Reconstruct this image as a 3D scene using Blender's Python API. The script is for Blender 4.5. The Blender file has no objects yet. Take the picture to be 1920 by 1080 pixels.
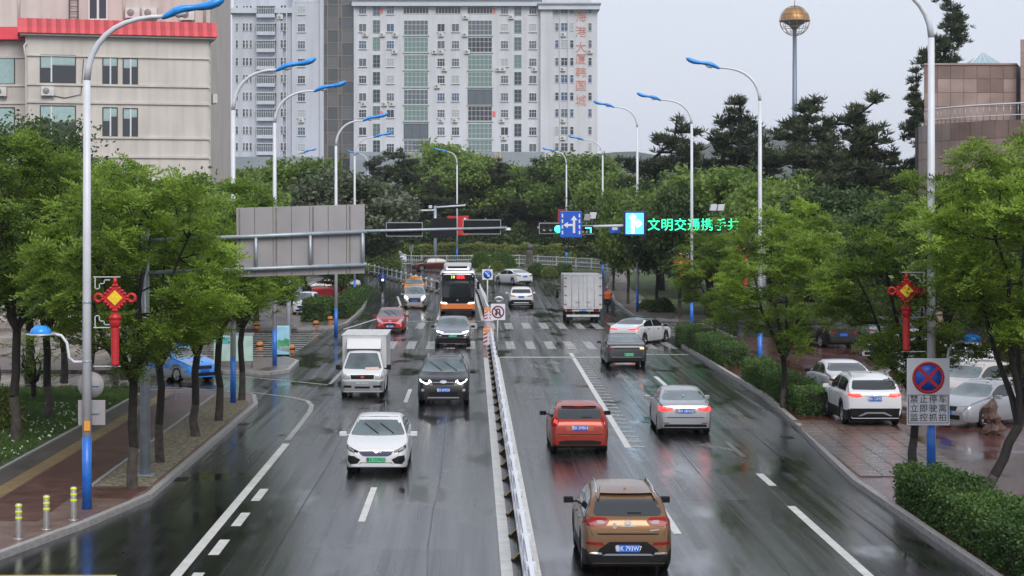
import bpy, bmesh, math, random
import numpy as np
from mathutils import Vector, Matrix
from mathutils.bvhtree import BVHTree
from mathutils.geometry import delaunay_2d_cdt

random.seed(7); rng = np.random.default_rng(7)
PI = math.pi
SC = bpy.context.scene
COL = SC.collection

# ------------------------------------------------------------------ camera
CAM_H, FPX, VX, VY = 6.9, 3600.0, 886.0, 413.0
K = 3600 / 2550          # street plan lengths are written in units of K metres along the street
cam = bpy.data.cameras.new('camera'); cam_o = bpy.data.objects.new('camera', cam); COL.objects.link(cam_o)
cam.sensor_width = 36; cam.lens = FPX / 1920 * 36
cam.shift_x = (960 - VX) / 1920; cam.shift_y = -(540 - VY) / 1920
cam.clip_start = .1; cam.clip_end = 8000
cam_o.location = (0, 0, CAM_H); cam_o.rotation_euler = (PI / 2, 0, 0)
SC.camera = cam_o
# ------------------------------------------------------------------ overcast sky
w = bpy.data.worlds.new('World'); SC.world = w; w.use_nodes = True
nt = w.node_tree; bg = nt.nodes['Background']
sky = nt.nodes.new('ShaderNodeTexSky'); sky.sky_type = 'NISHITA'; sky.sun_disc = False
sky.sun_elevation = math.radians(44); sky.sun_rotation = math.radians(166); sky.dust_density = 4
mx = nt.nodes.new('ShaderNodeMix'); mx.data_type = 'RGBA'; mx.inputs[0].default_value = .93
mx.inputs[7].default_value = (4.6, 4.88, 5.55, 1)
nt.links.new(sky.outputs[0], mx.inputs[6]); nt.links.new(mx.outputs[2], bg.inputs[0]); bg.inputs[1].default_value = .1
# ------------------------------------------------------------------ soft sun behind cloud
sun = bpy.data.lights.new('sun', 'SUN'); sun.energy = 1.5; sun.angle = math.radians(35); sun.color = (1, .97, .93)
sun_o = bpy.data.objects.new('sun', sun); COL.objects.link(sun_o)
sun_o.rotation_euler = (math.radians(46), 0, math.radians(14)); sun_o.location = (0, 0, 60)
# ------------------------------------------------------------------ exposure
SC.view_settings.view_transform = 'Standard'; SC.view_settings.look = 'None'
SC.view_settings.exposure = .8; SC.view_settings.gamma = 1; SC.view_settings.use_curve_mapping = False
SC.render.engine = 'CYCLES'; SC.cycles.max_bounces = 6; SC.cycles.diffuse_bounces = 2; SC.cycles.glossy_bounces = 3
SC.cycles.transmission_bounces = 3; SC.cycles.volume_bounces = 0; SC.cycles.use_denoising = True
SC.cycles.caustics_reflective = False; SC.cycles.caustics_refractive = False

# ------------------------------------------------------------------ places
def zg(y):                                   # the street is level, then climbs gently past the crossing
    t = y / K - 95
    if t <= 0: return 0.
    if t < 20: return .0009 * t * t
    if t < 75: return .36 + .036 * (t - 20)
    return 2.34
def P(px, py, Y): return Vector(((px - VX) / FPX * Y, Y, CAM_H - (py - VY) / FPX * Y))
def gY(py):
    a, b = 5., 600.
    for _ in range(60):
        m = (a + b) / 2
        if VY + (CAM_H - zg(m)) * FPX / m > py: a = m
        else: b = m
    return a
def G(px, py):
    Y = gY(py); return Vector(((px - VX) / FPX * Y, Y, zg(Y)))

# ------------------------------------------------------------------ materials
MATS = {}
def mat(name, col, rough=.6, metal=0., spec=.5, var=0., vscale=3., bump=0., bscale=40., coat=0., emit=None, estr=0., coords='Object', croughn=.05, col2=None, streak=0.):
    if name in MATS: return MATS[name]
    m = bpy.data.materials.new(name); m.use_nodes = True; n = m.node_tree.nodes; l = m.node_tree.links
    b = n['Principled BSDF']
    b.inputs['Base Color'].default_value = (*col, 1); b.inputs['Roughness'].default_value = rough
    b.inputs['Metallic'].default_value = metal; b.inputs['Specular IOR Level'].default_value = spec
    b.inputs['Coat Weight'].default_value = coat; b.inputs['Coat Roughness'].default_value = croughn
    if emit: b.inputs['Emission Color'].default_value = (*emit, 1); b.inputs['Emission Strength'].default_value = estr
    if var or bump or col2:
        tc = n.new('ShaderNodeTexCoord')
        if var or col2:
            t = n.new('ShaderNodeTexNoise'); t.inputs['Scale'].default_value = vscale; t.inputs['Detail'].default_value = 5
            l.new(tc.outputs[coords], t.inputs['Vector'])
            r = n.new('ShaderNodeValToRGB'); r.color_ramp.elements[0].position = .35; r.color_ramp.elements[1].position = .65
            lo = [c * (1 - var) for c in col]; hi = [min(1, c * (1 + var)) for c in (col2 or col)]
            r.color_ramp.elements[0].color = (*lo, 1); r.color_ramp.elements[1].color = (*hi, 1)
            l.new(t.outputs['Fac'], r.inputs[0]); l.new(r.outputs[0], b.inputs['Base Color'])
            if streak:                       # rain-run dirt
                mp = n.new('ShaderNodeMapping'); mp.inputs['Scale'].default_value = (1, 1, .06); l.new(tc.outputs[coords], mp.inputs[0])
                t3 = n.new('ShaderNodeTexNoise'); t3.inputs['Scale'].default_value = streak; t3.inputs['Detail'].default_value = 6; l.new(mp.outputs[0], t3.inputs['Vector'])
                r3 = n.new('ShaderNodeValToRGB'); r3.color_ramp.elements[0].position = .3; r3.color_ramp.elements[1].position = .56
                r3.color_ramp.elements[0].color = (.66,.64,.62,1); r3.color_ramp.elements[1].color = (1,1,1,1); l.new(t3.outputs['Fac'], r3.inputs[0])
                mm = n.new('ShaderNodeMix'); mm.data_type = 'RGBA'; mm.blend_type = 'MULTIPLY'; mm.inputs[0].default_value = .4
                l.new(r.outputs[0], mm.inputs[6]); l.new(r3.outputs[0], mm.inputs[7]); l.new(mm.outputs[2], b.inputs['Base Color'])
        if bump:
            t2 = n.new('ShaderNodeTexNoise'); t2.inputs['Scale'].default_value = bscale; t2.inputs['Detail'].default_value = 3
            l.new(tc.outputs[coords], t2.inputs['Vector'])
            bp = n.new('ShaderNodeBump'); bp.inputs['Strength'].default_value = bump; bp.inputs['Distance'].default_value = .02
            l.new(t2.outputs['Fac'], bp.inputs['Height']); l.new(bp.outputs[0], b.inputs['Normal'])
    MATS[name] = m; return m

def nmath(n, l, op, a, b=None):
    x = n.new('ShaderNodeMath'); x.operation = op; x.use_clamp = False
    for i, v in enumerate((a, b)):
        if v is None: continue
        if isinstance(v, (int, float)): x.inputs[i].default_value = v
        else: l.new(v, x.inputs[i])
    return x.outputs[0]
def wet(name, c1, c2, rough_film=.3, rough_pool=.05, pool=.5, tex=30., bump=.25, cscale=1.2, streak=True, spec=.5, bricks=None, soft=.12):
    """wet paving: aggregate colour, water film of uneven gloss, shallow pools"""
    m = bpy.data.materials.new(name); m.use_nodes = True; n = m.node_tree.nodes; l = m.node_tree.links
    b = n['Principled BSDF']; tc = n.new('ShaderNodeTexCoord')
    def noise(scale, detail=4, sx=1., sy=1., rough=.55):
        mp = n.new('ShaderNodeMapping'); mp.inputs['Scale'].default_value = (sx, sy, 1); l.new(tc.outputs['Object'], mp.inputs[0])
        t = n.new('ShaderNodeTexNoise'); t.inputs['Scale'].default_value = scale; t.inputs['Detail'].default_value = detail
        t.inputs['Roughness'].default_value = rough; l.new(mp.outputs[0], t.inputs['Vector']); return t.outputs['Fac']
    def ramp(f, a, bb, ca=(0, 0, 0, 1), cb=(1, 1, 1, 1)):
        r = n.new('ShaderNodeValToRGB'); r.color_ramp.elements[0].position = a; r.color_ramp.elements[1].position = bb
        r.color_ramp.elements[0].color = ca; r.color_ramp.elements[1].color = cb; l.new(f, r.inputs[0]); return r.outputs[0]
    colr = ramp(noise(cscale, 6), .3, .7, (*c1, 1), (*c2, 1))
    if bricks:
        br = n.new('ShaderNodeTexBrick'); br.inputs['Scale'].default_value = bricks; br.inputs['Mortar Size'].default_value = .03
        br.inputs['Color1'].default_value = (.8, .8, .8, 1); br.inputs['Color2'].default_value = (1.15, 1.1, 1.1, 1); br.inputs['Mortar'].default_value = (.4, .4, .4, 1)
        l.new(tc.outputs['Object'], br.inputs['Vector'])
        mm = n.new('ShaderNodeMix'); mm.data_type = 'RGBA'; mm.blend_type = 'MULTIPLY'; mm.inputs[0].default_value = 1
        l.new(colr, mm.inputs[6]); l.new(br.outputs['Color'], mm.inputs[7]); colr = mm.outputs[2]
    l.new(colr, b.inputs['Base Color'])
    pools = ramp(noise(.35, 5, 1.3, .4), pool, pool + soft)
    if streak:
        st = noise(1.0, 4, 2.6, .03, .65)
        film = nmath(n, l, 'ADD', nmath(n, l, 'MULTIPLY', ramp(st, .36, .64), .17), rough_film - .08)
    else:
        film = nmath(n, l, 'ADD', nmath(n, l, 'MULTIPLY', noise(1.5, 4), .2), rough_film - .1)
    mr = n.new('ShaderNodeMix'); mr.data_type = 'FLOAT'
    l.new(pools, mr.inputs[0]); l.new(film, mr.inputs[2]); mr.inputs[3].default_value = rough_pool
    l.new(mr.outputs[0], b.inputs['Roughness'])
    b.inputs['Specular IOR Level'].default_value = spec
    bp = n.new('ShaderNodeBump'); bp.inputs['Distance'].default_value = .01
    inv = nmath(n, l, 'SUBTRACT', 1.0, pools)
    l.new(nmath(n, l, 'MULTIPLY', inv, bump), bp.inputs['Strength'])
    h = nmath(n, l, 'ADD', noise(tex, 3), nmath(n, l, 'MULTIPLY', noise(2.2, 3, 1, 2.5), .45))
    l.new(h, bp.inputs['Height']); l.new(bp.outputs[0], b.inputs['Normal'])
    MATS[name] = m; return m
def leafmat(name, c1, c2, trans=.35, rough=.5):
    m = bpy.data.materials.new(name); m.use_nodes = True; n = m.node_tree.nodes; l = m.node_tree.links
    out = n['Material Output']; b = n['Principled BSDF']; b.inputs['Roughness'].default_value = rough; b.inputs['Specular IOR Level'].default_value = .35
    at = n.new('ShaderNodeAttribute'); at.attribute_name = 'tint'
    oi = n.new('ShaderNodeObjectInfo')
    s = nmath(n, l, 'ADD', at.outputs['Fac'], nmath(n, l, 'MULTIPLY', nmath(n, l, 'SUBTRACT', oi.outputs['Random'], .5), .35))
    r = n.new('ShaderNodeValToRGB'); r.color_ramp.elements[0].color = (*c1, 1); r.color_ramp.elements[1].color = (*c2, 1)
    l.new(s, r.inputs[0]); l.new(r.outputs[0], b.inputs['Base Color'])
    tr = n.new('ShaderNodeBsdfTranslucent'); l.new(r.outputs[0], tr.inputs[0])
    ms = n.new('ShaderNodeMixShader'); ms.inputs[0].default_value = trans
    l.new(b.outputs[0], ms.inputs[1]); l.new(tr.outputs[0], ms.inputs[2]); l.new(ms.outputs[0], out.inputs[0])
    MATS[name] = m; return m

# ------------------------------------------------------------------ mesh building
class MB:
    def __init__(s): s.v = []; s.f = []; s.mi = []; s.sm = []
    def add(s, vs, fs, mi=0, smooth=False):
        o = len(s.v); s.v.extend([tuple(p) for p in vs])
        for f in fs: s.f.append(tuple(i + o for i in f)); s.mi.append(mi); s.sm.append(smooth)
        return s
    def bx(s, x0, x1, y0, y1, z0, z1, mi=0):
        return s.add([(x0,y0,z0),(x1,y0,z0),(x1,y1,z0),(x0,y1,z0),(x0,y0,z1),(x1,y0,z1),(x1,y1,z1),(x0,y1,z1)],
                     [(0,3,2,1),(4,5,6,7),(0,1,5,4),(1,2,6,5),(2,3,7,6),(3,0,4,7)], mi)
    def cbx(s, c, d, mi=0): return s.bx(c[0]-d[0]/2, c[0]+d[0]/2, c[1]-d[1]/2, c[1]+d[1]/2, c[2]-d[2]/2, c[2]+d[2]/2, mi)
    def tube(s, pts, rad, n=8, mi=0, caps=True, smooth=True):
        pts = [Vector(p) for p in pts]; k = len(pts)
        if isinstance(rad, (int, float)): rad = [rad] * k
        vs = []; up = None
        for i, p in enumerate(pts):
            d = (pts[min(i+1,k-1)] - pts[max(i-1,0)]).normalized()
            if up is None: up = d.orthogonal().normalized()
            up = (up - d * up.dot(d)); up = up.normalized() if up.length > 1e-6 else d.orthogonal().normalized()
            q = d.cross(up)
            for j in range(n):
                a = 2 * PI * j / n; vs.append(p + (up * math.cos(a) + q * math.sin(a)) * rad[i])
        fs = []
        for i in range(k-1):
            for j in range(n):
                a, b = i*n+j, i*n+(j+1) % n; fs.append((a, b, b+n, a+n))
        s.add(vs, fs, mi, smooth)
        if caps:
            o = len(s.v) - len(vs)
            s.f.append(tuple(o + j for j in range(n))[::-1]); s.f.append(tuple(o + (k-1)*n + j for j in range(n)))
            s.mi += [mi, mi]; s.sm += [False, False]
        return s
    def prism(s, poly, a, b, axis='y', mi=0):
        """poly in the plane across axis; for 'y' poly is (x,z), 'x' (y,z), 'z' (x,y)"""
        f = {'y': lambda p, t: (p[0], t, p[1]), 'x': lambda p, t: (t, p[0], p[1]), 'z': lambda p, t: (p[0], p[1], t)}[axis]
        n = len(poly); vs = [f(p, a) for p in poly] + [f(p, b) for p in poly]
        fs = [tuple(range(n)), tuple(range(2*n-1, n-1, -1))] + [(i, i+n, (i+1) % n + n, (i+1) % n) for i in range(n)]
        return s.add(vs, fs, mi)
    def lathe(s, prof, c=(0,0,0), n=16, mi=0, smooth=True, axis='z'):
        vs = []; fs = []
        for r, h in prof:
            for j in range(n):
                a = 2*PI*j/n
                q = (r*math.cos(a), r*math.sin(a), h) if axis == 'z' else ((h, r*math.cos(a), r*math.sin(a)) if axis == 'x' else (r*math.cos(a), h, r*math.sin(a)))
                vs.append((q[0]+c[0], q[1]+c[1], q[2]+c[2]))
        for i in range(len(prof)-1):
            for j in range(n): fs.append((i*n+j, i*n+(j+1) % n, (i+1)*n+(j+1) % n, (i+1)*n+j))
        return s.add(vs, fs, mi, smooth)
    def build(s, name, mats, parent=None, bevel=0, fixn=True, segs=2):
        me = bpy.data.meshes.new(name); me.from_pydata(s.v, [], s.f)
        if not isinstance(mats, (list, tuple)): mats = [mats]
        for m in mats: me.materials.append(m)
        me.polygons.foreach_set('material_index', s.mi); me.polygons.foreach_set('use_smooth', s.sm)
        if fixn:
            bm = bmesh.new(); bm.from_mesh(me); bmesh.ops.recalc_face_normals(bm, faces=bm.faces); bm.to_mesh(me); bm.free()
        o = link(name, me, parent)
        if bevel:
            md = o.modifiers.new('bevel', 'BEVEL'); md.width = bevel; md.segments = segs; md.limit_method = 'ANGLE'
        return o
def link(name, me, parent=None):
    o = bpy.data.objects.new(name, me); COL.objects.link(o)
    if parent: o.parent = parent
    return o
def tag(o, label=None, cat=None, group=None, kind=None):
    if label: o['label'] = label
    if cat: o['category'] = cat
    if group: o['group'] = group
    if kind: o['kind'] = kind
    return o
def thing(name, label, cat, loc=(0,0,0), rz=0., group=None, kind=None):
    o = bpy.data.objects.new(name, None); COL.objects.link(o); o.location = loc; o.rotation_euler = (0, 0, rz)
    o.empty_display_size = .2
    return tag(o, label, cat, group, kind)
def copy_tree(o, parent=None):
    c = o.copy(); COL.objects.link(c)
    if parent: c.parent = parent
    for ch in list(o.children): copy_tree(ch, c)
    return c
def np_mesh(name, V, F, mats, tint=None, smooth=False):
    """V (n,3) verts, F (m,4) quads"""
    me = bpy.data.meshes.new(name); m = len(F); k = F.shape[1]
    me.vertices.add(len(V)); me.vertices.foreach_set('co', V.astype(np.float32).ravel())
    me.loops.add(m * k); me.loops.foreach_set('vertex_index', F.astype(np.int32).ravel())
    me.polygons.add(m); me.polygons.foreach_set('loop_start', np.arange(0, m*k, k, dtype=np.int32))
    if smooth: me.polygons.foreach_set('use_smooth', np.ones(m, dtype=bool))
    me.update()
    if tint is not None:
        a = me.attributes.new('tint', 'FLOAT', 'POINT'); a.data.foreach_set('value', tint.astype(np.float32))
    for q in (mats if isinstance(mats, (list, tuple)) else [mats]): me.materials.append(q)
    return me
def sheet(name, poly, dz, m, step=8., skirt=0., label=None, parent=None, kind='structure', ring=None):
    """flat paving in world coordinates that follows the lie of the street"""
    pts = [Vector((p[0], p[1] * K)) for p in poly]
    xs = [p.x for p in pts]; ys = [p.y for p in pts]
    out = []; n = len(pts)
    for i in range(n):
        a, b = pts[i], pts[(i+1) % n]; k = max(1, int((b-a).length / step))
        for j in range(k): out.append(a.lerp(b, j / k))
    inner = []
    y = min(ys) + step / 2
    while y < max(ys):
        x = min(xs) + step / 2
        while x < max(xs): inner.append(Vector((x, y))); x += step * 2
        y += step
    nb = len(out)
    vs, es, fs, *_ = delaunay_2d_cdt(out + inner, [], [list(range(nb))], 1, 1e-5)
    mb = MB(); mb.add([(p.x, p.y, zg(p.y) + dz) for p in vs], [tuple(f) for f in fs])
    if skirt:
        vv = [(p.x, p.y, zg(p.y) + dz) for p in out] + [(p.x, p.y, zg(p.y) + dz - skirt) for p in out]
        mb.add(vv, [(i, (i+1) % nb, (i+1) % nb + nb, i + nb) for i in range(nb)])
    o = mb.build(name, m, parent, fixn=True)
    for p in o.data.polygons:
        pass
    if kind and not parent: o['kind'] = kind
    if label: o['label'] = label
    return o
def text_mesh(body, size, depth=.004, off=0.):
    c = bpy.data.curves.new('lettering', 'FONT'); c.body = body; c.size = size; c.extrude = depth; c.offset = off; c.resolution_u = 3
    c.align_x = 'CENTER'; c.align_y = 'CENTER'
    o = bpy.data.objects.new('lettering', c); COL.objects.link(o); bpy.context.view_layer.update()
    me = bpy.data.meshes.new_from_object(o.evaluated_get(bpy.context.evaluated_depsgraph_get()))
    bpy.data.objects.remove(o); return me
def text(body, size, m, loc, parent=None, face='-y', name='lettering', depth=.004, sx=1., off=0., sharem=None):
    me = sharem or text_mesh(body, size, depth, off)
    if not me.materials: me.materials.append(m)
    o = link(name, me, parent); o.location = loc
    o.rotation_euler = {'-y': (PI/2, 0, 0), '+y': (PI/2, 0, PI), '+z': (0, 0, 0)}[face]; o.scale = (sx, 1, 1)
    return o

# ------------------------------------------------------------------ shared materials
white_paint = mat('white_paint', (.52,.53,.56), .35, var=.05, vscale=1.5)
pole_white = mat('pole_white', (.56,.58,.62), .38, var=.07, vscale=1.2)
pole_blue = mat('pole_blue', (.015,.13,.5), .35, var=.15, vscale=4)
lamp_blue = mat('lamp_blue', (.02,.25,.72), .22, var=.12, vscale=6)
galv = mat('galvanised_steel', (.33,.38,.43), .4, .35, var=.12, vscale=3)
sign_grey = mat('sign_back_grey', (.29,.275,.285), .6, var=.08, vscale=1.2)
blackp = mat('black_plastic', (.006,.006,.007), .5, spec=.25)
black_gloss = mat('black_gloss', (.004,.004,.005), .12, spec=.35)
rubber = mat('rubber', (.009,.009,.01), .65, spec=.25, bump=.2)
chrome = mat('chrome', (.75,.76,.78), .12, 1.)
alloy = mat('alloy', (.42,.43,.45), .3, .9)
glass_dark = mat('car_glass', (.012,.016,.018), .03, spec=.8, coat=.3)
glass_front = mat('windscreen_glass', (.05,.075,.08), .04, spec=1.0, coat=.6, var=.5, vscale=1.3)
red_lens = mat('red_lens', (.22,.003,.005), .2, spec=.3)
red_lit = mat('red_lens_lit', (.6,.01,.01), .2, emit=(1,.04,.03), estr=1.3)
clear_lens = mat('clear_lens', (.33,.34,.36), .25, .2, coat=.3)
head_lit = mat('headlight_lit', (.9,.9,.9), .2, emit=(1,.97,.9), estr=3.0)
amber = mat('amber_lens', (.8,.2,.02), .2, coat=.6)
plate_blue = mat('plate_blue', (.02,.12,.55), .35)
plate_green = mat('plate_green', (.1,.55,.28), .35)
plate_white = mat('plate_white', (.8,.82,.85), .4)
plate_ink = mat('plate_ink', (.01,.015,.012), .5)
sign_blue = mat('sign_blue', (.01,.09,.52), .35, var=.05)
sign_white = mat('sign_white', (.66,.68,.74), .4, var=.03)
sign_red = mat('sign_red', (.55,.015,.02), .4)
ink = mat('sign_ink', (.012,.012,.014), .5)
gold = mat('yellow_panel', (.75,.52,.02), .5, var=.2, vscale=20)
knot_red = mat('knot_red', (.42,.012,.015), .4, var=.15, vscale=12)
bark = mat('bark', (.013,.011,.009), .85, var=.4, vscale=6, bump=.8, bscale=25)
bark_lime = mat('bark_limewashed', (.06,.052,.045), .9, var=.35, vscale=6, bump=.8, bscale=25)
granite_k = mat('kerb_granite', (.3,.29,.28), .45, var=.2, vscale=5, bump=.15)
# ================================================================== GROUND
asphalt = wet('wet_asphalt', (.007,.007,.008), (.02,.02,.022), .21, .07, .535, 16., .26, .8, spec=.9, soft=.1)
paint = wet('worn_road_paint', (.42,.42,.40), (.6,.6,.57), .45, .25, .66, 60., .3, 2.5, spec=.4)
faded = wet('faded_road_paint', (.16,.16,.15), (.36,.36,.34), .3, .15, .6, 60., .3, 1.2, spec=.5)
ghost = wet('worn_out_paint', (.06,.06,.058), (.17,.17,.16), .22, .12, .6, 60., .3, 1.2, spec=.6)
yellow_paint = wet('yellow_road_paint', (.5,.32,.03), (.6,.42,.05), .45, .25, .66, 60., .3, 2.5, spec=.4)
pave_red = wet('red_brick_paving', (.085,.035,.03), (.15,.07,.06), .38, .14, .6, 40., .35, 1.5, False, .5, 9.)
pave_grey = wet('grey_brick_paving', (.07,.062,.058), (.13,.115,.105), .4, .16, .6, 40., .35, 1.5, False, .45, 9.)
pave_pink = wet('pink_brick_paving', (.15,.095,.08), (.23,.155,.13), .42, .16, .64, 40., .35, 1.5, False, .45, 7.)
pave_tact = wet('yellow_tactile_paving', (.2,.14,.07), (.3,.22,.11), .45, .2, .64, 40., .35, 2.5, False, .4, 9.)
pave_plaza = wet('plaza_paving', (.13,.11,.1), (.24,.2,.18), .35, .1, .55, 40., .3, .7, False, .5, 3.)
pave_park = wet('parking_paving', (.075,.022,.019), (.15,.062,.053), .2, .05, .48, 40., .3, .5, False, .55, 5.)
slab_m = wet('tan_slab', (.11,.07,.056), (.2,.135,.11), .26, .09, .52, 40., .3, 1., False, .5)
grass_soil = mat('grass_soil', (.035,.055,.014), .9, var=.5, vscale=2., bump=.6, bscale=30)
gravel = mat('gravel_bed', (.13,.11,.065), .85, var=.45, vscale=9., bump=1., bscale=60, col2=(.2,.17,.11))
earth = mat('earth', (.06,.07,.03), .95, var=.4, vscale=.4)

ys = [-60, 5, 60, 95*K, 100*K, 105*K, 110*K, 115*K, 130*K, 150*K, 170*K, 300, 600, 1200, 2200]
mb = MB()
for a, b in zip(ys, ys[1:]):
    mb.add([(-1500, a, zg(a)-.02), (1500, a, zg(a)-.02), (1500, b, zg(b)-.02), (-1500, b, zg(b)-.02)], [(0,1,2,3)])
tag(mb.build('ground', earth), kind='structure')
sheet('road', [(-70,6),(70,6),(70,163),(-70,163)], .004, asphalt, 5.)

LB = [(-40,18),(-15.5,22.5),(-12,25),(-9.7,27.5),(-8.7,30.6),(-8.0,33.6),(-8.0,50.2),(-8.5,52.8),(-10.4,54.2),(-40,57.4)]
sheet('left_pavement', LB, .13, pave_pink, 4., .13)
L1 = [(-60,63.4),(-11.2,61.2),(-9.0,60.7),(-8.35,61.6),(-8.45,65.6),(-9.4,67.4),(-60,68.5)]
sheet('left_island', L1, .13, pave_plaza, 4., .13)
L2 = [(-60,86),(-11,85),(-8.9,86.5),(-8.35,90),(-8.4,104),(-8.9,116),(-10.5,126),(-15,135),(-60,146)]
sheet('plaza', L2, .13, pave_plaza, 5., .13)
RB = [(60,8),(10.0,8),(10.0,35.5),(10.35,40),(10.9,46),(11.4,53),(11.45,74),(12.0,77.2),(14,78.6),(60,80)]
sheet('right_pavement', RB, .13, pave_park, 4., .13)
R2 = [(60,93),(14,92.6),(12.1,94),(11.5,97),(11.6,110),(12.4,125),(14.6,142),(18,149),(60,152)]
sheet('far_right_pavement', R2, .13, pave_plaza, 5., .13)
IS = [(-3.2,146.5),(-1.5,141.5),(3,139.5),(9,139.2),(13.2,141),(14.5,144),(12,147.6),(4,148.6)]
grass_far = mat('planting_bed_soil', (.05,.075,.02), .9, var=.5, vscale=.8, bump=.5)
sheet('grass_verge', [(14.6,97.5),(60,97.5),(60,150.5),(19,147.5),(15.6,140),(14.2,122)], .142, grass_far, 5.)
sheet('planted_island', IS, .16, grass_far, 2., .16)
sheet('grass_bank', [(-70,157.5),(70,157.5),(70,235),(-70,235)], .15, grass_far, 12., .15)

# left pavement bands
sheet('gravel_strip', [(-8.22,34.6),(-9.62,34.6),(-9.9,52.2),(-8.6,51.5),(-8.22,50)], .137, gravel, 2.)
sheet('red_paving_band', [(-9.78,30.6),(-11.45,30.6),(-11.7,53.4),(-10.06,52.6)], .135, pave_red, 3.)
sheet('red_paving_apron', [(-8.35,33.1),(-9.76,33.1),(-9.76,34.5),(-8.22,34.5)], .135, pave_red, 3.)
sheet('tactile_band', [(-11.47,27.5),(-11.95,27.5),(-12.2,54),(-11.72,53.4)], .135, pave_tact, 3.)
sheet('grey_paving_band', [(-11.97,25.5),(-14.5,25.5),(-14.5,33.5),(-12.75,34),(-12.95,54.2),(-12.22,54)], .135, pave_grey, 3.)
LAWN = [(-12.85,34.2),(-14.6,33.6),(-40,33.6),(-40,56.4),(-14.6,54.2),(-13.05,52.5)]
sheet('lawn', LAWN, .15, grass_soil, 2., .05)

# kerb stones along the edges of the pavements
def kerb(name, path, ymax=128, w=.17, h=.15, unit=1.0):
    root = bpy.data.objects.new(name, None); COL.objects.link(root); root['kind'] = 'structure'
    mb = MB(); mb.bx(-.5, .5, -.5, .5, 0, 1); me = None
    d = 0; pts = [Vector((p[0], p[1] * K, 0)) for p in path]; ymax *= K
    for a, b in zip(pts, pts[1:]):
        L = (b - a).length; k = max(1, round(L / unit)); t = (b - a) / L
        for i in range(k):
            c = a.lerp(b, (i + .5) / k)
            if c.y > ymax or c.y < 20: continue
            if me is None: o = mb.build('kerb_stone', granite_k, root); me = o.data
            else: o = link('kerb_stone', me, root)
            md = o.modifiers.new('bevel', 'BEVEL'); md.width = .015; md.segments = 1
            zz = zg(c.y - L/k/2*abs(t.y)); 
            o.location = (c.x, c.y, zg(c.y) - .01)
            o.rotation_euler = (0, 0, math.atan2(t.y, t.x) + random.uniform(-.006, .006))
            o.scale = (L / k - .018, w, h + .012 + random.uniform(-.004, .006))
    return root
kerb('left_kerb', LB[:], 60)
kerb('island_kerb', L1[1:-1], 70)
kerb('plaza_kerb', L2[1:-2], 128, unit=1.6)
kerb('right_kerb', RB[1:-1], 80)
kerb('far_right_kerb', R2[1:-1], 128, unit=1.6)
kerb('planted_island_kerb', IS + IS[:1], 150, unit=2.)
kerb('gravel_strip_kerb', [(-9.7,34.6),(-9.98,52.4)], 60, .09, .16)
kerb('lawn_kerb', [(-12.78,34),(-12.99,53)], 60, .1, .17)

# tan slabs on the pavement between the hedges
rp = bpy.data.objects['right_pavement']
sm = None
for i in range(5):
    for j in range(15):
        x = 10.55 + .62*i + 0.033*j; y = 36.2*K + .95*j
        if sm is None:
            mb = MB(); mb.bx(-.295, .295, -.46, .46, 0, .03); sm = mb.build('paving_slab', slab_m, rp, bevel=.006, segs=1); o = sm
        else: o = link('paving_slab', sm.data, rp)
        o.location = (x, y, .125 + random.uniform(0, .004)); o.rotation_euler = (random.uniform(-.004,.004), random.uniform(-.004,.004), -.045)

# ------------------------------------------------------------------ road markings
def mark(name, poly, m=None, parent=None, dz=.009, step=6.):
    return sheet(name, poly, dz, m or paint, step, parent=parent)
def strip(name, path, wd, m=None, parent=None):
    pts = [Vector(p) for p in path]; Lf = []; Rt = []
    for i, p in enumerate(pts):
        d = (pts[min(i+1, len(pts)-1)] - pts[max(i-1, 0)]).normalized(); q = Vector((-d.y, d.x)) * wd / 2
        Lf.append(p + q); Rt.append(p - q)
    return mark(name, [tuple(p) for p in Lf + Rt[::-1]], m, parent)
def rect(name, x0, x1, y0, y1, m=None, parent=None): return mark(name, [(x0,y0),(x1,y0),(x1,y1),(x0,y1)], m, parent)
rect('edge_line', -5.86, -5.64, 15, 42.0)
strip('edge_line', [(-5.8,42.6),(-5.83,46),(-5.86,49),(-5.98,50.6),(-6.3,51.9),(-7.0,52.9),(-8.6,54.3),(-11.5,55.7),(-14,56.6),(-40,59.4)], .18, faded)
for a, b in ((33.4,34.9),(30.65,32.05),(28.0,29.35),(25.2,26.6)): rect('guide_dash', -5.45, -5.23, a, b)
for a in (31.1, 41.2, 51.5): rect('lane_dash', -2.62, -2.46, a, a + 4)
strip('edge_line', [(-40,63.1),(-10.2,60.0),(-6.05,57.0),(-6.0,57.4),(-5.95,62.6)], .16, faded)
strip('edge_line', [(-8.15,86),(-5.9,100),(-5.7,108),(-6.4,116)], .16)
rect('divider_line', .56, .79, 12, 68.2); rect('divider_line', 1.11, 1.34, 12, 68.6)
strip('divider_line', [(.72,93.4),(.55,105),(.3,118),(-.3,126)], .22); strip('divider_line', [(1.35,93.4),(1.2,105),(1.05,118),(.7,126)], .22)
strip('lane_line', [(-2.4,94),(-2.5,112)], .16)
strip('ribbed_line', [(4.72,41.2),(5.1,70.6)], .2)
ribs = bpy.data.objects.new('ribbed_line_teeth', None); COL.objects.link(ribs); ribs['kind'] = 'structure'
y = 41.4
while y < 68:
    x = 4.72 + (y - 41.2) / 29.4 * .38 + .1
    mark('tooth', [(x, y), (x + .42, y - .12), (x + .42, y + .12), (x, y + .26)], faded, ribs); y += .95
rect('lane_dash', 4.42, 4.6, 29.9, 33.6)
rect('lane_line', 7.58, 7.78, 14, 32.8); rect('lane_dash', 7.7, 7.9, 35.3, 37.0)
rect('lane_dash', 7.98, 8.16, 56, 60); rect('lane_dash', 7.9, 8.08, 47.5, 50)
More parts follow.
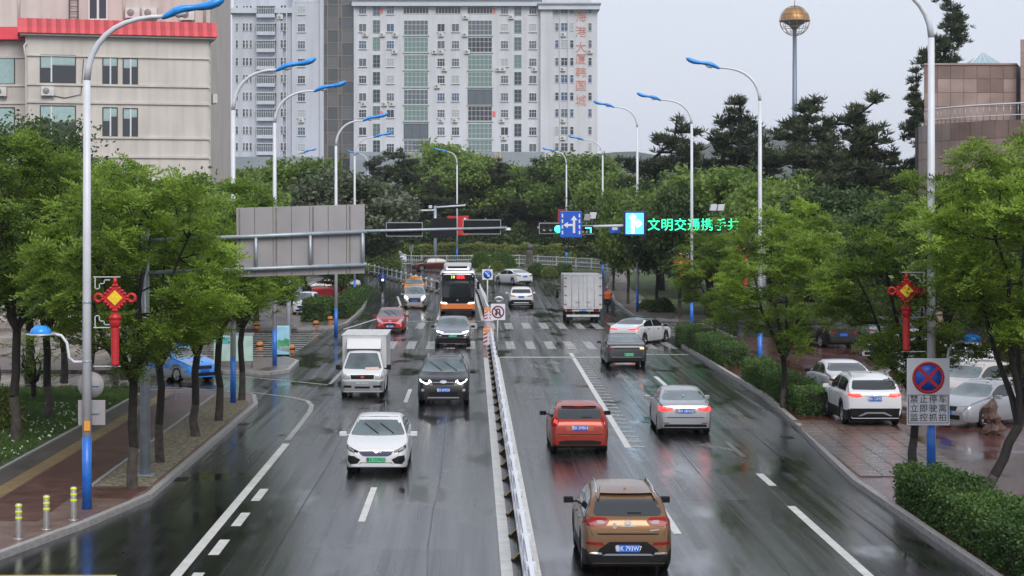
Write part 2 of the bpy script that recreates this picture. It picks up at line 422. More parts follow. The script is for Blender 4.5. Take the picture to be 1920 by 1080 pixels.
rect('stop_line', 1.4, 6.4, 68.3, 68.6); rect('stop_line', 6.9, 11.1, 69.6, 70.0, faded); rect('stop_line', -5.5, .5, 92.6, 93.0, faded)
rect('bay_line', -9.3, -6.9, 26.25, 26.42, yellow_paint)
def arrow(x, y, kind, s=1.):
    root = bpy.data.objects.new('lane_arrow', None); COL.objects.link(root); root['kind'] = 'structure'
    def q(pts): return [(x + a*s, y + b*s) for a, b in pts]
    mark('arrow_shaft', q([(-.1,0),(.1,0),(.1,3.4),(-.1,3.4)]), ghost, root)
    if 's' in kind: mark('arrow_head', q([(-.38,3.42),(.38,3.42),(0,5.2)]), ghost, root)
    if 'l' in kind:
        mark('arrow_branch', q([(-.12,1.2),(-.12,1.75),(-.7,2.6),(-.7,2.1)]), ghost, root)
        mark('arrow_head', q([(-.72,1.6),(-.72,3.2),(-1.3,2.7)]), ghost, root)
    if 'r' in kind:
        mark('arrow_branch', q([(.12,1.2),(.12,1.75),(.6,2.5),(.6,2.0)]), ghost, root)
        mark('arrow_head', q([(.62,1.6),(.62,3.1),(1.15,2.6)]), ghost, root)
arrow(3.9, 61.6, 'sl', 1.1); arrow(6.6, 56.0, 'sr', 1.); arrow(6.6, 50.2, 's', 1.); arrow(7.9, 39.6, 'l', .8)
def crosswalk(name, bars, along):
    root = bpy.data.objects.new(name, None); COL.objects.link(root); root['kind'] = 'structure'
    for b in bars: mark('stripe', b, faded, root)
crosswalk('crosswalk', [[(x-.24,72.8),(x+.24,72.8),(x+.24,77.4),(x-.24,77.4)] for x in [-6.64+1.09*k for k in range(17)] ], 'x')
crosswalk('crosswalk', [[(x-.26,86.4),(x+.26,86.4),(x+.26,91.4),(x-.26,91.4)] for x in [-3.4+1.15*k for k in range(12)] ], 'x')
crosswalk('side_crosswalk', [[(11.9,y-.25),(15.6,y-.25),(15.6,y+.25),(11.9,y+.25)] for y in [80.4+1.15*k for k in range(10)]], 'y')
crosswalk('side_crosswalk', [[(-15.5,y-.25),(-9.2,y-.25),(-9.2,y+.25),(-15.5,y+.25)] for y in [69.4+1.2*k for k in range(12)]], 'y')
# tar seams and re-laid patches
tar = wet('tar_seam', (.004,.004,.004), (.009,.009,.01), .3, .15, .6, 60., .3, 2., spec=.5)
relaid = wet('relaid_asphalt', (.016,.016,.017), (.03,.03,.032), .26, .1, .56, 14., .3, 1.2, spec=.7)
def wavy(x, y0, y1, amp, seed):
    q = random.Random(seed); return [(x + q.uniform(-amp, amp), y0 + (y1-y0)*k/14) for k in range(15)]
for x, a, b, sd in ((-4.1,20,58,1),(-.9,22,70,2),(2.9,20,66,3),(6.2,24,64,4),(9.0,22,60,5)):
    o = strip('tar_seam', wavy(x, a, b, .05, sd), .035, tar); 
for (x0,x1,y0,y1) in ((-1.9,-.3,24.4,28.5),(5.2,7.2,33.5,36.8),(-5.2,-3.4,47.5,49.6),(1.9,4.0,54,56.5),(8.1,9.6,45,50),(-7.7,-6.2,37,41)):
    mark('asphalt_patch', [(x0,y0),(x1,y0),(x1,y1),(x0,y1)], relaid, dz=.0065)
# manhole covers and drains
iron = mat('cast_iron', (.03,.028,.027), .35, .6, bump=.5, bscale=60)
for x, y in ((-3.6,61),(6.1,46.5),(-1.9,100),(8.9,63)):
    mb = MB(); mb.lathe([(0,.016),(.3,.016),(.34,.012),(.36,.0)], (0,0,0), 20)
    o = mb.build('manhole_cover', iron); o.location = (x, y*K, zg(y*K)); o['kind'] = 'structure'
for x, y in ((10.0,43.2),(-7.75,36.2),(-7.75,46)):
    r_ = thing('drain_grate', None, None, (x, y*K, 0)); r_['kind'] = 'structure'
    mb = MB(); mb.bx(-.2,.2,-.36,.36,.0,.012); mb.build('frame', iron, r_)
    for k in range(6):
        mb = MB(); mb.bx(-.16,.16,-.3+.11*k,-.24+.11*k,.013,.02); mb.build('bar', iron, r_)
# ================================================================== VEHICLES
def curve(pts):
    x = np.array([p[0] for p in pts], float); y = np.array([p[1] for p in pts], float)
    d = np.diff(y) / np.diff(x); m = np.zeros(len(x)); m[0] = d[0]; m[-1] = d[-1]
    for i in range(1, len(x)-1):
        m[i] = 0 if d[i-1]*d[i] <= 0 else 2*d[i-1]*d[i]/(d[i-1]+d[i])
    def f(t):
        i = int(np.clip(np.searchsorted(x, t) - 1, 0, len(x)-2)); h = x[i+1]-x[i]; s = min(1., max(0., (t-x[i])/h))
        return float((2*s**3-3*s**2+1)*y[i] + (s**3-2*s**2+s)*h*m[i] + (-2*s**3+3*s**2)*y[i+1] + (s**3-s**2)*h*m[i+1])
    return f
KINDS = {
 'sedan': dict(H=1.46, top=[(-1,.62),(-.988,.86),(-.96,1.02),(-.9,1.075),(-.8,1.10),(-.7,1.14),(-.38,1.385),(-.14,1.455),(.08,1.455),(.2,1.41),(.52,1.0),(.6,.96),(.82,.86),(.93,.77),(.98,.67),(1,.52)],
    sh=[(-1,.56),(-.97,.86),(-.7,.98),(0,.94),(.55,.89),(.82,.80),(.93,.70),(1,.46)], tum=.38, cowl=.56, hdr=.16, rg0=-.74, rg1=-.36, wf=.6, wr=-.6, r=.325, side=(-.62,.42), pil=(-.1,)),
 'hatch': dict(H=1.49, top=[(-1,.55),(-.988,.78),(-.965,.96),(-.93,1.05),(-.76,1.37),(-.68,1.425),(-.4,1.48),(-.1,1.49),(.08,1.45),(.5,1.03),(.58,.985),(.82,.87),(.93,.77),(.98,.66),(1,.5)],
    sh=[(-1,.5),(-.965,.86),(-.7,1.03),(0,.96),(.55,.90),(.82,.80),(.93,.70),(1,.44)], tum=.36, cowl=.54, hdr=.1, rg0=-.925, rg1=-.74, wf=.62, wr=-.62, r=.31, side=(-.78,.4), pil=(-.12,)),
 'suv': dict(H=1.69, top=[(-1,.62),(-.988,.95),(-.965,1.12),(-.935,1.2),(-.8,1.52),(-.72,1.60),(-.4,1.68),(-.05,1.69),(.1,1.65),(.45,1.18),(.54,1.13),(.82,1.03),(.93,.93),(.98,.8),(1,.6)],
    sh=[(-1,.56),(-.97,1.0),(-.7,1.12),(0,1.08),(.5,1.04),(.82,.95),(.93,.85),(1,.54)], tum=.36, cowl=.49, hdr=.12, rg0=-.93, rg1=-.79, wf=.6, wr=-.59, r=.36, side=(-.78,.36), pil=(-.14,)),
 'minivan': dict(H=1.72, top=[(-1,.6),(-.988,.95),(-.965,1.15),(-.88,1.55),(-.8,1.66),(-.4,1.72),(0,1.72),(.15,1.68),(.58,1.14),(.66,1.08),(.85,.96),(.94,.86),(.98,.74),(1,.55)],
    sh=[(-1,.52),(-.97,1.0),(-.7,1.08),(0,1.04),(.6,.98),(.85,.88),(.94,.78),(1,.48)], tum=.3, cowl=.62, hdr=.18, rg0=-.95, rg1=-.86, wf=.63, wr=-.6, r=.32, side=(-.84,.5), pil=(-.4,.06)),
 'cab': dict(H=1.75, top=[(-1,1.72),(-.5,1.75),(.0,1.75),(.15,1.70),(.66,1.10),(.75,1.05),(.9,.97),(.97,.86),(.99,.74),(1,.6)],
    sh=[(-1,1.0),(0,.98),(.7,.93),(.9,.86),(.97,.76),(1,.5)], tum=.22, cowl=.7, hdr=.2, rg0=-.95, rg1=-.86, wf=.45, wr=-9, r=.3, side=(-.75,.55), pil=()),
}
def inpoly(q, out, marg):
    c = False; n = len(out)
    for i in range(n):
        a, b = out[i], out[(i+1) % n]
        if (q - a).length < marg: return False
        if (a.y > q.y) != (b.y > q.y) and q.x < (b.x-a.x)*(q.y-a.y)/(b.y-a.y)+a.x: c = not c
    return c
TYRE = {}
def wheel_mesh(r, wd, rimm):
    k = (round(r, 3), wd, rimm.name)
    if k in TYRE: return TYRE[k]
    mb = MB(); mb.lathe([(r*.66,-wd*.46),(r*.86,-wd*.5),(r*.97,-wd*.42),(r,-wd*.25),(r,wd*.25),(r*.97,wd*.42),(r*.86,wd*.5),(r*.66,wd*.46)], n=24, axis='x')
    t = mb.build('tyre', rubber); tm = t.data; bpy.data.objects.remove(t)
    mb = MB(); mb.lathe([(r*.68,-wd*.4),(r*.68,wd*.42),(r*.6,wd*.42),(r*.58,wd*.3)], n=24, axis='x')
    for j in range(5):
        a = 2*PI*j/5; ca, sa = math.cos(a), math.sin(a)
        def pt(u, v, h): return (h, u*ca - v*sa, u*sa + v*ca)
        w0, w1 = r*.13, r*.09
        mb.add([pt(0,-w0,wd*.34),pt(0,w0,wd*.34),pt(r*.62,w1,wd*.38),pt(r*.62,-w1,wd*.38),pt(0,-w0,wd*.2),pt(0,w0,wd*.2),pt(r*.62,w1,wd*.25),pt(r*.62,-w1,wd*.25)],
               [(0,1,2,3),(4,7,6,5),(0,3,7,4),(1,5,6,2)])
    mb.lathe([(0,wd*.4),(r*.14,wd*.39),(r*.16,wd*.3)], n=12, axis='x')
    mb.lathe([(r*.58,wd*.05),(0,wd*.05)], n=24, axis='x', mi=1)
    q = mb.build('rim', [rimm, blackp]); rm = q.data; bpy.data.objects.remove(q)
    TYRE[k] = (tm, rm); return TYRE[k]
class Car:
    def __init__(s, name, label, cat, kind, L, W, H, paint_m, loc, rz, group=None, clad=None, tumk=1., cf=.24, cr=.16, rimm=None, wheels=True, roof_m=None):
        s.k = k = KINDS[kind]; s.L, s.W, s.H = L, W, H; s.hl = L/2; f = H / k['H']; s.f = f
        s.top = curve([(u*s.hl, z*f) for u, z in k['top']]); s.sh = curve([(u*s.hl, z*f) for u, z in k['sh']])
        s.t = thing(name, label, cat, loc, rz, group)
        tum = k['tum'] * tumk; R = k['r']*f*1.0; s.R = R; AR = R + .05
        wys = [k['wf']*s.hl] + ([k['wr']*s.hl] if k['wr'] > -2 else []); s.wys = wys
        us = set(np.round(np.concatenate([np.linspace(-1,1,41), -1+np.array([.004,.01,.02,.035,.055,.08,.11]), 1-np.array([.004,.01,.02,.035,.055,.08,.11])]), 4))
        ysn = sorted({u*s.hl for u in us} | {wy + AR*math.cos(PI*j/10) for wy in wys for j in range(11)} | {wy + sg*(AR+.004) for wy in wys for sg in (-1,1)})
        def zb(y):
            b = .2*f
            d = max(0, y - (s.hl-.5)); b += .12*d*d; d2 = max(0, -y - (s.hl-.6)); b += .25*d2*d2
            return b
        def ring(y, arch=True):
            zt = s.top(y); b = zb(y); zs = min(s.sh(y), zt - .02)
            w = W/2
            d = s.hl - y
            if d < .55: w -= cf*(1 - math.sqrt(max(0, 1 - (1-d/.55)**2)))
            d = s.hl + y
            if d < .5: w -= cr*(1 - math.sqrt(max(0, 1 - (1-d/.5)**2)))
            if arch:
                for wy in wys:
                    if abs(y-wy) <= AR: b = max(b, R + math.sqrt(max(0, AR*AR-(y-wy)**2)) - .01)
            h = zt - zs; ws = w*.955; wr_ = ws - tum*h; hs = zs - b
            return [(0,b),(w*.8,b),(w*.965,b+.0),(w*.985,b+.1*hs),(w,b+.4*hs),(w*.995,b+.65*hs),(w*.978,b+.9*hs),(ws,zs),(ws-.02-tum*h*.05,zs+.05*h+.004),
                    (ws-tum*h*.5-.012,zs+.5*h),(wr_+.02,zs+.8*h),(wr_-.03,zs+.9*h),(wr_*.86,zs+.955*h),(wr_*.6,zs+.982*h),(wr_*.3,zs+.996*h),(0,zt)]
        s.ring = ring
        mb = MB(); n = None; vs = []
        for y in ysn:
            r = ring(y); n = len(r)
            full = [(-x, z) for x, z in r[:0:-1]]           # left side from top to bottom, then right side up
            loop = [(x, z) for x, z in r] + [(-x, z) for x, z in r[-2:0:-1]]
            vs += [(x, y, z) for x, z in loop]
        m = 2*n - 2; fs = []; mis = []
        for i in range(len(ysn)-1):
            for j in range(m):
                a, b = i*m+j, i*m+(j+1) % m; fs.append((a, b, b+m, a+m))
                jj = j if j < n-1 else m-1-j
                mis.append(1 if jj <= 1 else (2 if (clad and jj in (2,3)) else (3 if (roof_m and jj >= 10 and abs(ysn[i]) < .42*s.hl) else 0)))
        fs += [tuple(range(m))[::-1], tuple((len(ysn)-1)*m + j for j in range(m))]; mis += [0, 0]
        o = len(mb.v); mb.v = vs; mb.f = fs; mb.mi = mis; mb.sm = [True]*len(fs)
        body = mb.build('body', [paint_m, blackp, clad or blackp, roof_m or paint_m], s.t)
        body.data.set_sharp_from_angle(angle=math.radians(38))
        s.body = body
        s.bvh = BVHTree.FromPolygons([Vector(v) for v in vs], fs)
        if wheels:
            tm, rm = wheel_mesh(round(R,3), .2, rimm or alloy)
            for wy in wys:
                for sd in (1, -1):
                    o = link('wheel', rm, s.t); o.location = (sd*(W/2-.115), wy, R); o.rotation_euler = (0, 0, 0 if sd > 0 else PI)
                    link('tyre', tm, o)
        mb = MB(); mb.bx(-W*.4, W*.4, -s.hl*.9, s.hl*.9, .2*f+.0, .55*f); 
        mb.build('underbody', blackp, s.t)
    def patch(s, name, poly, view, m, off=.006, mirror=False, dens=.07, parent=None, sides=(1,-1)):
        """a lens, grille, pane or trim piece that follows the bodywork; poly in (x,z) for front/rear, (y,z) for side, (x,y) for top"""
        outs = []
        for sg in (sides if mirror or view == 'side' else (1,)):
            pp = [Vector((q[0]*(sg if view != 'side' else 1), q[1])) for q in poly]
            out = []
            for i in range(len(pp)):
                a, b = pp[i], pp[(i+1) % len(pp)]; kk = max(1, int((b-a).length/dens))
                for j in range(kk): out.append(a.lerp(b, j/kk))
            xs = [q.x for q in out]; zs = [q.y for q in out]; inner = []
            x = min(xs)+dens/2
            while x < max(xs):
                z = min(zs)+dens/2
                while z < max(zs): inner.append(Vector((x,z))); z += dens
                x += dens
            nb = len(out)
            inner = [q for q in inner if inpoly(q, out, dens*.25)]
            vs, es, fs, *_ = delaunay_2d_cdt(out+inner, [], [list(range(nb))], 1, 1e-5)
            d3 = {'front': Vector((0,-1,0)), 'rear': Vector((0,1,0)), 'side': Vector((-sg,0,0)), 'top': Vector((0,0,-1))}[view]
            pos = []
            for q in vs:
                if view == 'front': og = Vector((q.x, s.hl+2, q.y))
                elif view == 'rear': og = Vector((q.x, -s.hl-2, q.y))
                elif view == 'top': og = Vector((q.x, q.y, 5))
                else: og = Vector((sg*3, q.x, q.y))
                h = s.bvh.ray_cast(og, d3)
                if h[0] is None:
                    guess = {'front': Vector((q.x, s.hl-.3, q.y)), 'rear': Vector((q.x, -s.hl+.3, q.y)), 'side': Vector((sg*s.W/2, q.x, q.y)), 'top': Vector((q.x,q.y,s.H))}[view]
                    h = s.bvh.find_nearest(guess)
                nn = h[1] if h[1].dot(d3) < 0 else -h[1]
                pos.append(h[0] + nn*off*.6 - d3*off*.6)
            # skirt so that the piece has an edge
            cnt = {}
            for f in fs:
                for i in range(len(f)):
                    e = (f[i], f[(i+1) % len(f)]); cnt[e] = 1
            V = [tuple(p) for p in pos]; F = [tuple(f) for f in fs]
            for (a, b) in list(cnt):
                if (b, a) not in cnt:
                    o = len(V); V += [tuple(pos[a] + d3*(off+.01)), tuple(pos[b] + d3*(off+.01))]; F.append((b, a, o, o+1))
            mb = MB(); mb.add(V, F, 0, True)
            o = mb.build(name, m, parent or s.t); o.data.set_sharp_from_angle(angle=math.radians(50)); outs.append(o)
        return outs
    def hw(s, y, i=11): return s.ring(y, False)[i][0]
    def glazing(s, front=None, rear=None, side=True, fm=.03, rm=.04, inset=.0):
        k = s.k; yc, yh = k['cowl']*s.hl, k['hdr']*s.hl
        zc, zh = s.top(yc)+.01, s.top(yh)-.025
        wc, wh = s.hw(yc)-.01-inset, s.hw(yh)-fm-inset
        P_ = [(-wc*.97,zc),(-wc*.5,zc-.012),(0,zc-.016),(wc*.5,zc-.012),(wc*.97,zc),(wc,zc+.04),(wh,zh-.05),(wh*.93,zh),(0,zh+.008),(-wh*.93,zh),(-wh,zh-.05),(-wc,zc+.04)]
        s.patch('windscreen', P_, 'front', front or glass_front, dens=.1)
        if k['wr'] > -2:
            y0, y1 = k['rg0']*s.hl, k['rg1']*s.hl; z0, z1 = s.top(y0)+.015, s.top(y1)-.02
            w0, w1 = s.hw(y0)-.04, s.hw(y1)-rm
            w0 = min(w0, w1 + .16)
            P_ = [(-w0*.94,z0),(0,z0-.012),(w0*.94,z0),(w0,z0+.05),(w1,z1-.06),(w1*.94,z1),(0,z1+.006),(-w1*.94,z1),(-w1,z1-.06),(-w0,z0+.05)]
            s.patch('rear_window', P_, 'rear', rear or glass_dark, dens=.09)
        if side:
            a, b = k['side'][0]*s.hl, k['side'][1]*s.hl; cuts = [a] + [q*s.hl for q in k['pil']] + [b]
            for c0, c1 in zip(cuts, cuts[1:]):
                c0 += .035; c1 -= .035; up = []; lo = []
                for j in range(9):
                    y = c0 + (c1-c0)*j/8
                    zu = s.sh(y) + (s.top(y)-s.sh(y))*.80 - .01; zl = s.sh(y)+.035
                    if zu - zl > .05: up.append((y, zu)); lo.append((y, zl))
                if len(up) > 1: s.patch('side_window', lo + up[::-1], 'side', glass_dark, dens=.1)
    def mirrors(s, m, y=None, z=None, sz=(.2,.1,.13), out=.1):
        y = (s.k['cowl']*s.hl - .38) if y is None else y; z = (s.sh(y)+.07) if z is None else z
        for sg in (1, -1):
            mb = MB(); mb.bx(sg*.0, sg*sz[0], -sz[1]/2, sz[1]/2, -sz[2]/2, sz[2]/2)
            mb.bx(-sg*.1, sg*.02, -.03, .03, -sz[2]*.4, -sz[2]*.1)
            o = mb.build('wing_mirror', m, s.t, bevel=.035, segs=3); o.location = (sg*(s.W/2 - .02 + out*.5), y, z)
    def plate(s, view, z, m, txt, ink_m, x=0., w=.44, h=.14):
        sg = 1 if view == 'front' else -1
        hit = s.bvh.ray_cast(Vector((x, sg*(s.hl+2), z)), Vector((0,-sg,0)))[0]
        y = hit.y if hit else sg*s.hl
        mb = MB(); mb.bx(-w/2,w/2,-.012,.012,-h/2,h/2)
        o = mb.build('license_plate', m, s.t, bevel=.004, segs=1); o.location = (x, y+sg*.02, z)
        if txt: text(txt, .125, ink_m, (0, sg*.0135, 0), o, '+y' if sg > 0 else '-y', depth=.002, sx=.83)
    def seams(s, cuts, m=None):
        for c in cuts:
            y = c*s.hl; zb_ = .3*s.f; zt = s.sh(y)+.0
            s.patch('door_seam', [(y,zb_),(y+.012,zb_),(y+.012,zt),(y,zt)], 'side', blackp, .002, dens=.12)
    def handles(s, cuts, m):
        for c in cuts:
            y = c*s.hl; z = s.sh(y)-.11
            s.patch('door_handle', [(y,z),(y+.18,z),(y+.18,z+.03),(y,z+.03)], 'side', m, .02, dens=.1)
    def rails(s, m=None):
        for sg in (1,-1):
            pts = []
            for j in range(8):
                y = s.hl*(-.66 + .74*j/7); r = s.ring(y, False); x = r[12][0]; z = r[12][1] + (.045 if 0 < j < 7 else .0)
                pts.append((sg*x, y, z))
            mb = MB(); mb.tube(pts, .017, 6); mb.build('roof_rail', m or chrome, s.t)
    def wiper(s, view='front', xs=(-.35,.1), z=None, ln=.5):
        for x in xs:
            y0 = s.k['cowl']*s.hl if view == 'front' else s.k['rg0']*s.hl
            pts = []
            for j in range(5):
                xx = x + ln*.8*j/4 if view == 'front' else x + ln*j/4; zz = s.top(y0)+.03 + (ln*.5*j/4 if view == 'front' else .03)
                sg = 1 if view == 'front' else -1
                h = s.bvh.ray_cast(Vector((xx, sg*(s.hl+2), zz)), Vector((0,-sg,0)))[0]
                if h: pts.append(h + Vector((0, sg*.025, .01)))
            if len(pts) > 1: mb = MB(); mb.tube(pts, .009, 4); mb.build('wiper', blackp, s.t)
    def antenna(s):
        y = -.6*s.hl; z = s.top(y); mb = MB(); mb.prism([(-.09,0),(.08,0),(-.05,.07),(-.08,.07)], -.02, .02, 'x'); o = mb.build('roof_antenna', s.body.data.materials[0], s.t, bevel=.01); o.location = (0, y, z-.008)

def carpaint(name, c, metal=.0, rough=.32, coat=.55): return mat(name, c, rough, metal, .4, coat=coat, croughn=.04)
p_white = carpaint('white_car_paint', (.6,.61,.63)); p_black = carpaint('black_car_paint', (.004,.004,.005), .0, .4, .35)
p_brown = carpaint('bronze_car_paint', (.19,.098,.042), .6, .28); p_red = carpaint('orange_red_car_paint', (.27,.022,.007), .3, .32, .4)
p_silver = carpaint('silver_car_paint', (.36,.37,.39), .6, .3); p_grey = carpaint('grey_car_paint', (.045,.047,.052), .4, .3, .45)
p_lgrey = carpaint('blue_grey_car_paint', (.2,.22,.26), .5, .3); p_crim = carpaint('crimson_car_paint', (.3,.012,.02), .25)
p_yel = carpaint('taxi_yellow_paint', (.62,.24,.03)); p_blue = carpaint('taxi_blue_paint', (.03,.25,.75))
def loc(px, py, dy=0.):
    v = G(px, py); return (v.x, v.y + dy, zg(v.y + dy))

# --- brown SUV in front
c = Car('suv', 'bronze brown SUV with silver roof rails, nearest to the camera', 'SUV', 'suv', 4.5, 1.75, 1.63, p_brown, (3.0, 37.0+2.25, 0), 0., clad=blackp)
c.glazing(); c.rails(); c.mirrors(blackp); c.antenna(); c.handles((-.42,.12), p_brown); c.seams((-.14,.33)); c.wiper('rear', (.0,), ln=.26)
c.patch('tail_light', [(.36,1.09),(.44,1.15),(.79,1.16),(.86,1.12),(.86,1.0),(.6,.99),(.42,1.01)], 'rear', red_lens, .012, True, .05)
c.patch('reversing_light', [(.42,1.07),(.5,1.1),(.6,1.1),(.6,1.04),(.48,1.035)], 'rear', mat('rear_clear_lens', (.3,.24,.24), .35, spec=.3), .018, True, .05)
c.patch('tailgate_crease', [(-.6,.86),(.6,.86),(.57,.835),(-.57,.835)], 'rear', blackp, .002, dens=.1)
c.patch('tailgate_trim', [(-.58,.9),(.58,.9),(.56,.865),(-.56,.865)], 'rear', p_brown, .02, dens=.1)
c.patch('lower_bumper', [(-.62,.44),(.62,.44),(.56,.56),(.36,.70),(-.36,.70),(-.56,.56)], 'rear', blackp, .008, dens=.08)
c.patch('bumper_valance', [(-.84,.3),(.84,.3),(.84,.46),(-.84,.46)], 'rear', blackp, .01, dens=.1)
c.patch('skid_trim', [(-.5,.44),(.5,.44),(.42,.475),(-.42,.475)], 'rear', alloy, .02, dens=.1)
c.patch('rear_reflector', [(.46,.635),(.8,.65),(.8,.7),(.5,.69)], 'rear', red_lens, .012, True, .06)
c.patch('exhaust_trim', [(.5,.46),(.75,.47),(.74,.505),(.52,.5)], 'rear', chrome, .016, True, .08)
c.patch('badge', [(.07*math.cos(a*PI/8), 1.06+.045*math.sin(a*PI/8)) for a in range(16)], 'rear', mat('dull_badge', (.3,.28,.26), .5, .3), .016, dens=.05)
c.patch('sticker', [(-.26+.045*math.cos(a*PI/8), 1.0+.055*math.sin(a*PI/8)) for a in range(16)], 'rear', mat('sticker_grey', (.3,.28,.27), .6), .006, dens=.05)
c.patch('badge_script', [(-.13,.985),(.15,.985),(.15,1.005),(-.13,1.005)], 'rear', MATS['dull_badge'], .008, dens=.05)
c.patch('badge_script', [(.42,.90),(.6,.92),(.6,.945),(.42,.925)], 'rear', MATS['dull_badge'], .03, dens=.05)
c.patch('brake_light', [(-.17,1.585),(.17,1.585),(.17,1.6),(-.17,1.6)], 'rear', red_lens, .01)
c.patch('spoiler', [(-.6,1.53),(.6,1.53),(.56,1.6),(-.56,1.6)], 'rear', p_brown, .06, dens=.1)
c.plate('rear', .575, plate_blue, '鲁K 793W7', plate_white)
# --- red hatchback
v = loc(1084, 846); c = Car('hatchback', 'orange-red hatchback with brake lights glowing, left lane ahead of bronze SUV', 'car', 'hatch', 4.0, 1.72, 1.46, p_red, (v[0], v[1]+1.0, 0), 0.)
c.glazing(); c.mirrors(black_gloss); c.wiper('rear', (.05,), ln=.3); c.seams((-.12,.36)); c.handles((-.4,), p_red)
c.patch('tail_light', [(.62,1.07),(.7,1.12),(.8,1.05),(.84,.9),(.8,.82),(.68,.86),(.62,.95)], 'rear', red_lens, .012, True, .05)
c.patch('lit_bulb', [(.66,1.0),(.74,1.03),(.76,.94),(.68,.92)], 'rear', red_lit, .02, True, .05, sides=(-1,))
c.patch('brake_light', [(-.13,1.395),(.13,1.395),(.13,1.425),(-.13,1.425)], 'rear', red_lit, .02)
c.patch('plate_recess', [(-.4,.72),(.4,.72),(.42,.88),(-.42,.88)], 'rear', mat('red_recess', (.32,.05,.02), .4), .004, dens=.08)
c.patch('bumper_valance', [(-.66,.26),(.66,.26),(.62,.4),(.4,.44),(-.4,.44),(-.62,.4)], 'rear', blackp, .01, dens=.1)
c.patch('bumper_crease', [(-.78,.6),(.78,.6),(.76,.62),(-.76,.62)], 'rear', blackp, .001, dens=.1)
c.patch('spoiler', [(-.52,1.37),(.52,1.37),(.5,1.44),(-.5,1.44)], 'rear', p_red, .06, dens=.1)
c.plate('rear', .8, plate_blue, '鲁K 5M016', plate_white)
# --- silver sedan
v = loc(1281, 812); c = Car('sedan', 'silver sedan with both tail lights lit, beside the orange-red hatchback', 'car', 'sedan', 4.6, 1.72, 1.45, p_silver, (v[0], v[1]+1.2, 0), -.02)
c.glazing(rear=glass_front); c.mirrors(p_silver); c.seams((-.1,.36)); c.handles((-.42,.1), chrome); c.antenna()
c.patch('tail_light', [(.38,.86),(.42,.93),(.72,.95),(.86,.92),(.86,.82),(.6,.8)], 'rear', red_lit, .014, True, .05)
c.patch('plate_recess', [(-.34,.75),(.34,.75),(.3,.9),(-.3,.9)], 'rear', mat('dark_silver', (.2,.2,.21), .4, .5), .004, dens=.08)
c.patch('chrome_bar', [(-.25,.915),(.25,.915),(.25,.935),(-.25,.935)], 'rear', chrome, .014)
c.patch('bumper_crease', [(-.8,.6),(.8,.6),(.78,.625),(-.78,.625)], 'rear', blackp, .001, dens=.1)
c.patch('bumper_valance', [(-.72,.28),(.72,.28),(.66,.4),(-.66,.4)], 'rear', blackp, .01, dens=.1)
c.patch('rear_reflector', [(.52,.42),(.7,.43),(.7,.455),(.52,.45)], 'rear', red_lens, .012, True, .06)
c.plate('rear', .82, plate_blue, '鲁K 68N20', plate_white)
# --- grey sedan
v = loc(1172, 686); c = Car('sedan', 'dark grey fastback sedan with green plate at the stop line', 'car', 'sedan', 4.8, 1.9, 1.48, p_grey, (v[0], v[1]+1.4, 0), 0.)
c.glazing(rear=glass_front); c.mirrors(p_grey); c.seams((-.1,.36))
c.patch('light_bar', [(-.86,.86),(.86,.86),(.86,.93),(-.86,.93)], 'rear', black_gloss, .012, dens=.08)
c.patch('tail_light', [(.6,.87),(.86,.87),(.86,.92),(.6,.92)], 'rear', red_lens, .016, True, .06)
c.patch('turn_signal', [(.62,.86),(.8,.86),(.8,.93),(.62,.93)], 'rear', mat('amber_lit', (.9,.3,.05), .3, emit=(1,.35,.08), estr=2.), .02, True, .06, sides=(1,))
c.patch('bumper_valance', [(-.8,.26),(.8,.26),(.74,.44),(-.74,.44)], 'rear', blackp, .01, dens=.1)
c.patch('chrome_strip', [(-.7,.47),(.7,.47),(.7,.495),(-.7,.495)], 'rear', alloy, .014, dens=.1)
c.plate('rear', .6, plate_green, '鲁K D5210', plate_ink, x=.1)
# --- white sedan turning right
v = loc(1192, 646); c = Car('sedan', 'white sedan with dark roof glass turning right past the grey fastback', 'car', 'sedan', 4.75, 1.86, 1.47, p_white, (v[0]+.4, v[1]+1.3, 0), -.52, roof_m=black_gloss)
c.glazing(); c.mirrors(black_gloss); c.seams((-.1,.36)); c.handles((-.42,.1), chrome)
c.patch('tail_light', [(.3,.9),(.86,.96),(.86,.88),(.4,.84)], 'rear', red_lit, .012, True, .06); c.plate('rear', .62, plate_blue, '', plate_white)
c.patch('bumper_valance', [(-.8,.26),(.8,.26),(.74,.42),(-.74,.42)], 'rear', blackp, .01, dens=.1)
# --- white SUV beyond crossing
v = loc(977, 577); c = Car('suv', 'white SUV with black lower bumper driving away beyond the crossing', 'SUV', 'suv', 4.6, 1.9, 1.62, p_white, (v[0], v[1]+1.4, zg(v[1])), 0., clad=blackp)
c.glazing(); c.mirrors(p_white)
c.patch('tail_light', [(.45,.96),(.86,1.02),(.86,.93),(.5,.9)], 'rear', red_lens, .012, True, .06)
c.patch('lower_bumper', [(-.86,.26),(.86,.26),(.86,.6),(.7,.66),(-.7,.66),(-.86,.6)], 'rear', blackp, .01, dens=.1)
c.patch('skid_trim', [(-.6,.4),(.6,.4),(.55,.46),(-.55,.46)], 'rear', sign_white, .02, dens=.1); c.plate('rear', .88, plate_blue, '', plate_white)
# --- white sedan by the planted island
v = loc(962, 533); c = Car('sedan', 'white sedan turning left beside the planted island', 'car', 'sedan', 4.6, 1.8, 1.46, p_white, (v[0], v[1], zg(v[1])), .5)
c.glazing(rear=glass_front); c.mirrors(p_white); c.plate('rear', .8, plate_blue, '', plate_white); c.handles((-.42,.1), chrome)
c.patch('tail_light', [(.45,.88),(.82,.95),(.82,.84),(.5,.8)], 'rear', red_lens, .012, True, .06)
c.patch('bumper_valance', [(-.7,.26),(.7,.26),(.7,.4),(-.7,.4)], 'rear', blackp, .01, dens=.1)

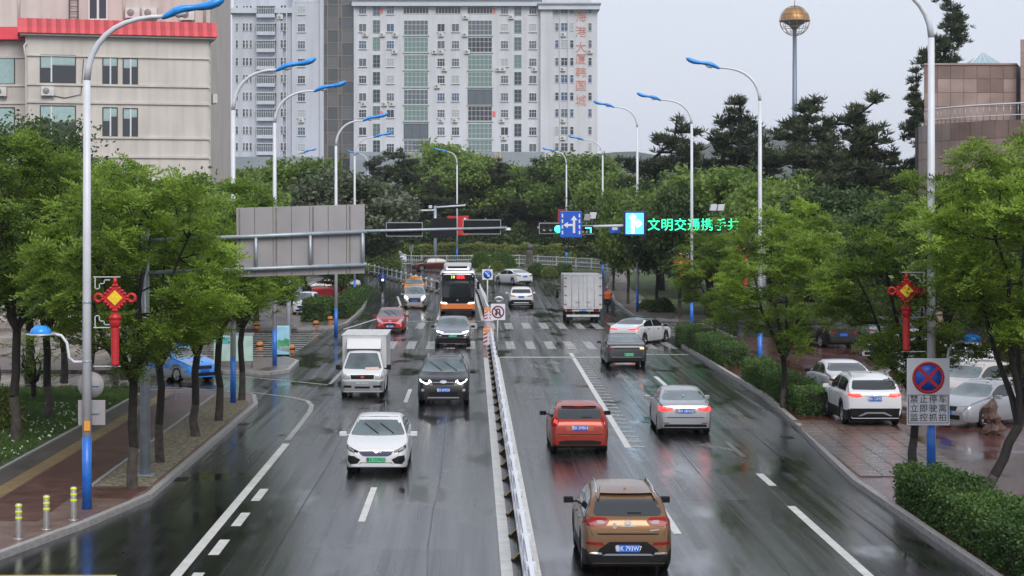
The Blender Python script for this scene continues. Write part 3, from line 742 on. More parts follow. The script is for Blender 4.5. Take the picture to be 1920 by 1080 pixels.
# --- white EV (oncoming)
v = loc(708, 884); c = Car('sedan', 'white electric sedan with dark blue grille panel and green plate, nearest oncoming car', 'car', 'sedan', 4.5, 1.7, 1.47, p_white, (v[0], v[1]+1.35, 0), PI, cf=.3)
c.glazing(); c.mirrors(p_white, sz=(.2,.12,.13)); c.seams((-.1,.36)); c.handles((-.42,.1), chrome); c.wiper('front', (-.45,-.02), ln=.5)
c.patch('headlight', [(.46,.66),(.62,.72),(.74,.8),(.8,.8),(.8,.72),(.7,.65),(.5,.62)], 'front', black_gloss, .008, True, .05)
c.patch('headlight_lens', [(.58,.675),(.72,.74),(.76,.74),(.74,.69),(.64,.655)], 'front', clear_lens, .014, True, .05)
navy = mat('navy_gloss', (.012,.014,.06), .15, coat=1.)
c.patch('grille_panel', [(-.47,.655),(-.1,.66),(0,.685),(.1,.66),(.47,.655),(.4,.56),(.3,.525),(-.3,.525),(-.4,.56)], 'front', navy, .008, dens=.06)
c.patch('side_intake', [(.42,.44),(.6,.53),(.76,.54),(.78,.4),(.7,.31),(.5,.33)], 'front', blackp, .006, True, .05)
c.patch('lower_intake', [(-.5,.26),(.5,.26),(.42,.36),(-.42,.36)], 'front', blackp, .006, dens=.08)
c.patch('chin_trim', [(-.66,.285),(-.5,.275),(-.4,.345),(.4,.345),(.5,.275),(.66,.285),(.64,.25),(-.64,.25)], 'front', p_white, .02, dens=.08)
c.patch('badge', [(-.07,.68),(-.04,.69),(0,.63),(.04,.69),(.07,.68),(.0,.585)], 'front', chrome, .02, dens=.04)
c.plate('front', .435, plate_green, '鲁K D29620', plate_ink, w=.48)
# --- black SUV (oncoming)
v = loc(832, 757); c = Car('suv', 'black SUV with bright angular headlights and roof rails, oncoming beside the barrier', 'SUV', 'suv', 4.8, 1.93, 1.73, p_black, (v[0], v[1]+1.4, 0), PI, clad=blackp)
c.glazing(); c.mirrors(p_black); c.rails(); c.wiper('front', (-.5,.05), ln=.62); c.seams((-.14,.33))
c.patch('headlight', [(.42,.8),(.5,.94),(.86,1.02),(.9,.9),(.62,.78)], 'front', black_gloss, .01, True, .05)
c.patch('daytime_light', [(.44,.86),(.5,.92),(.52,.84),(.64,.8),(.86,.92),(.88,.99),(.84,.97),(.8,.92),(.64,.845),(.55,.88),(.53,.96),(.46,.92)], 'front', head_lit, .018, True, .04)
c.patch('grille', [(-.42,.97),(.42,.97),(.4,.78),(-.4,.78)], 'front', blackp, .01, dens=.08)
for z in (.82,.87,.92): c.patch('grille_bar', [(-.4,z),(.4,z),(.4,z+.015),(-.4,z+.015)], 'front', alloy if z == .87 else black_gloss, .02, dens=.1)
c.patch('badge', [(.13*math.cos(a*PI/8), .89+.05*math.sin(a*PI/8)) for a in range(16)], 'front', chrome, .03, dens=.05)
c.patch('lower_intake', [(-.5,.36),(.5,.36),(.55,.55),(-.55,.55)], 'front', blackp, .008, dens=.08)
c.patch('fog_lamp', [(.76+.06*math.cos(a*PI/6), .6+.05*math.sin(a*PI/6)) for a in range(12)], 'front', clear_lens, .014, True, .05)
c.patch('skid_trim', [(-.6,.3),(.6,.3),(.56,.345),(-.56,.345)], 'front', alloy, .014, dens=.1)
c.plate('front', .6, plate_blue, '鲁K 6M328', plate_white)
# --- grey crossover (oncoming)
v = loc(849, 650); c = Car('suv', 'blue-grey electric crossover with slim headlights and green plate, behind the black SUV', 'SUV', 'suv', 4.6, 1.95, 1.6, p_lgrey, (v[0], v[1]+1.3, 0), PI, clad=blackp)
c.glazing(); c.mirrors(blackp); c.seams((-.14,.33))
c.patch('headlight', [(.5,.83),(.86,.93),(.88,.86),(.55,.8)], 'front', head_lit, .012, True, .05)
c.patch('lower_bumper', [(-.86,.25),(.86,.25),(.9,.55),(.8,.78),(.5,.72),(-.5,.72),(-.8,.78),(-.9,.55)], 'front', black_gloss, .008, dens=.08)
c.patch('bumper_blade', [(-.8,.52),(.8,.52),(.84,.58),(-.84,.58)], 'front', p_grey, .02, dens=.1)
c.patch('fog_trim', [(.6,.66),(.86,.72),(.86,.68),(.62,.63)], 'front', alloy, .02, True, .08)
c.plate('front', .66, plate_green, '鲁K D86N', plate_ink)
# --- crimson hatch (oncoming)
v = loc(732, 624); c = Car('hatchback', 'crimson hatchback with blue plate, oncoming in the kerb lane', 'car', 'hatch', 4.2, 1.78, 1.5, p_crim, (v[0], v[1]+1.3, 0), PI)
c.glazing(); c.mirrors(p_crim); c.wiper('front', (-.4,0.), ln=.5)
c.patch('headlight', [(.4,.68),(.62,.86),(.8,.9),(.84,.8),(.7,.7)], 'front', clear_lens, .012, True, .05)
c.patch('grille', [(-.36,.48),(.36,.48),(.42,.6),(.25,.64),(-.25,.64),(-.42,.6)], 'front', blackp, .008, dens=.06)
c.patch('lower_intake', [(-.6,.27),(.6,.27),(.6,.36),(-.6,.36)], 'front', blackp, .008, dens=.08)
c.patch('fog_lamp', [(.66+.05*math.cos(a*PI/6), .5+.05*math.sin(a*PI/6)) for a in range(12)], 'front', clear_lens, .014, True, .05)
c.patch('badge', [(-.08,.72),(.08,.72),(.06,.8),(0,.75),(-.06,.8)], 'front', chrome, .02, dens=.05)
c.plate('front', .43, plate_blue, '鲁K 2P05', plate_white)
# --- silver minivan (oncoming)
v = loc(778, 578); c = Car('minivan', 'silver minivan with round glowing headlights beside the bus', 'van', 'minivan', 4.4, 1.76, 1.72, p_silver, (v[0], v[1]+1.3, zg(v[1])), PI)
c.glazing(); c.mirrors(p_silver); c.wiper('front', (-.4,0.), ln=.5)
c.patch('headlight', [(.5,.76),(.58,.93),(.78,.97),(.8,.86),(.66,.76)], 'front', head_lit, .014, True, .05)
c.patch('grille', [(-.42,.5),(.42,.5),(.5,.72),(.44,.82),(-.44,.82),(-.5,.72)], 'front', blackp, .008, dens=.06)
c.patch('grille_trim', [(-.5,.83),(.5,.83),(.48,.86),(-.48,.86)], 'front', alloy, .016, dens=.08)
c.patch('fog_lamp', [(.66+.08*math.cos(a*PI/6), .48+.07*math.sin(a*PI/6)) for a in range(12)], 'front', blackp, .014, True, .05)
c.plate('front', .58, plate_blue, '', plate_white)
# --- yellow taxi behind it
v = loc(779, 556); c = Car('taxi', 'orange taxi mostly hidden behind the silver minivan', 'taxi', 'sedan', 4.5, 1.74, 1.6, p_yel, (v[0]-.1, v[1]+1.2, zg(v[1])), PI)
c.glazing(); c.mirrors(p_yel)
c.patch('headlight', [(.5,.72),(.76,.86),(.8,.76),(.6,.68)], 'front', clear_lens, .012, True, .05)
mb = MB(); mb.bx(-.35,.35,-.1,.1,0,.14); o = mb.build('roof_sign', p_yel, c.t, bevel=.04); o.location = (0,.1,c.top(.1))
# ================================================================== MORE VEHICLES
def std(c, m, mir=None, bar=False):
    c.glazing(); c.mirrors(mir or m); c.seams((c.k['pil'][-1] if c.k['pil'] else 0, .36))
    s = c.f; W = c.W/2
    c.patch('headlight', [(W*.5,.74*s),(W*.68,.84*s),(W*.88,.86*s),(W*.9,.76*s),(W*.65,.7*s)], 'front', clear_lens, .012, True, .06)
    c.patch('grille', [(-W*.42,.56*s),(W*.42,.56*s),(W*.46,.7*s),(-W*.46,.7*s)], 'front', blackp, .008, dens=.08)
    c.patch('lower_intake', [(-W*.6,.28*s),(W*.6,.28*s),(W*.6,.42*s),(-W*.6,.42*s)], 'front', blackp, .008, dens=.1)
    c.patch('tail_light', [(W*.5,.84*s),(W*.9,.92*s),(W*.9,.82*s),(W*.56,.78*s)], 'rear', red_lens, .012, True, .06)
    c.patch('bumper_valance', [(-W*.82,.26*s),(W*.82,.26*s),(W*.78,.4*s),(-W*.78,.4*s)], 'rear', blackp, .01, dens=.1)
    c.plate('front', .5*s, plate_blue, '', plate_white); c.plate('rear', .72*s, plate_blue, '', plate_white)
# --- parked white SUV on the right
v = loc(1630, 803); c = Car('suv', 'white SUV parked on the wet pavement with red tail lights on', 'SUV', 'suv', 4.5, 1.9, 1.68, p_white, (v[0], v[1]+1.3, .13), 0., clad=blackp)
c.glazing(); c.mirrors(p_white); c.rails(alloy); c.seams((-.14,.33)); c.handles((-.42,.12), chrome)
c.patch('tail_light', [(.42,1.0),(.5,1.1),(.86,1.1),(.88,1.02),(.6,.98)], 'rear', red_lit, .014, True, .05)
c.patch('lower_bumper', [(-.88,.28),(.88,.28),(.88,.6),(.8,.62),(-.8,.62),(-.88,.6)], 'rear', blackp, .01, dens=.1)
c.patch('skid_trim', [(-.55,.38),(-.3,.5),(.3,.5),(.55,.38),(.5,.36),(.26,.45),(-.26,.45),(-.5,.36)], 'rear', alloy, .02, dens=.08)
c.patch('badge', [(.07*math.cos(a*PI/6), 1.08+.05*math.sin(a*PI/6)) for a in range(12)], 'rear', chrome, .014, dens=.05)
c.patch('chrome_strip', [(-.4,1.015),(.4,1.015),(.4,1.03),(-.4,1.03)], 'rear', chrome, .012, dens=.1)
c.plate('rear', .93, plate_blue, '鲁K 12M25', plate_white)
v = loc(1590, 757); c = Car('sedan', 'white sedan parked just beyond the white SUV with lit tail lights', 'car', 'sedan', 4.6, 1.8, 1.46, p_white, (v[0]-.1, v[1]+1.3, .13), .02); std(c, p_white, black_gloss); c.handles((-.42,.1), chrome)
hd = math.radians(127)
for (x, y, kind, m, lab, L, H, rz) in (
  (17.3, 64.2, 'sedan', p_silver, 'silver car parked nose out beside the no-stopping sign, nearest of its row', 4.5, 1.46, hd),
  (18.3, 69.6, 'suv', carpaint('champagne_paint', (.5,.45,.42), .4), 'champagne SUV parked second in the row right of the sign', 4.5, 1.66, hd),
  (19.2, 75.2, 'sedan', p_white, 'white car parked third in the row behind the sign', 4.6, 1.46, hd),
  (20.0, 81.0, 'suv', p_white, 'white SUV parked fourth in the row behind the sign', 4.5, 1.65, hd),
  (20.6, 87.0, 'sedan', p_silver, 'silver car parked fifth in the row, under the trees', 4.6, 1.46, hd),
  (20.9, 93.5, 'hatch', p_white, 'white hatchback parked sixth in the row, under the trees', 4.1, 1.5, hd),
  (18.9, 103.5, 'suv', p_black, 'black SUV parked far back on the right pavement', 4.6, 1.7, .3),
  (21.5, 106.0, 'sedan', p_lgrey, 'blue-grey car parked next to the black SUV under the trees', 4.6, 1.46, .3)):
    c = Car('parked_car', lab, 'car', kind, L, 1.82, H, m, (x, y, .13), rz, 'cars parked on the right pavement', clad=blackp if kind == 'suv' else None); std(c, m)
# --- blue and silver taxi on the left side street
c = Car('taxi', 'blue and silver taxi waiting at the left side street behind the trees', 'taxi', 'sedan', 4.4, 1.74, 1.5, p_blue, (-12.9, 83.2, .0), math.radians(-136), clad=p_silver)
std(c, p_silver); c.patch('silver_panel', [(-1.6,.3),(1.7,.3),(2.0,.62),(.9,.6),(-.4,.42),(-1.4,.66)], 'side', p_silver, .006, dens=.12)
mb = MB(); mb.bx(-.3,.3,-.08,.08,0,.12); o = mb.build('roof_sign', p_blue, c.t, bevel=.03); o.location = (0,.1,c.top(.1)-.01)
# --- others on the left
v = loc(572, 594); c = Car('microcar', 'tiny white electric microcar parked by the hedge', 'car', 'minivan', 2.9, 1.55, 1.62, p_white, (v[0], v[1]+1.2, zg(v[1])+.13), PI-.15); std(c, p_white)
v = loc(612, 566); c = Car('parked_car', 'red car parked sideways behind the hedge on the left', 'car', 'sedan', 4.5, 1.8, 1.5, p_crim, (v[0]-.5, v[1]+2, zg(v[1]+2)+.13), PI/2, 'cars parked on the left plaza'); std(c, p_crim)
v = loc(556, 578); c = Car('parked_car', 'dark grey car parked behind the white microcar', 'car', 'suv', 4.4, 1.8, 1.62, p_grey, (v[0]-.4, v[1]+3.4, zg(v[1])+.13), PI-.2, 'cars parked on the left plaza'); std(c, p_grey)
v = loc(668, 556); c = Car('parked_car', 'white car parked at the far end of the left hedge', 'car', 'sedan', 4.5, 1.8, 1.46, p_white, (v[0]-2.2, v[1]+4, zg(v[1]+4)+.13), PI/2+.3, 'cars parked on the left plaza'); std(c, p_white)
v = loc(800, 508); c = Car('sedan', 'dark red car passing behind the white railing left of the bus', 'car', 'sedan', 4.5, 1.8, 1.46, carpaint('maroon_paint', (.06,.006,.008)), (v[0]+.6, v[1], zg(v[1])), PI/2+.25); std(c, MATS['maroon_paint'])
v = loc(738, 494); c = Car('sedan', 'white car at the far left bend by the railing', 'car', 'sedan', 4.5, 1.8, 1.48, p_white, (v[0], v[1]+2, zg(v[1])), PI+.35); std(c, p_white)
v = loc(706, 494); c = Car('suv', 'dark SUV at the far left bend beside the white car', 'SUV', 'suv', 4.5, 1.8, 1.68, p_grey, (v[0], v[1]+3, zg(v[1])), PI+.4); std(c, p_grey)

# --- city bus
def rounded(w, z0, z1, r, n=4, rb=.08):
    pts = []
    for (cx, cz, a0, rr) in ((w-r, z1-r, 0, r), (-w+r, z1-r, PI/2, r), (-w+rb, z0+rb, PI, rb), (w-rb, z0+rb, 1.5*PI, rb)):
        for j in range(n+1):
            a = a0 + PI/2*j/n; pts.append((cx + rr*math.cos(a), cz + rr*math.sin(a)))
    return pts
def shell(sections):
    """sections: list of (y, outline[(x,z)])"""
    mb = MB(); m = len(sections[0][1]); vs = [(x, y, z) for y, o in sections for x, z in o]; fs = []
    for i in range(len(sections)-1):
        for j in range(m): a, b = i*m+j, i*m+(j+1) % m; fs.append((a, b, b+m, a+m))
    fs += [tuple(range(m))[::-1], tuple((len(sections)-1)*m+j for j in range(m))]
    mb.add(vs, fs, 0, True); return mb
bus = thing('city_bus', 'city bus with black front, orange bumper and red route display', 'bus', (-1.08, 138 + 5.2, zg(140)), PI)
bus_silver = mat('bus_silver', (.42,.43,.45), .3, .3, coat=.8); bus_orange = mat('bus_orange', (.65,.17,.02), .3, coat=1.)
W_, HL = 1.275, 5.2
o = shell([(-HL, rounded(W_-.06,.5,3.1,.2)),(-HL+.1, rounded(W_,.35,3.2,.2)),(HL-.35, rounded(W_,.32,3.25,.2)),(HL-.12, rounded(W_-.02,.34,3.2,.22)),(HL, rounded(W_-.12,.42,3.0,.3))]).build('body', bus_silver, bus); o.data.set_sharp_from_angle(angle=math.radians(40))
class Fake(Car):
    def __init__(s, t, o, L, W, H): s.t = t; s.hl = L/2; s.L = L; s.W = W; s.H = H; s.bvh = BVHTree.FromPolygons([v.co.copy() for v in o.data.vertices], [tuple(p.vertices) for p in o.data.polygons]); s.body = o
b = Fake(bus, o, 2*HL, 2.55, 3.2)
b.patch('front_panel', [(-1.2,.9),(1.2,.9),(1.23,2.9),(1.1,3.1),(-1.1,3.1),(-1.23,2.9)], 'front', black_gloss, .012, dens=.15)
b.patch('windscreen', [(-1.14,1.35),(1.14,1.35),(1.16,2.55),(-1.16,2.55)], 'front', glass_dark, .024, dens=.15)
b.patch('front_bumper', [(-1.22,.52),(1.22,.52),(1.24,.86),(-1.24,.86)], 'front', bus_orange, .03, dens=.12)
b.patch('headlight', [(.74,.88),(1.16,.9),(1.2,1.0),(.8,.98)], 'front', head_lit, .04, True, .08)
disp = b.patch('route_display', [(-.75,2.62),(.75,2.62),(.75,2.95),(-.75,2.95)], 'front', blackp, .024, dens=.15)[0]
text('19', .3, mat('led_yellow', (.1,.1,.02), .5, emit=(.75,1,.1), estr=1.6), (.62-.28, HL+.05, 2.79), disp, '+y')
text('城铁', .3, mat('led_red', (.2,.01,.01), .5, emit=(1,.03,.05), estr=2.2), (-.22, HL+.05, 2.79), disp, '+y')
b.patch('lower_skirt', [(-1.2,.34),(1.2,.34),(1.2,.515),(-1.2,.515)], 'front', blackp, .02, dens=.12)
b.patch('badge', [(.07*math.cos(a*PI/6), 1.14+.07*math.sin(a*PI/6)) for a in range(12)], 'front', chrome, .03, dens=.05)
b.plate('front', .6, plate_green, '', plate_ink, w=.5); bpy.context.view_layer.update()
for i in range(6):
    y = -4.4 + i*1.5
    if i == 5: y = 3.4
    b.patch('side_window', [(y,1.3),(y+1.36,1.3),(y+1.36,2.6),(y,2.6)], 'side', glass_dark, .01, dens=.3)
b.patch('side_stripe', [(-5,.5),(4.8,.5),(4.8,.95),(-5,.95)], 'side', bus_orange, .012, dens=.5)
mb = MB()
o = shell([(-1.2, rounded(.85,3.2,3.42,.06)),(-1.1, rounded(1.02,3.2,3.72,.14)),(3.7, rounded(1.02,3.2,3.78,.16)),(4.1, rounded(.95,3.2,3.62,.2)),(4.25, rounded(.85,3.2,3.3,.04))]).build('roof_unit', bus_silver, bus); o.data.set_sharp_from_angle(angle=math.radians(40))
mb = MB(); mb.bx(-.7,.7,4.0,4.25,3.42,3.56); mb.build('roof_vent', blackp, bus, bevel=.03)
for sg in (1,-1):
    mb = MB(); mb.tube([(sg*1.2,4.9,2.75),(sg*1.42,5.2,2.7),(sg*1.48,5.25,2.5)], .03, 6); mb.build('mirror_arm', blackp, bus)
    mb = MB(); mb.cbx((sg*1.48,5.25,2.2),(.2,.12,.55)); mb.build('wing_mirror', blackp, bus, bevel=.04)
tm, rm = wheel_mesh(.48, .28, galv)
for y in (2.7, -3.2):
    for sg in (1,-1):
        o = link('wheel', rm, bus); o.location = (sg*1.13, y, .48); o.rotation_euler = (0,0,0 if sg > 0 else PI); link('tyre', tm, o)
mb = MB(); mb.tube([(-.9,HL+.04,1.5),(-.3,HL+.05,2.1)], .015, 4); mb.build('wiper', blackp, bus)

# --- white box truck
tr_w = mat('truck_white', (.5,.51,.53), .35, var=.06, vscale=1., coat=.3); tr_f = mat('truck_frame', (.5,.5,.5), .5, var=.15, vscale=3)
v = loc(1093, 607); T = thing('box_truck', 'white box truck seen from behind with closed double rear doors', 'truck', (v[0], v[1]+3.0, 0), 0.)
hw = 1.26
mb = MB(); mb.bx(-hw,hw,-3,1.6,1.02,3.28); mb.build('cargo_box', tr_w, T, bevel=.03)
for sg in (1,-1):
    d_ = MB(); d_.bx(min(sg*.02,sg*1.16),max(sg*.02,sg*1.16),-3.045,-3.003,1.12,3.18); dd = d_.build('rear_door', tr_w, T, bevel=.01)
    for x in (.28,.75):
        q = MB(); q.tube([(sg*x,-3.07,1.1),(sg*x,-3.07,3.2)], .016, 6); q.build('locking_bar', galv, dd)
    q = MB(); q.bx(min(sg*.2,sg*.5),max(sg*.2,sg*.5),-3.09,-3.06,1.42,1.47); q.build('door_handle', galv, dd)
    for z in (1.3,1.9,2.5,3.05):
        q = MB(); q.bx(min(sg*1.08,sg*1.24),max(sg*1.08,sg*1.24),-3.075,-3.047,z-.035,z+.035); q.build('hinge', mat('hinge_rust', (.2,.1,.07), .7), dd)
    for z in (1.55,1.95,2.35,2.75):
        q = MB(); q.bx(min(sg*.06,sg*1.1),max(sg*.06,sg*1.1),-3.056,-3.046,z-.012,z+.012); q.build('door_rib', tr_f, dd)
mb = MB()
mb.bx(-hw-.01,-hw+.09,-3.05,-3.002,1.0,3.3); mb.bx(hw-.09,hw+.01,-3.05,-3.002,1.0,3.3); mb.bx(-hw+.09,hw-.09,-3.05,-3.002,3.2,3.3); mb.bx(-hw+.09,hw-.09,-3.05,-3.002,1.0,1.1)
mb.build('door_frame', tr_f, T)
mb = MB(); mb.bx(-1.15,1.15,-2.96,-2.86,.82,1.0); mb.build('light_board', tr_w, T, bevel=.01)
mb = MB(); mb.bx(-1.1,1.1,-2.98,-2.9,.45,.6); mb.build('bumper_bar', tr_f, T, bevel=.02)
for sg in (1,-1):
    mb = MB(); mb.bx(min(sg*.72,sg*1.08),max(sg*.72,sg*1.08),-3.0,-2.965,.84,.97); mb.build('tail_light', red_lens, T, bevel=.01)
    mb = MB(); mb.bx(min(sg*.66,sg*1.18),max(sg*.66,sg*1.18),-2.75,-2.72,.25,.8); mb.build('mud_flap', blackp, T)
    mb = MB(); mb.tube([(sg*1.1,2.6,2.1),(sg*1.42,2.5,2.1),(sg*1.46,2.5,2.0)], .025, 6); mb.build('mirror_arm', blackp, T)
    mb = MB(); mb.cbx((sg*1.46,2.5,1.75),(.2,.12,.5)); mb.build('wing_mirror', blackp, T, bevel=.03)
mb = MB(); mb.bx(-.22,.22,-2.99,-2.965,.84,.98); pl = mb.build('license_plate', plate_blue, T); text('鲁K 3C21', .12, plate_white, (0,-2.993,.91), pl, '-y', depth=.002, sx=.8)
mb = MB(); mb.bx(-.4,.4,-2.85,2.6,.55,.98); mb.build('chassis', blackp, T)
o = shell([(1.75, rounded(1.02,.7,2.3,.12)),(2.6, rounded(1.05,.55,2.35,.12)),(3.0, rounded(1.05,.5,2.3,.12)),(3.35, rounded(1.02,.5,1.4,.1)),(3.45, rounded(.98,.5,1.2,.1))]).build('cab', p_white, T); o.data.set_sharp_from_angle(angle=math.radians(40))
ft = Fake(T, o, 6.9, 2.1, 2.3); ft.patch('windscreen', [(-.92,1.4),(.92,1.4),(.92,2.2),(-.92,2.2)], 'front', glass_front, .01, dens=.15)
ft.patch('side_window', [(2.0,1.4),(2.75,1.4),(2.7,2.15),(2.0,2.15)], 'side', glass_dark, .01, dens=.2)
tm, rm = wheel_mesh(.4, .22, galv)
for y in (-1.9, 2.6):
    for sg in (1,-1):
        o = link('wheel', rm, T); o.location = (sg*.95, y, .4); o.rotation_euler = (0,0,0 if sg > 0 else PI); link('tyre', tm, o)

# --- white cargo microvan (oncoming)
v = loc(681, 744); c = Car('cargo_truck', 'small white cargo truck with tall box body, oncoming in the kerb-side lane', 'truck', 'cab', 2.3, 1.7, 1.8, p_white, (v[0], v[1]+.55, 0), PI, cf=.16, cr=.0)
c.glazing(fm=.06); c.mirrors(blackp, z=1.15, sz=(.17,.1,.2), out=.16)
c.patch('headlight', [(.46,.74),(.5,.9),(.74,.93),(.8,.78),(.7,.72)], 'front', clear_lens, .012, True, .05)
c.patch('grille', [(-.44,.74),(.44,.74),(.46,.9),(-.46,.9)], 'front', black_gloss, .01, dens=.06)
c.patch('badge', [(-.08,.83),(0,.86),(.08,.83),(.05,.78),(-.05,.78)], 'front', mat('badge_red', (.5,.05,.03), .3), .022, dens=.05)
c.patch('bumper', [(-.78,.3),(.78,.3),(.8,.66),(-.8,.66)], 'front', p_silver, .03, dens=.1)
c.patch('lower_intake', [(-.3,.38),(.3,.38),(.3,.46),(-.3,.46)], 'front', blackp, .04, dens=.1)
c.patch('fog_recess', [(.42,.4),(.72,.42),(.72,.5),(.42,.5)], 'front', blackp, .038, True, .08)
c.plate('front', .56, plate_blue, '鲁K 70A93', plate_white)
c.patch('dashboard_papers', [(-.66,1.08),(-.1,1.08),(-.1,1.16),(-.6,1.17)], 'front', mat('paper_pink', (.6,.42,.36), .6), .012, dens=.1)
mb = MB(); mb.bx(-.87,.87,-4.0,-.25,.78,2.34); mb.build('cargo_box', tr_w, c.t, bevel=.03)
mb = MB(); mb.prism([(-.25,1.84),(.16,1.84),(-.05,2.18),(-.25,2.24)], -.68, .68, 'x'); mb.build('wind_deflector', p_white, c.t, bevel=.03)
mb = MB(); mb.bx(-.9,.9,-4.02,-.23,2.33,2.38); mb.build('box_roof', tr_f, c.t, bevel=.01)
mb = MB(); mb.bx(-.35,.35,-3.8,-.9,.35,.78); mb.build('chassis', blackp, c.t)
tm, rm = wheel_mesh(.31, .2, alloy)
for sg in (1,-1):
    o = link('wheel', rm, c.t); o.location = (sg*.72, -2.7, .31); o.rotation_euler = (0,0,0 if sg > 0 else PI); link('tyre', tm, o)

# --- people on scooters
skin_m = mat('skin', (.45,.27,.19), .5)
def person_mesh(name, nodes, edges, mats, pick):
    me = bpy.data.meshes.new(name); me.from_pydata([n[0] for n in nodes], edges, [])
    o = bpy.data.objects.new(name, me); COL.objects.link(o)
    md = o.modifiers.new('skin', 'SKIN'); md.use_smooth_shade = True
    for i, n in enumerate(nodes): me.skin_vertices[0].data[i].radius = (n[1], n[1] if len(n) < 3 else n[2])
    me.skin_vertices[0].data[0].use_root = True
    o.modifiers.new('sub', 'SUBSURF').levels = 2; o.modifiers['sub'].render_levels = 2
    bpy.context.view_layer.update()
    m2 = bpy.data.meshes.new_from_object(o.evaluated_get(bpy.context.evaluated_depsgraph_get())); bpy.data.objects.remove(o)
    m2.materials.clear()
    for q in mats: m2.materials.append(q)
    for p in m2.polygons: p.material_index = pick(p.center); p.use_smooth = True
    return m2
def hand_mesh(sg):
    mb = MB(); mb.tube([(0,-.05,0),(0,.0,.0),(0,.045,0)], [.03,.038,.034], 8)
    for i, (x, l) in enumerate(((-.03,.06),(-.01,.07),(.011,.066),(.031,.052))):
        mb.tube([(x,.04,.0),(x,.04+l*.5,-.012),(x,.04+l*.6,-.045),(x,.025+l*.3,-.06)], [.010,.0095,.009,.008], 6)
    mb.tube([(sg*.03,-.01,0),(sg*.055,.02,-.02),(sg*.045,.05,-.04)], [.012,.011,.009], 6)
    return mb
def rider(label, locv, rz, coat, trousers, head_col, helmet_m, hood=None, box=None, body_m=None, lean=0.):
    s = thing('scooter', label[1], 'scooter', locv, rz)
    bm_ = body_m
    mb = MB(); mb.prism([(-.62,.34),(-.1,.32),(.28,.30),(.3,.38),(-.05,.4),(-.2,.66),(-.72,.72),(-.78,.5)], -.13, .13, 'x'); mb.build('body', bm_, s, bevel=.04, segs=3)
    mb = MB(); mb.prism([(.3,.3),(.38,.3),(.5,.92),(.36,.98),(.3,.6)], -.17, .17, 'x'); mb.build('front_shield', bm_, s, bevel=.05, segs=3)
    mb = MB(); mb.prism([(-.74,.72),(-.1,.68),(-.08,.76),(-.3,.8),(-.76,.8)], -.13, .13, 'x'); mb.build('seat', blackp, s, bevel=.03)
    mb = MB(); mb.tube([(0,.62,.28),(0,.5,.75),(0,.42,1.0)], .028, 8); mb.tube([(-.34,.34,1.04),(-.12,.42,1.02),(.12,.42,1.02),(.34,.34,1.04)], .016, 8); mb.build('handlebar', blackp, s)
    mb = MB(); mb.lathe([(0,.56),(.06,.555),(.085,.5),(.09,.44)], (0,0,.88), 12, axis='y'); mb.build('headlight', head_lit if label[2] else clear_lens, s)
    for sg in (1,-1):
        mb = MB(); mb.tube([(sg*.26,.36,1.04),(sg*.3,.36,1.2)], .008, 5); mb.cbx((sg*.31,.36,1.24),(.12,.03,.08)); mb.build('mirror', blackp, s)
    mb = MB(); mb.bx(-.05,.05,-.82,-.76,.6,.68); mb.build('tail_light', red_lens, s, bevel=.01)
    tm, rm = wheel_mesh(.23, .11, galv)
    for y in (-.52, .64):
        o = link('wheel', rm, s); o.location = (0, y, .23); link('tyre', tm, o)
    mb = MB(); mb.prism([(.42,.46),(.5,.5),(.78,.5),(.88,.36),(.84,.34),(.74,.47),(.5,.46)], -.07, .07, 'x'); mb.build('mudguard', bm_, s, bevel=.01)
    if box:
        mb = MB(); mb.bx(-.24,.24,-1.1,-.62,.82,1.26); mb.build('delivery_box', box, s, bevel=.03)
    p = thing('person', label[0], 'person', locv, rz)
    nodes = [((0,-.28,.84),.15,.13),((0,-.26,1.02),.16,.12),((0,-.22,1.2),.185,.12),((0,-.2,1.33),.12,.1),((0,-.18,1.42),.055),((0,-.155,1.5),.085),((0,-.15,1.6),.092,.1),((0,-.15,1.68),.06)]
    edges = [(i,i+1) for i in range(7)]
    for sg in (1,-1):
        b0 = len(nodes)
        nodes += [((sg*.2,-.2,1.31),.075),((sg*.36,-.02,1.08),.052),((sg*.33,.24,1.05),.04),((sg*.12,-.24,.82),.105),((sg*.22,.14,.8),.078),((sg*.22,.12,.42),.052),((sg*.22,.16,.34),.045),((sg*.22,.3,.325),.036)]
        edges += [(2,b0),(b0,b0+1),(b0+1,b0+2),(0,b0+3),(b0+3,b0+4),(b0+4,b0+5),(b0+5,b0+6),(b0+6,b0+7)]
    me = person_mesh('body', nodes, edges, [coat, trousers, skin_m, blackp], lambda q: 2 if q.z > 1.43 else (3 if q.z < .4 else (1 if q.z < .86 and q.y > -.15 else 0)))
    link('body', me, p)
    for sg in (1,-1):
        h = hand_mesh(-sg).build('hand', skin_m, p); h.location = (sg*.335,.3,1.06)
        mb = MB(); mb.lathe([(0,.012),(.009,.009),(.012,0)], (0,0,0), 8, axis='y'); e = mb.build('eye', blackp, p); e.location = (sg*.034,-.052,1.6)
    mb = MB(); mb.tube([(0,-.065,1.6),(0,-.035,1.565),(0,-.06,1.555)], [.008,.014,.006], 6); mb.build('nose', skin_m, p)
    mb = MB(); mb.bx(-.024,.024,-.066,-.056,1.518,1.526); mb.build('mouth', mat('lips', (.3,.1,.09), .5), p)
    mb = MB(); mb.lathe([(.125,-.02),(.13,.04),(.115,.1),(.075,.145),(0,.16)], (0,-.165,1.6), 14); mb.build('helmet', helmet_m, p)
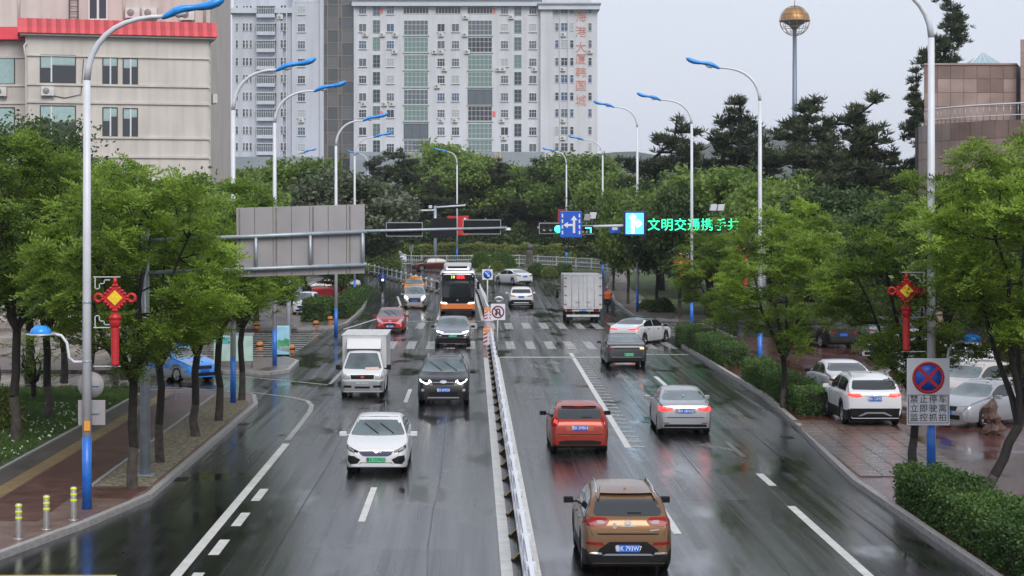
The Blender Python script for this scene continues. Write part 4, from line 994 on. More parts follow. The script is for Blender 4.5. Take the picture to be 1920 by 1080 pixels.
    if hood:
        n = 16; prof = [(.13,1.47,-.17),(.2,1.38,-.2),(.27,1.25,-.2),(.3,1.1,-.2),(.34,.92,-.18),(.4,.74,-.14)]
        mb = MB(); vs = []
        for r, z, y in prof:
            for j in range(n):
                a = 2*PI*j/n; rr = r*(1+.07*math.sin(a*5+z*9)); vs.append((rr*math.cos(a), y + rr*.8*math.sin(a), z))
        mb.add(vs, [(i*n+j, i*n+(j+1) % n, (i+1)*n+(j+1) % n, (i+1)*n+j) for i in range(len(prof)-1) for j in range(n)], 0, True)
        mb.build('rain_poncho', hood, p)
        for sg in (1,-1):
            mb = MB(); mb.tube([(sg*.16,-.2,1.32),(sg*.37,-.02,1.1),(sg*.36,.2,1.06)], [.12,.1,.075], 10); mb.build('poncho_sleeve', hood, p)
    return p
blue_coat = mat('blue_raincoat', (.02,.1,.42), .35, var=.2, vscale=5); dark_tr = mat('dark_trousers', (.015,.018,.03), .7)
orange_c = mat('orange_vest', (.65,.12,.03), .6, var=.2, vscale=6); helmet_red = mat('red_helmet', (.5,.02,.02), .25, coat=1.)
v = loc(717, 543)
rider(('scooter rider in a blue hooded raincoat facing the camera', 'dark scooter ridden by the person in the blue raincoat', True), v, PI+.1, blue_coat, dark_tr, None, blue_coat, blue_coat, None, p_grey)
v = loc(1139, 580)
rider(('scooter rider in orange vest and red helmet seen from behind beside the box truck', 'black scooter with rear box beside the white box truck', False), v, -.05, orange_c, dark_tr, None, helmet_red, None, orange_c, p_black)
# ================================================================== STREET FURNITURE
lens_white = mat('lamp_lens', (.7,.72,.75), .25)
def street_lamp(label, base, h, dr, off=1.85, head=1.5, r=.105, blue=1.7, foot=None, z0=0.):
    t = thing('street_lamp', label, 'street lamp', base, 0, 'street lamps along the road')
    mb = MB(); mb.tube([(0,0,blue),(0,0,h*.5),(0,0,h-1.5)], [r, r*.88, r*.74], 12)
    mb.build('pole', pole_white, t)
    mb = MB(); mb.tube([(0,0,-.05),(0,0,blue)], [r*1.04, r*1.01], 12); mb.build('painted_base', pole_blue, t)
    pts = []
    for j in range(10):
        a = j/9; pts.append((dr*off*(a**1.75), 0, h-1.5 + 1.5*(1-(1-a)**2.1)))
    mb = MB(); mb.tube(pts, [r*(.74-.32*j/9) for j in range(10)], 10); mb.build('arm', pole_white, t)
    d = Vector((dr*math.cos(.29), 0, math.sin(.29))); e = Vector(pts[-1])
    prof = [(-.06,.05),(.02,.09),(.15,.125),(.3,.13),(.42,.105),(.5,.092),(.6,.11),(.75,.135),(.88,.13),(.96,.09),(1.,.03)]
    mb = MB(); vs = []; n = 12; up = Vector((-d.z*dr, 0, abs(d.x)))
    for u, rr in prof:
        c = e + d*head*u + up*(.05*math.sin(u*2*PI))
        for j in range(n):
            a = 2*PI*j/n; vs.append(c + Vector((0,1,0))*rr*1.25*math.cos(a) + up*rr*.8*math.sin(a))
    mb.add(vs, [(i*n+j, i*n+(j+1) % n, (i+1)*n+(j+1) % n, (i+1)*n+j) for i in range(len(prof)-1) for j in range(n)] + [tuple(range(n)), tuple((len(prof)-1)*n+j for j in range(n))], 0, True)
    hd_ = mb.build('lamp_head', lamp_blue, t)
    for u in (.26, .8):
        c = e + d*head*u - up*.05
        mb = MB(); vs = []
        for rr, k in ((.13,0),(.11,-.05),(.05,-.075)):
            for j in range(10):
                a = 2*PI*j/10; vs.append(c + Vector((0,1,0))*rr*math.cos(a) + d*rr*1.3*math.sin(a) + up*k)
        mb.add(vs, [(i*10+j, i*10+(j+1) % 10, (i+1)*10+(j+1) % 10, (i+1)*10+j) for i in range(2) for j in range(10)] + [tuple(20+j for j in range(10))], 0, True)
        mb.build('lens', lens_white, hd_)
    for z in (h*.3, h*.42):
        mb = MB(); mb.lathe([(r*.98,z-.02),(r*1.05,z-.015),(r*1.05,z+.015),(r*.98,z+.02)], n=12); mb.build('band', galv, t)
    if foot:
        sg, z = foot
        mb = MB(); mb.tube([(sg*.08,0,z),(sg*.3,0,z),(sg*.42,0,z+.1),(sg*.47,0,z+.45),(sg*.6,0,z+.62),(sg*.85,0,z+.66)], .036, 8); mb.build('footway_arm', pole_white, t)
        mb = MB(); mb.lathe([(.0,.2),(.12,.19),(.22,.12),(.26,.03),(.25,.0)], (sg*1.08,0,z+.66), 16); dm = mb.build('footway_lamp', lamp_blue, t)
        mb = MB(); mb.lathe([(.36,-.02),(.35,.01),(.25,.012),(.25,-.03)], (sg*1.08,0,z+.66), 16); mb.build('rim', galv, dm)
    return t
def gbase(px, py, dz=.13): v = G(px, py); return (v.x, v.y, v.z + dz)
def fbase(px, Y, dz=.13): return ((px-VX)/FPX*Y, Y, zg(Y)+dz)
lampL = street_lamp('tall street lamp with blue base holding the red knot on the left pavement', gbase(163,965), 11.55, 1, 1.84, 1.45, foot=(-1, 3.45), r=.11)
street_lamp('street lamp at the left corner between the last pavement trees', gbase(437,762), 12.35, 1, 1.65)
street_lamp('street lamp on the left island beside the picture panel', gbase(515,691), 12.8, 1, 1.9)
street_lamp('street lamp rising behind the grey sign back, right of its middle', (G(630,632).x, G(630,632).y, .0), 12.8, 1, 1.65)
street_lamp('distant street lamp left, its head pointing right before the pale tower', fbase(545,225), 12.8, 1, 1.6)
street_lamp('distant street lamp behind the grey sign, second-furthest left', fbase(665,156), 13.3, 1, 1.6)
street_lamp('distant street lamp with its blue head pointing left before the glass stairwell', fbase(690,245), 12.9, -1, 1.2)
lampR = street_lamp('tall street lamp carrying the no-stopping sign on the right pavement', gbase(1746,902), 13.1, -1, 2.0, foot=(1, 2.9), r=.115)
lampR2 = street_lamp('street lamp by the right hedge with its head high over the road', gbase(1425,700), 13.65, -1, 1.9)
lampR3 = street_lamp('street lamp at the right crossing, third from the front', gbase(1297,620), 14.3, -1, 2.0)
street_lamp('street lamp beyond the right side street, behind the lit arrow sign', gbase(1195,588), 15.1, -1, 1.8)
street_lamp('distant street lamp on the right before the tower corner', fbase(1130,186), 13.6, -1, 1.9)
street_lamp('distant street lamp behind the blue lane arrow sign', fbase(1062,218), 12.8, -1, 1.3)
street_lamp('distant street lamp behind the bus, its head pointing left', fbase(857,221), 12.8, -1, 1.2)

def ring_mesh(R, r, n=14, m=8):
    mb = MB(); vs = []
    for i in range(n):
        a = 2*PI*i/n
        for j in range(m):
            b_ = 2*PI*j/m; vs.append(((R+r*math.cos(b_))*math.cos(a), r*math.sin(b_), (R+r*math.cos(b_))*math.sin(a)))
    mb.add(vs, [(i*m+j, i*m+(j+1) % m, ((i+1) % n)*m+(j+1) % m, ((i+1) % n)*m+j) for i in range(n) for j in range(m)], 0, True); return mb
def knot(label, pole, sg, zc):
    """red decorative knot hung from a pole bracket; zc height of the yellow diamond"""
    L = pole.location; S = .77; x0 = sg*.66
    t = thing('knot_ornament', label, 'ornament', (L.x + x0, L.y, L.z + zc), 0, 'red knot ornaments on lamp posts'); t.scale = (S,S,S)
    mb = MB(); q = .42
    mb.prism([(-q,0),(0,-q),(q,0),(0,q)], -.05, .05, 'y'); kb = mb.build('knot', knot_red, t, bevel=.03, segs=2)
    mb = MB()
    for k in range(4):
        for j in range(5):
            a = k*PI/2; u = -.8+.4*j
            p0 = Vector((math.cos(a), 0, math.sin(a)))*q; p1 = Vector((math.cos(a+PI/2), 0, math.sin(a+PI/2)))*q
            c = p0.lerp(p1, .1+.2*j); mb.lathe([(0,-.075),(.05,-.06),(.06,0),(.05,.06),(0,.075)], c, 8, axis='y')
    o = mb.build('braid', knot_red, kb); o['kind'] = 'stuff'
    mb = MB(); q = .235; mb.prism([(-q,0),(0,-q),(q,0),(0,q)], -.07, .07, 'y'); mb.build('yellow_panel', gold, kb, bevel=.01)
    for s_ in (1,-1):
        o = ring_mesh(.115, .05).build('loop', knot_red, t); o.location = (s_*.5,0,0)
    mb = MB(); mb.tube([(0,0,.38),(0,0,.62)], .06, 10); mb.build('top_tassel', knot_red, t)
    mb = MB(); mb.lathe([(.0,-.44),(.09,-.46),(.19,-.56),(.2,-.62),(.16,-.66),(.17,-.7),(.16,-.86),(.12,-.9)], n=14); mb.build('tassel_head', knot_red, t)
    mb = MB(); mb.lathe([(.12,-.9),(.13,-1.0),(.12,-2.0),(.13,-2.05),(0,-2.06)], n=14); mb.build('tassel', knot_red, t)
    for z in (.64, -.9, -2.08):
        mb = MB(); mb.bx(-x0, sg*.16, -.015, .015, z-.014, z+.014) if sg > 0 else mb.bx(sg*.16, -x0, -.015, .015, z-.014, z+.014); br = mb.build('bracket_bar', white_paint, t)
        if z > -2:
            f = -1 if z > 0 else 1; m2 = MB(); path = [(-x0*.92,z),(-x0*.92,z+f*.36),(-x0*.72,z+f*.36),(-x0*.72,z+f*.2),(-x0*.5,z+f*.2),(-x0*.5,z+f*.09),(-x0*.25,z+f*.09)]
            for a, b_ in zip(path, path[1:]):
                m2.bx(min(a[0],b_[0])-.014, max(a[0],b_[0])+.014, -.011, .011, min(a[1],b_[1])-.014, max(a[1],b_[1])+.014)
            m2.build('bracket_fretwork', white_paint, br)
    return t
knot('red knot ornament with yellow diamond hung on the left street lamp', lampL, 1, 4.95)
knot('red knot ornament half hidden by leaves above the no-stopping sign', lampR, -1, 4.9)
knot('red knot ornament deep in the trees on the second right street lamp', lampR2, -1, 5.4)
knot('red knot ornament hidden in foliage on the third right street lamp', lampR3, -1, 4.2)

# signs on the left lamp, seen from behind
Lp = lampL.location
t = thing('traffic_sign', 'grey backs of a round and a square sign on the left street lamp', 'sign', (Lp.x+.06, Lp.y+.16, Lp.z+2.9))
mb = MB(); mb.lathe([(0,-.012),(.31,-.012),(.31,.012),(0,.012)], n=28, axis='y'); mb.build('round_plate', sign_grey, t)
mb = MB(); mb.bx(-.3,.34,-.012,.012,-.95,-.36); mb.build('square_plate', sign_grey, t, bevel=.01)
for z in (0,-.65): mb = MB(); mb.bx(-.2,.2,-.045,-.013,z-.025,z+.025); mb.build('clamp', galv, t)
# no-stopping sign
Rp = lampR.location
t = thing('no_stopping_sign', 'white no-stopping sign with red and blue circle and three lines of writing', 'sign', (Rp.x-.12, Rp.y-.17, 1.49))
mb = MB(); mb.bx(-.565,.565,-.015,.015,0,1.77); mb.build('board', sign_white, t, bevel=.012)
mb = MB(); mb.lathe([(0,-.024),(.36,-.024),(.36,-.017)], (0,0,1.26), 32, axis='y'); mb.build('blue_disc', sign_blue, t)
mb = MB(); mb.lathe([(.35,-.02),(.35,-.028),(.425,-.028),(.425,-.018)], (0,0,1.26), 32, axis='y'); mb.build('red_ring', sign_red, t)
for a in (1,-1):
    mb = MB(); q = .26; w_ = .03; mb.prism([(-q-w_,a*(-q)+a*w_),(-q+w_,a*(-q)-a*w_),(q+w_,a*q-a*w_),(q-w_,a*q+a*w_)], -.031 if a > 0 else -.0315, -.0245, 'y'); o = mb.build('red_bar', sign_red, t); o.location = (0,0,1.26)
for (x0,x1,z0,z1) in ((-.53,.53,.06,.075),(-.53,.53,.795,.81),(-.53,-.515,.076,.794),(.515,.53,.076,.794)):
    mb = MB(); mb.bx(x0,x1,-.02,-.016,z0,z1); mb.build('border', ink, t)
for r_, line in enumerate(('禁止停车','立即驶离','监控抓拍')):
    for c_, ch in enumerate(line): text(ch, .225, ink, (-.375+.25*c_, -.019, .68-.24*r_), t, '-y', name='character')
mb = MB(); mb.bx(-.2,.2,.016,.1,.3,.36); mb.bx(-.2,.2,.016,.1,1.4,1.46); mb.build('clamp', galv, t)
for L_ in (lampL, lampR):
    mb = MB(); mb.bx(-.07,.07,-.135,-.118,1.85,2.08); o = mb.build('sticker', mat('orange_sticker', (.7,.3,.03), .5), L_); o.location = (.03,0,0)

# big direction sign on a cantilever, seen from behind
b0 = G(272,900); t = thing('direction_sign_gantry', 'big grey back of a direction sign on a cantilever pole left of the road', 'sign gantry', (b0.x, b0.y, .13))
pm = FPX / b0.y
mb = MB(); mb.tube([(0,0,0),(0,0,6.6)], [.145,.11], 12); mb.build('pole', galv, t)
mb = MB()
mb.bx(-.26,.26,-.26,.26,0,.03); mb.build('foot_plate', galv, t)
def gz(px, py): return ((px-272)/pm, 6.9-.13-(py-413)/pm)
for (xa,ya,xb,yb) in ((268,452,688,434),(268,512,688,496)):
    a = gz(xa,ya); b_ = gz(xb,yb); mb = MB(); mb.tube([(a[0],-.02,a[1]),(b_[0],-.02,b_[1])], .055, 10); mb.build('beam', galv, t)
for px in (378,480,582,680):
    ya = 452-18*(px-268)/420; a = gz(px, ya); b_ = gz(px, ya+61); mb = MB(); mb.tube([(a[0],-.02,a[1]),(b_[0],-.02,b_[1])], .045, 8); mb.build('strut', galv, t)
A0, A1, A2, A3 = gz(442,390), gz(684,383), gz(684,513), gz(443,520)
pn = bpy.data.objects.new('sign_panel', None); COL.objects.link(pn); pn.parent = t
for k in range(7):
    u0, u1 = k/7+.0015, (k+1)/7-.0015
    q = [(A3[0]+(A2[0]-A3[0])*u0, A3[1]+(A2[1]-A3[1])*u0), (A3[0]+(A2[0]-A3[0])*u1, A3[1]+(A2[1]-A3[1])*u1), (A0[0]+(A1[0]-A0[0])*u1, A0[1]+(A1[1]-A0[1])*u1), (A0[0]+(A1[0]-A0[0])*u0, A0[1]+(A1[1]-A0[1])*u0)]
    mb = MB(); mb.prism(q, .06+.004*(k % 2), .09, 'y'); mb.build('panel_strip', sign_grey, pn, bevel=.006, segs=1)
    if k in (0,2,4,6):
        m2 = MB(); m2.prism([(q[0][0]+.07,q[0][1]+.02),(q[0][0]+.1,q[0][1]+.02),(q[3][0]+.1,q[3][1]-.02),(q[3][0]+.07,q[3][1]-.02)], .035, .062, 'y'); m2.build('panel_rib', mat('rusty_rib', (.17,.14,.13), .7, var=.3), pn)

# signal mast on the left, signals seen from behind
sig_frame = mat('signal_frame', (.3,.31,.33), .5)
YM = 115.; pm = FPX/YM
t = thing('traffic_signal_mast', 'cantilever mast with two black traffic signal backs and dome camera', 'traffic light', fbase(541, YM, .0))
bx0 = t.location.x
def mz(px, py): return ((px-VX)/pm - bx0, CAM_H - (py-VY)/pm - t.location.z)
a, b_ = mz(541,437), mz(950,427)
mb = MB(); mb.tube([(0,0,0),(0,0,a[1]+.3)], [.16,.12], 12); mb.build('pole', pole_white, t)
mb = MB(); mb.tube([(a[0],0,a[1]),(b_[0],0,b_[1])], [.11,.07], 10); mb.build('beam', galv, t)
for (x0,y0,x1,y1) in ((725,418,791,442),(869,413,938,438)):
    p, q = mz(x0,y1), mz(x1,y0); mb = MB(); mb.bx(p[0],q[0],.13,.3,p[1],q[1]); s_ = mb.build('signal_housing', blackp, t, bevel=.03)
    mb = MB(); w_ = .045
    mb.bx(p[0]-w_,q[0]+w_,.14,.2,q[1],q[1]+w_); mb.bx(p[0]-w_,q[0]+w_,.14,.2,p[1]-w_,p[1]); mb.bx(p[0]-w_,p[0],.14,.2,p[1],q[1]); mb.bx(q[0],q[0]+w_,.14,.2,p[1],q[1]); mb.build('frame', sig_frame, s_)
    for k in range(3):
        x = p[0] + (q[0]-p[0])*(k+.5)/3; mb = MB(); mb.lathe([(0,.31),(.3,.31),(.32,.34)], (x,0,(p[1]+q[1])/2), 16, axis='y'); mb.build('signal_lens', mat('dark_lens', (.02,.02,.02), .2), s_)
p = mz(953,431); mb = MB(); mb.lathe([(0,.14),(.1,.13),(.15,.06),(.17,-.02)], (p[0],0,p[1]), 14); mb.build('dome_camera', white_paint, t)
mb = MB(); mb.lathe([(.15,-.02),(.12,-.1),(0,-.14)], (p[0],0,p[1]), 14); mb.build('camera_lens', black_gloss, t)

# lane sign and message board mast on the right
YR = 125.; pm = FPX/YR; rootp = fbase(1432, YR, .13)
t = thing('traffic_signal_mast', 'right-hand cantilever mast with green-lit traffic signals', 'traffic light', rootp); bx0 = t.location.x
mb = MB(); mb.tube([(0,0,0),(0,0,7.0)], [.18,.14], 12); mb.build('pole', pole_white, t)
a, b_ = mz(1432,417), mz(1008,427)
mb = MB(); mb.tube([(a[0],.2,a[1]),(b_[0],.2,b_[1])], [.12,.075], 10); mb.build('beam', pole_white, t)
led_green = mat('led_green', (.01,.2,.08), .5, emit=(.02,1,.35), estr=1.8); cyan = mat('signal_green', (.01,.2,.1), .4, emit=(.05,1,.6), estr=1.8)
for (x0,y0,x1,y1,on) in ((1012,419,1052,437,'dot'),(1088,424,1112,438,'arrow')):
    p, q = mz(x0,y1), mz(x1,y0); mb = MB(); mb.bx(p[0],q[0],-.1,.1,p[1],q[1]); s_ = mb.build('signal_housing', blackp, t, bevel=.03); w_ = .05
    mb = MB(); mb.bx(p[0]-w_,q[0]+w_,-.06,.0,q[1],q[1]+w_); mb.bx(p[0]-w_,q[0]+w_,-.06,.0,p[1]-w_,p[1]); mb.bx(p[0]-w_,p[0],-.06,.0,p[1],q[1]); mb.build('frame', sig_frame, s_)
    for k in range(2):
        x = p[0]+(q[0]-p[0])*(.22+.3*k); mb = MB(); mb.lathe([(0,-.105),(.18,-.105),(.2,-.13)], (x,0,(p[1]+q[1])/2), 14, axis='y'); mb.build('signal_lens', mat('dark_lens', (.02,.02,.02), .2), s_)
    if on == 'dot':
        mb = MB(); mb.lathe([(0,-.12),(.2,-.115),(.24,-.1)], (q[0]-.2,0,(p[1]+q[1])/2-.05), 16, axis='y'); mb.build('green_lens', cyan, s_)
    else:
        zc = (p[1]+q[1])/2; x = q[0]-.22; mb = MB(); mb.bx(x-.3,x+.1,-.125,-.105,zc+.08,zc+.16); mb.bx(x+.02,x+.1,-.125,-.105,zc-.2,zc+.08); mb.build('green_arrow', cyan, s_)
def cam_box(px, py, m):
    p = mz(px, py); mb = MB(); mb.prism([(-.2,-.22),(.22,-.22),(.3,.2),(-.12,.2)], -.2, .25, 'y'); o = mb.build('traffic_camera', m, t, bevel=.03); o.location = (p[0],0,p[1])
    mb = MB(); mb.tube([(p[0],.1,p[1]-.55),(p[0],.05,p[1]-.2)], .04, 6); mb.build('camera_bracket', galv, t)
cam_box(1100,407,sign_grey); cam_box(1110,404,white_paint); cam_box(1336,389,white_paint); cam_box(1350,389,white_paint)
def board(name, label, x0, y0, x1, y1, m, d=.08, Y=None, edge=None):
    Yb = (Y or YR) - .18; pm_ = FPX/Yb; X0, X1 = (x0-VX)/pm_, (x1-VX)/pm_; Z0, Z1 = CAM_H-(y1-VY)/pm_, CAM_H-(y0-VY)/pm_
    o = thing(name, label, 'sign', ((X0+X1)/2, Yb, (Z0+Z1)/2)); W2, H2 = (X1-X0)/2, (Z1-Z0)/2
    mb = MB(); mb.bx(-W2,W2,0,d,-H2,H2); mb.build('panel', m, o, bevel=.02)
    return o, W2, H2
def arrow_up(o, x, z0, z1, w_, hw_, m, nm='straight_arrow', head=.3):
    mb = MB(); mb.prism([(x-w_,z0),(x+w_,z0),(x+w_,z1-head),(x+hw_,z1-head),(x,z1),(x-hw_,z1-head),(x-w_,z1-head)], -.03, -.004, 'y'); mb.build(nm, m, o)
o, W2, H2 = board('lane_sign', 'blue lane sign with white straight and left arrows', 1050, 396, 1091, 445, sign_blue)
arrow_up(o, .2, -H2*.68, H2*.66, .075, .22, sign_white)
mb = MB(); z = -.05; mb.prism([(.12,z-.07),(.12,z+.07),(-.2,z+.07),(-.2,z+.2),(-.5,z),(-.2,z-.2),(-.2,z-.07)], -.03, -.004, 'y'); mb.build('left_arrow', sign_white, o)
for sg in (1,-1):
    for k in range(4):
        z = H2*.68 - k*H2*.43; mb = MB(); mb.bx(sg*W2*.78-.045,sg*W2*.78+.045,-.02,-.004,z-.13,z+.1); mb.build('lane_dash', sign_white, o)
led_blue = mat('led_blue_panel', (.05,.3,.5), .5, emit=(.1,.62,1.), estr=1.0); led_white = mat('led_white', (.8,.8,.8), .5, emit=(.95,1,1), estr=1.3); navyb = mat('sign_navy', (.008,.01,.12), .4)
o, W2, H2 = board('lit_arrow_sign', 'lit cyan arrow sign in a navy frame beside the green message board', 1169, 396, 1211, 442, navyb)
mb = MB(); mb.bx(-W2*.8,W2*.8,-.03,-.004,-H2*.86,H2*.86); mb.build('lit_panel', led_blue, o)
mb = MB(); x = -W2*.18; mb.prism([(x-.1,-H2*.8),(x+.1,-H2*.8),(x+.1,H2*.35),(x+.22,H2*.4),(x+.2,H2*.6),(x,H2*.78),(x-.2,H2*.6),(x-.22,H2*.4),(x-.1,H2*.35)], -.05, -.033, 'y'); mb.build('straight_arrow', led_white, o)
mb = MB(); x = W2*.12; mb.prism([(x-.06,-.1),(x-.06,.1),(x+.05,.26),(x+.22,.2),(x+.4,0),(x+.22,-.2),(x+.05,-.26)], -.05, -.033, 'y'); mb.build('right_arrow', led_white, o)
o, W2, H2 = board('message_board', 'black message board with green glowing Chinese writing, half in the trees', 1212, 409, 1416, 436, blackp)
for k, ch in enumerate('文明交通携手共'): text(ch, .84, led_green, (-W2+.48+.865*k, -.012, -.01), o, '-y', name='led_character', depth=.004)
o, W2, H2 = board('parking_sign', 'small blue sign under the beam left of the lit arrow sign', 1143, 421, 1163, 437, sign_blue, Y=126.2)
mb = MB(); mb.bx(-W2*.5,W2*.5,-.02,-.004,-H2*.3,H2*.5); mb.build('symbol', sign_white, o)

# far mast with signals and dark board
YF = 218.; pm = FPX/YF
t = thing('traffic_signal_mast', 'distant pole with side arms and a black board behind the left signals', 'traffic light', fbase(816, YF)); bx0 = t.location.x
mb = MB(); q = mz(816,386); mb.tube([(0,0,0),(0,0,q[1])], [.2,.16], 10); mb.build('pole', galv, t)
for (xa,ya,xb,yb) in ((752,396,816,394),(816,389,873,385)):
    a, b_ = mz(xa,ya), mz(xb,yb); mb = MB(); mb.tube([(a[0],-.1,a[1]),(b_[0],-.1,b_[1])], .1, 8); mb.build('arm', pole_white, t)
for (x0,y0,x1,y1) in ((752,392,775,399),(842,382,866,391)):
    p, q = mz(x0,y1), mz(x1,y0); mb = MB(); mb.bx(p[0],q[0],0,.2,p[1],q[1]); mb.build('signal_housing', blackp, t, bevel=.03)
p, q = mz(808,445), mz(856,409); mb = MB(); mb.bx(p[0],q[0],-.35,-.22,p[1],q[1]); mb.build('black_board', blackp, t, bevel=.03)
p = mz(807,388); mb = MB(); mb.cbx((p[0],-.1,p[1]),(.4,.4,.35)); mb.build('traffic_camera', white_paint, t, bevel=.05)
o, W2, H2 = board('red_sign', 'red sign board half hidden behind the black board', 839, 405, 879, 441, sign_red, Y=221.5)
mb = MB(); mb.bx(W2*.55,W2*.75,-.02,-.004,H2*.55,H2*.8); mb.build('symbol', sign_white, o)
o, W2, H2 = board('red_sign', 'dark red sign edge behind the blue lane sign', 1046, 392, 1062, 420, mat('dull_red', (.25,.02,.04), .5), Y=219)
t = thing('sign_post', 'thin grey post with a small plate before the far hedge', 'sign', fbase(771, 190)); mb = MB(); mb.tube([(0,0,0),(0,0,3.2)], .05, 8); mb.build('post', galv, t); mb = MB(); mb.bx(-.22,.22,-.07,-.055,2.6,3.3); mb.build('plate', sign_grey, t, bevel=.02)
# keep-right sign
b0 = G(914,592); t = thing('keep_right_sign', 'square blue keep-right arrow sign at the far end of the barrier', 'sign', b0); pm = FPX/b0.y
mb = MB(); mb.tube([(0,0,0),(0,0,3.3)], .05, 8); mb.build('post', pole_white, t)
mb = MB(); mb.bx(-.38,.38,-.08,-.055,2.6,3.35); mb.build('plate', sign_white, t, bevel=.02)
mb = MB(); mb.lathe([(0,-.1),(.3,-.1),(.3,-.083)], (0,0,2.98), 24, axis='y'); mb.build('blue_disc', sign_blue, t)
mb = MB(); mb.prism([(-.19,.15),(-.15,.19),(.08,-.04),(.14,.02),(.16,-.17),(-.03,-.15),(.03,-.09)], -.115, -.103, 'y'); o = mb.build('arrow', sign_white, t); o.location = (0,0,2.98)
mb = MB(); mb.tube([(.05,0,3.35),(.2,0,3.6)], .03, 6); mb.build('finial', pole_white, t)
# no U-turn sign
b0 = G(932,652); t = thing('no_u_turn_sign', 'round no-U-turn sign on a white post at the barrier end', 'sign', b0)
mb = MB(); mb.tube([(0,0,0),(.05,0,2.3)], .04, 8); mb.build('post', pole_white, t)
mb = MB(); mb.bx(-.34,.44,-.07,-.045,1.5,2.38); mb.build('plate', sign_white, t, bevel=.02)
mb = MB(); mb.lathe([(.27,-.07),(.27,-.085),(.345,-.085),(.345,-.07)], (.05,0,1.94), 28, axis='y'); mb.build('red_ring', mat('dark_red_ring', (.2,.02,.03), .5), t)
mb = MB(); mb.tube([(.15,-.085,1.75),(.15,-.085,2.02),(.1,-.085,2.1),(.0,-.085,2.1),(-.05,-.085,2.02),(-.05,-.085,1.85)], .035, 6); mb.build('u_turn_arrow', ink, t)
mb = MB(); mb.prism([(-.14,1.87),(.04,1.87),(-.05,1.72)], -.1, -.075, 'y'); mb.build('arrow_head', ink, t)
mb = MB(); mb.prism([(-.16,2.1),(-.12,2.14),(.26,1.76),(.22,1.72)], -.112, -.101, 'y'); mb.build('red_slash', MATS['dark_red_ring'], t)
o = ring_mesh(.2, .055).build('warning_ring', sign_white, t); o.location = (.1,0,2.62); o.rotation_euler = (.9,0,0)

# ------------------------------------------------------------------ railings
rail_w = mat('railing_white', (.58,.6,.65), .35, var=.06, vscale=3)
foot_y = mat('foot_yellow', (.34,.22,.07), .6, var=.3, vscale=8)
rail_far = mat('railing_far', (.42,.44,.47), .45, var=.08, vscale=2)
def railing(name, label, pts, step, h, foot=True, pick=.3, z0=0., thick=1., rails=(.95,.55,.2), group=None, rail_m=None):
    rail_w = rail_m or MATS['railing_white']
    base = Vector((*pts[0], zg(pts[0][1])))
    t = thing(name, label, 'railing', base, 0, group)
    P2 = [Vector(p) for p in pts]; seg = [(b_-a).length for a, b_ in zip(P2, P2[1:])]; tot = sum(seg); n = max(1, round(tot/step))
    def at(s):
        for a, b_, l in zip(P2, P2[1:], seg):
            if s <= l + 1e-6: return a.lerp(b_, s/l)
            s -= l
        return P2[-1]
    st = [at(tot*k/n) for k in range(n+1)]
    pmesh = None; fm = None; fm2 = None; cm = None
    for k, p in enumerate(st):
        zz = zg(p.y) + z0 - base.z; d = (st[min(k+1,n)] - st[max(k-1,0)]).normalized(); ang = math.atan2(d.y, d.x) - PI/2
        L = (p.x-base.x, p.y-base.y, zz)
        if pmesh is None:
            mb = MB(); mb.bx(-.05*thick,.05*thick,-.05*thick,.05*thick,0,h); q = mb.build('post', rail_w, t, bevel=.008, segs=1); pmesh = q.data
            mb = MB(); mb.bx(-.085*thick,.085*thick,-.085*thick,.085*thick,h-.1,h+.03); c_ = mb.build('post_cap', rail_w, q, bevel=.02, segs=1); cm = c_.data
            if foot:
                mb = MB(); mb.bx(-.22,.22,-.1,.1,0,.04); mb.prism([(-.18,.04),(.18,.04),(.07,.14),(-.07,.14)], -.055, .055, 'y'); f_ = mb.build('foot', blackp, q, bevel=.01, segs=1); fm = f_.data
                mb = MB(); mb.prism([(-.19,.042),(-.16,.042),(-.065,.142),(.065,.142),(.16,.042),(.19,.042),(.085,.155),(-.085,.155)], -.057, .057, 'y'); g_ = mb.build('reflector', foot_y, q); fm2 = g_.data
        else:
            q = link('post', pmesh, t); link('post_cap', cm, q)
            if foot: link('foot', fm, q); link('reflector', fm2, q)
        q.location = L; q.rotation_euler = (0, 0, ang + random.uniform(-.05,.05))
        if k < n:
            p2 = st[k+1]; dd = p2 - p; ll = dd.length; z2 = zg(p2.y)+z0-base.z
            mb = MB()
            for f in rails: mb.bx(-.04*thick,.04*thick,.05,ll-.05,h*f-.045*thick,h*f+.045*thick)
            if pick:
                y = pick
                while y < ll-.1: mb.bx(-.012*thick,.012*thick,y-.014*thick,y+.014*thick,h*rails[-1],h*rails[0]); y += pick
            o = mb.build('rail_panel', rail_w, t); o.location = L; o.rotation_euler = (math.atan2(z2-zz, ll), 0, math.atan2(dd.y, dd.x)-PI/2)
    return t
railing('median_barrier', 'white median barrier on black and yellow feet between the carriageways', [(1.0,24),(1.0,104.5)], 2.98, 1.0)
railing('median_barrier', 'white median barrier beyond the crossing beside the bus', [(1.05,132.5),(.85,148),(.6,165),(.2,176)], 2.98, 1.0)
railing('kerb_railing', 'low white railing along the far left bend behind the scooter rider', [((830-VX)/FPX*166,166),(G(700,517).x,G(700,517).y),(G(640,508).x,G(640,508).y)], 2.2, 1.15, pick=.0, thick=.9, rails=(.88,.35))
railing('kerb_railing', 'long white railing across the far side of the junction', [(G(735,500).x-2,G(735,500).y+4),(G(800,499).x,G(800,499).y),(G(960,497).x,G(960,497).y),(G(1080,503).x,G(1080,503).y),(G(1200,512).x,G(1200,512).y)], 3., 1.2, foot=False, pick=.25, thick=.9, rail_m=rail_far)
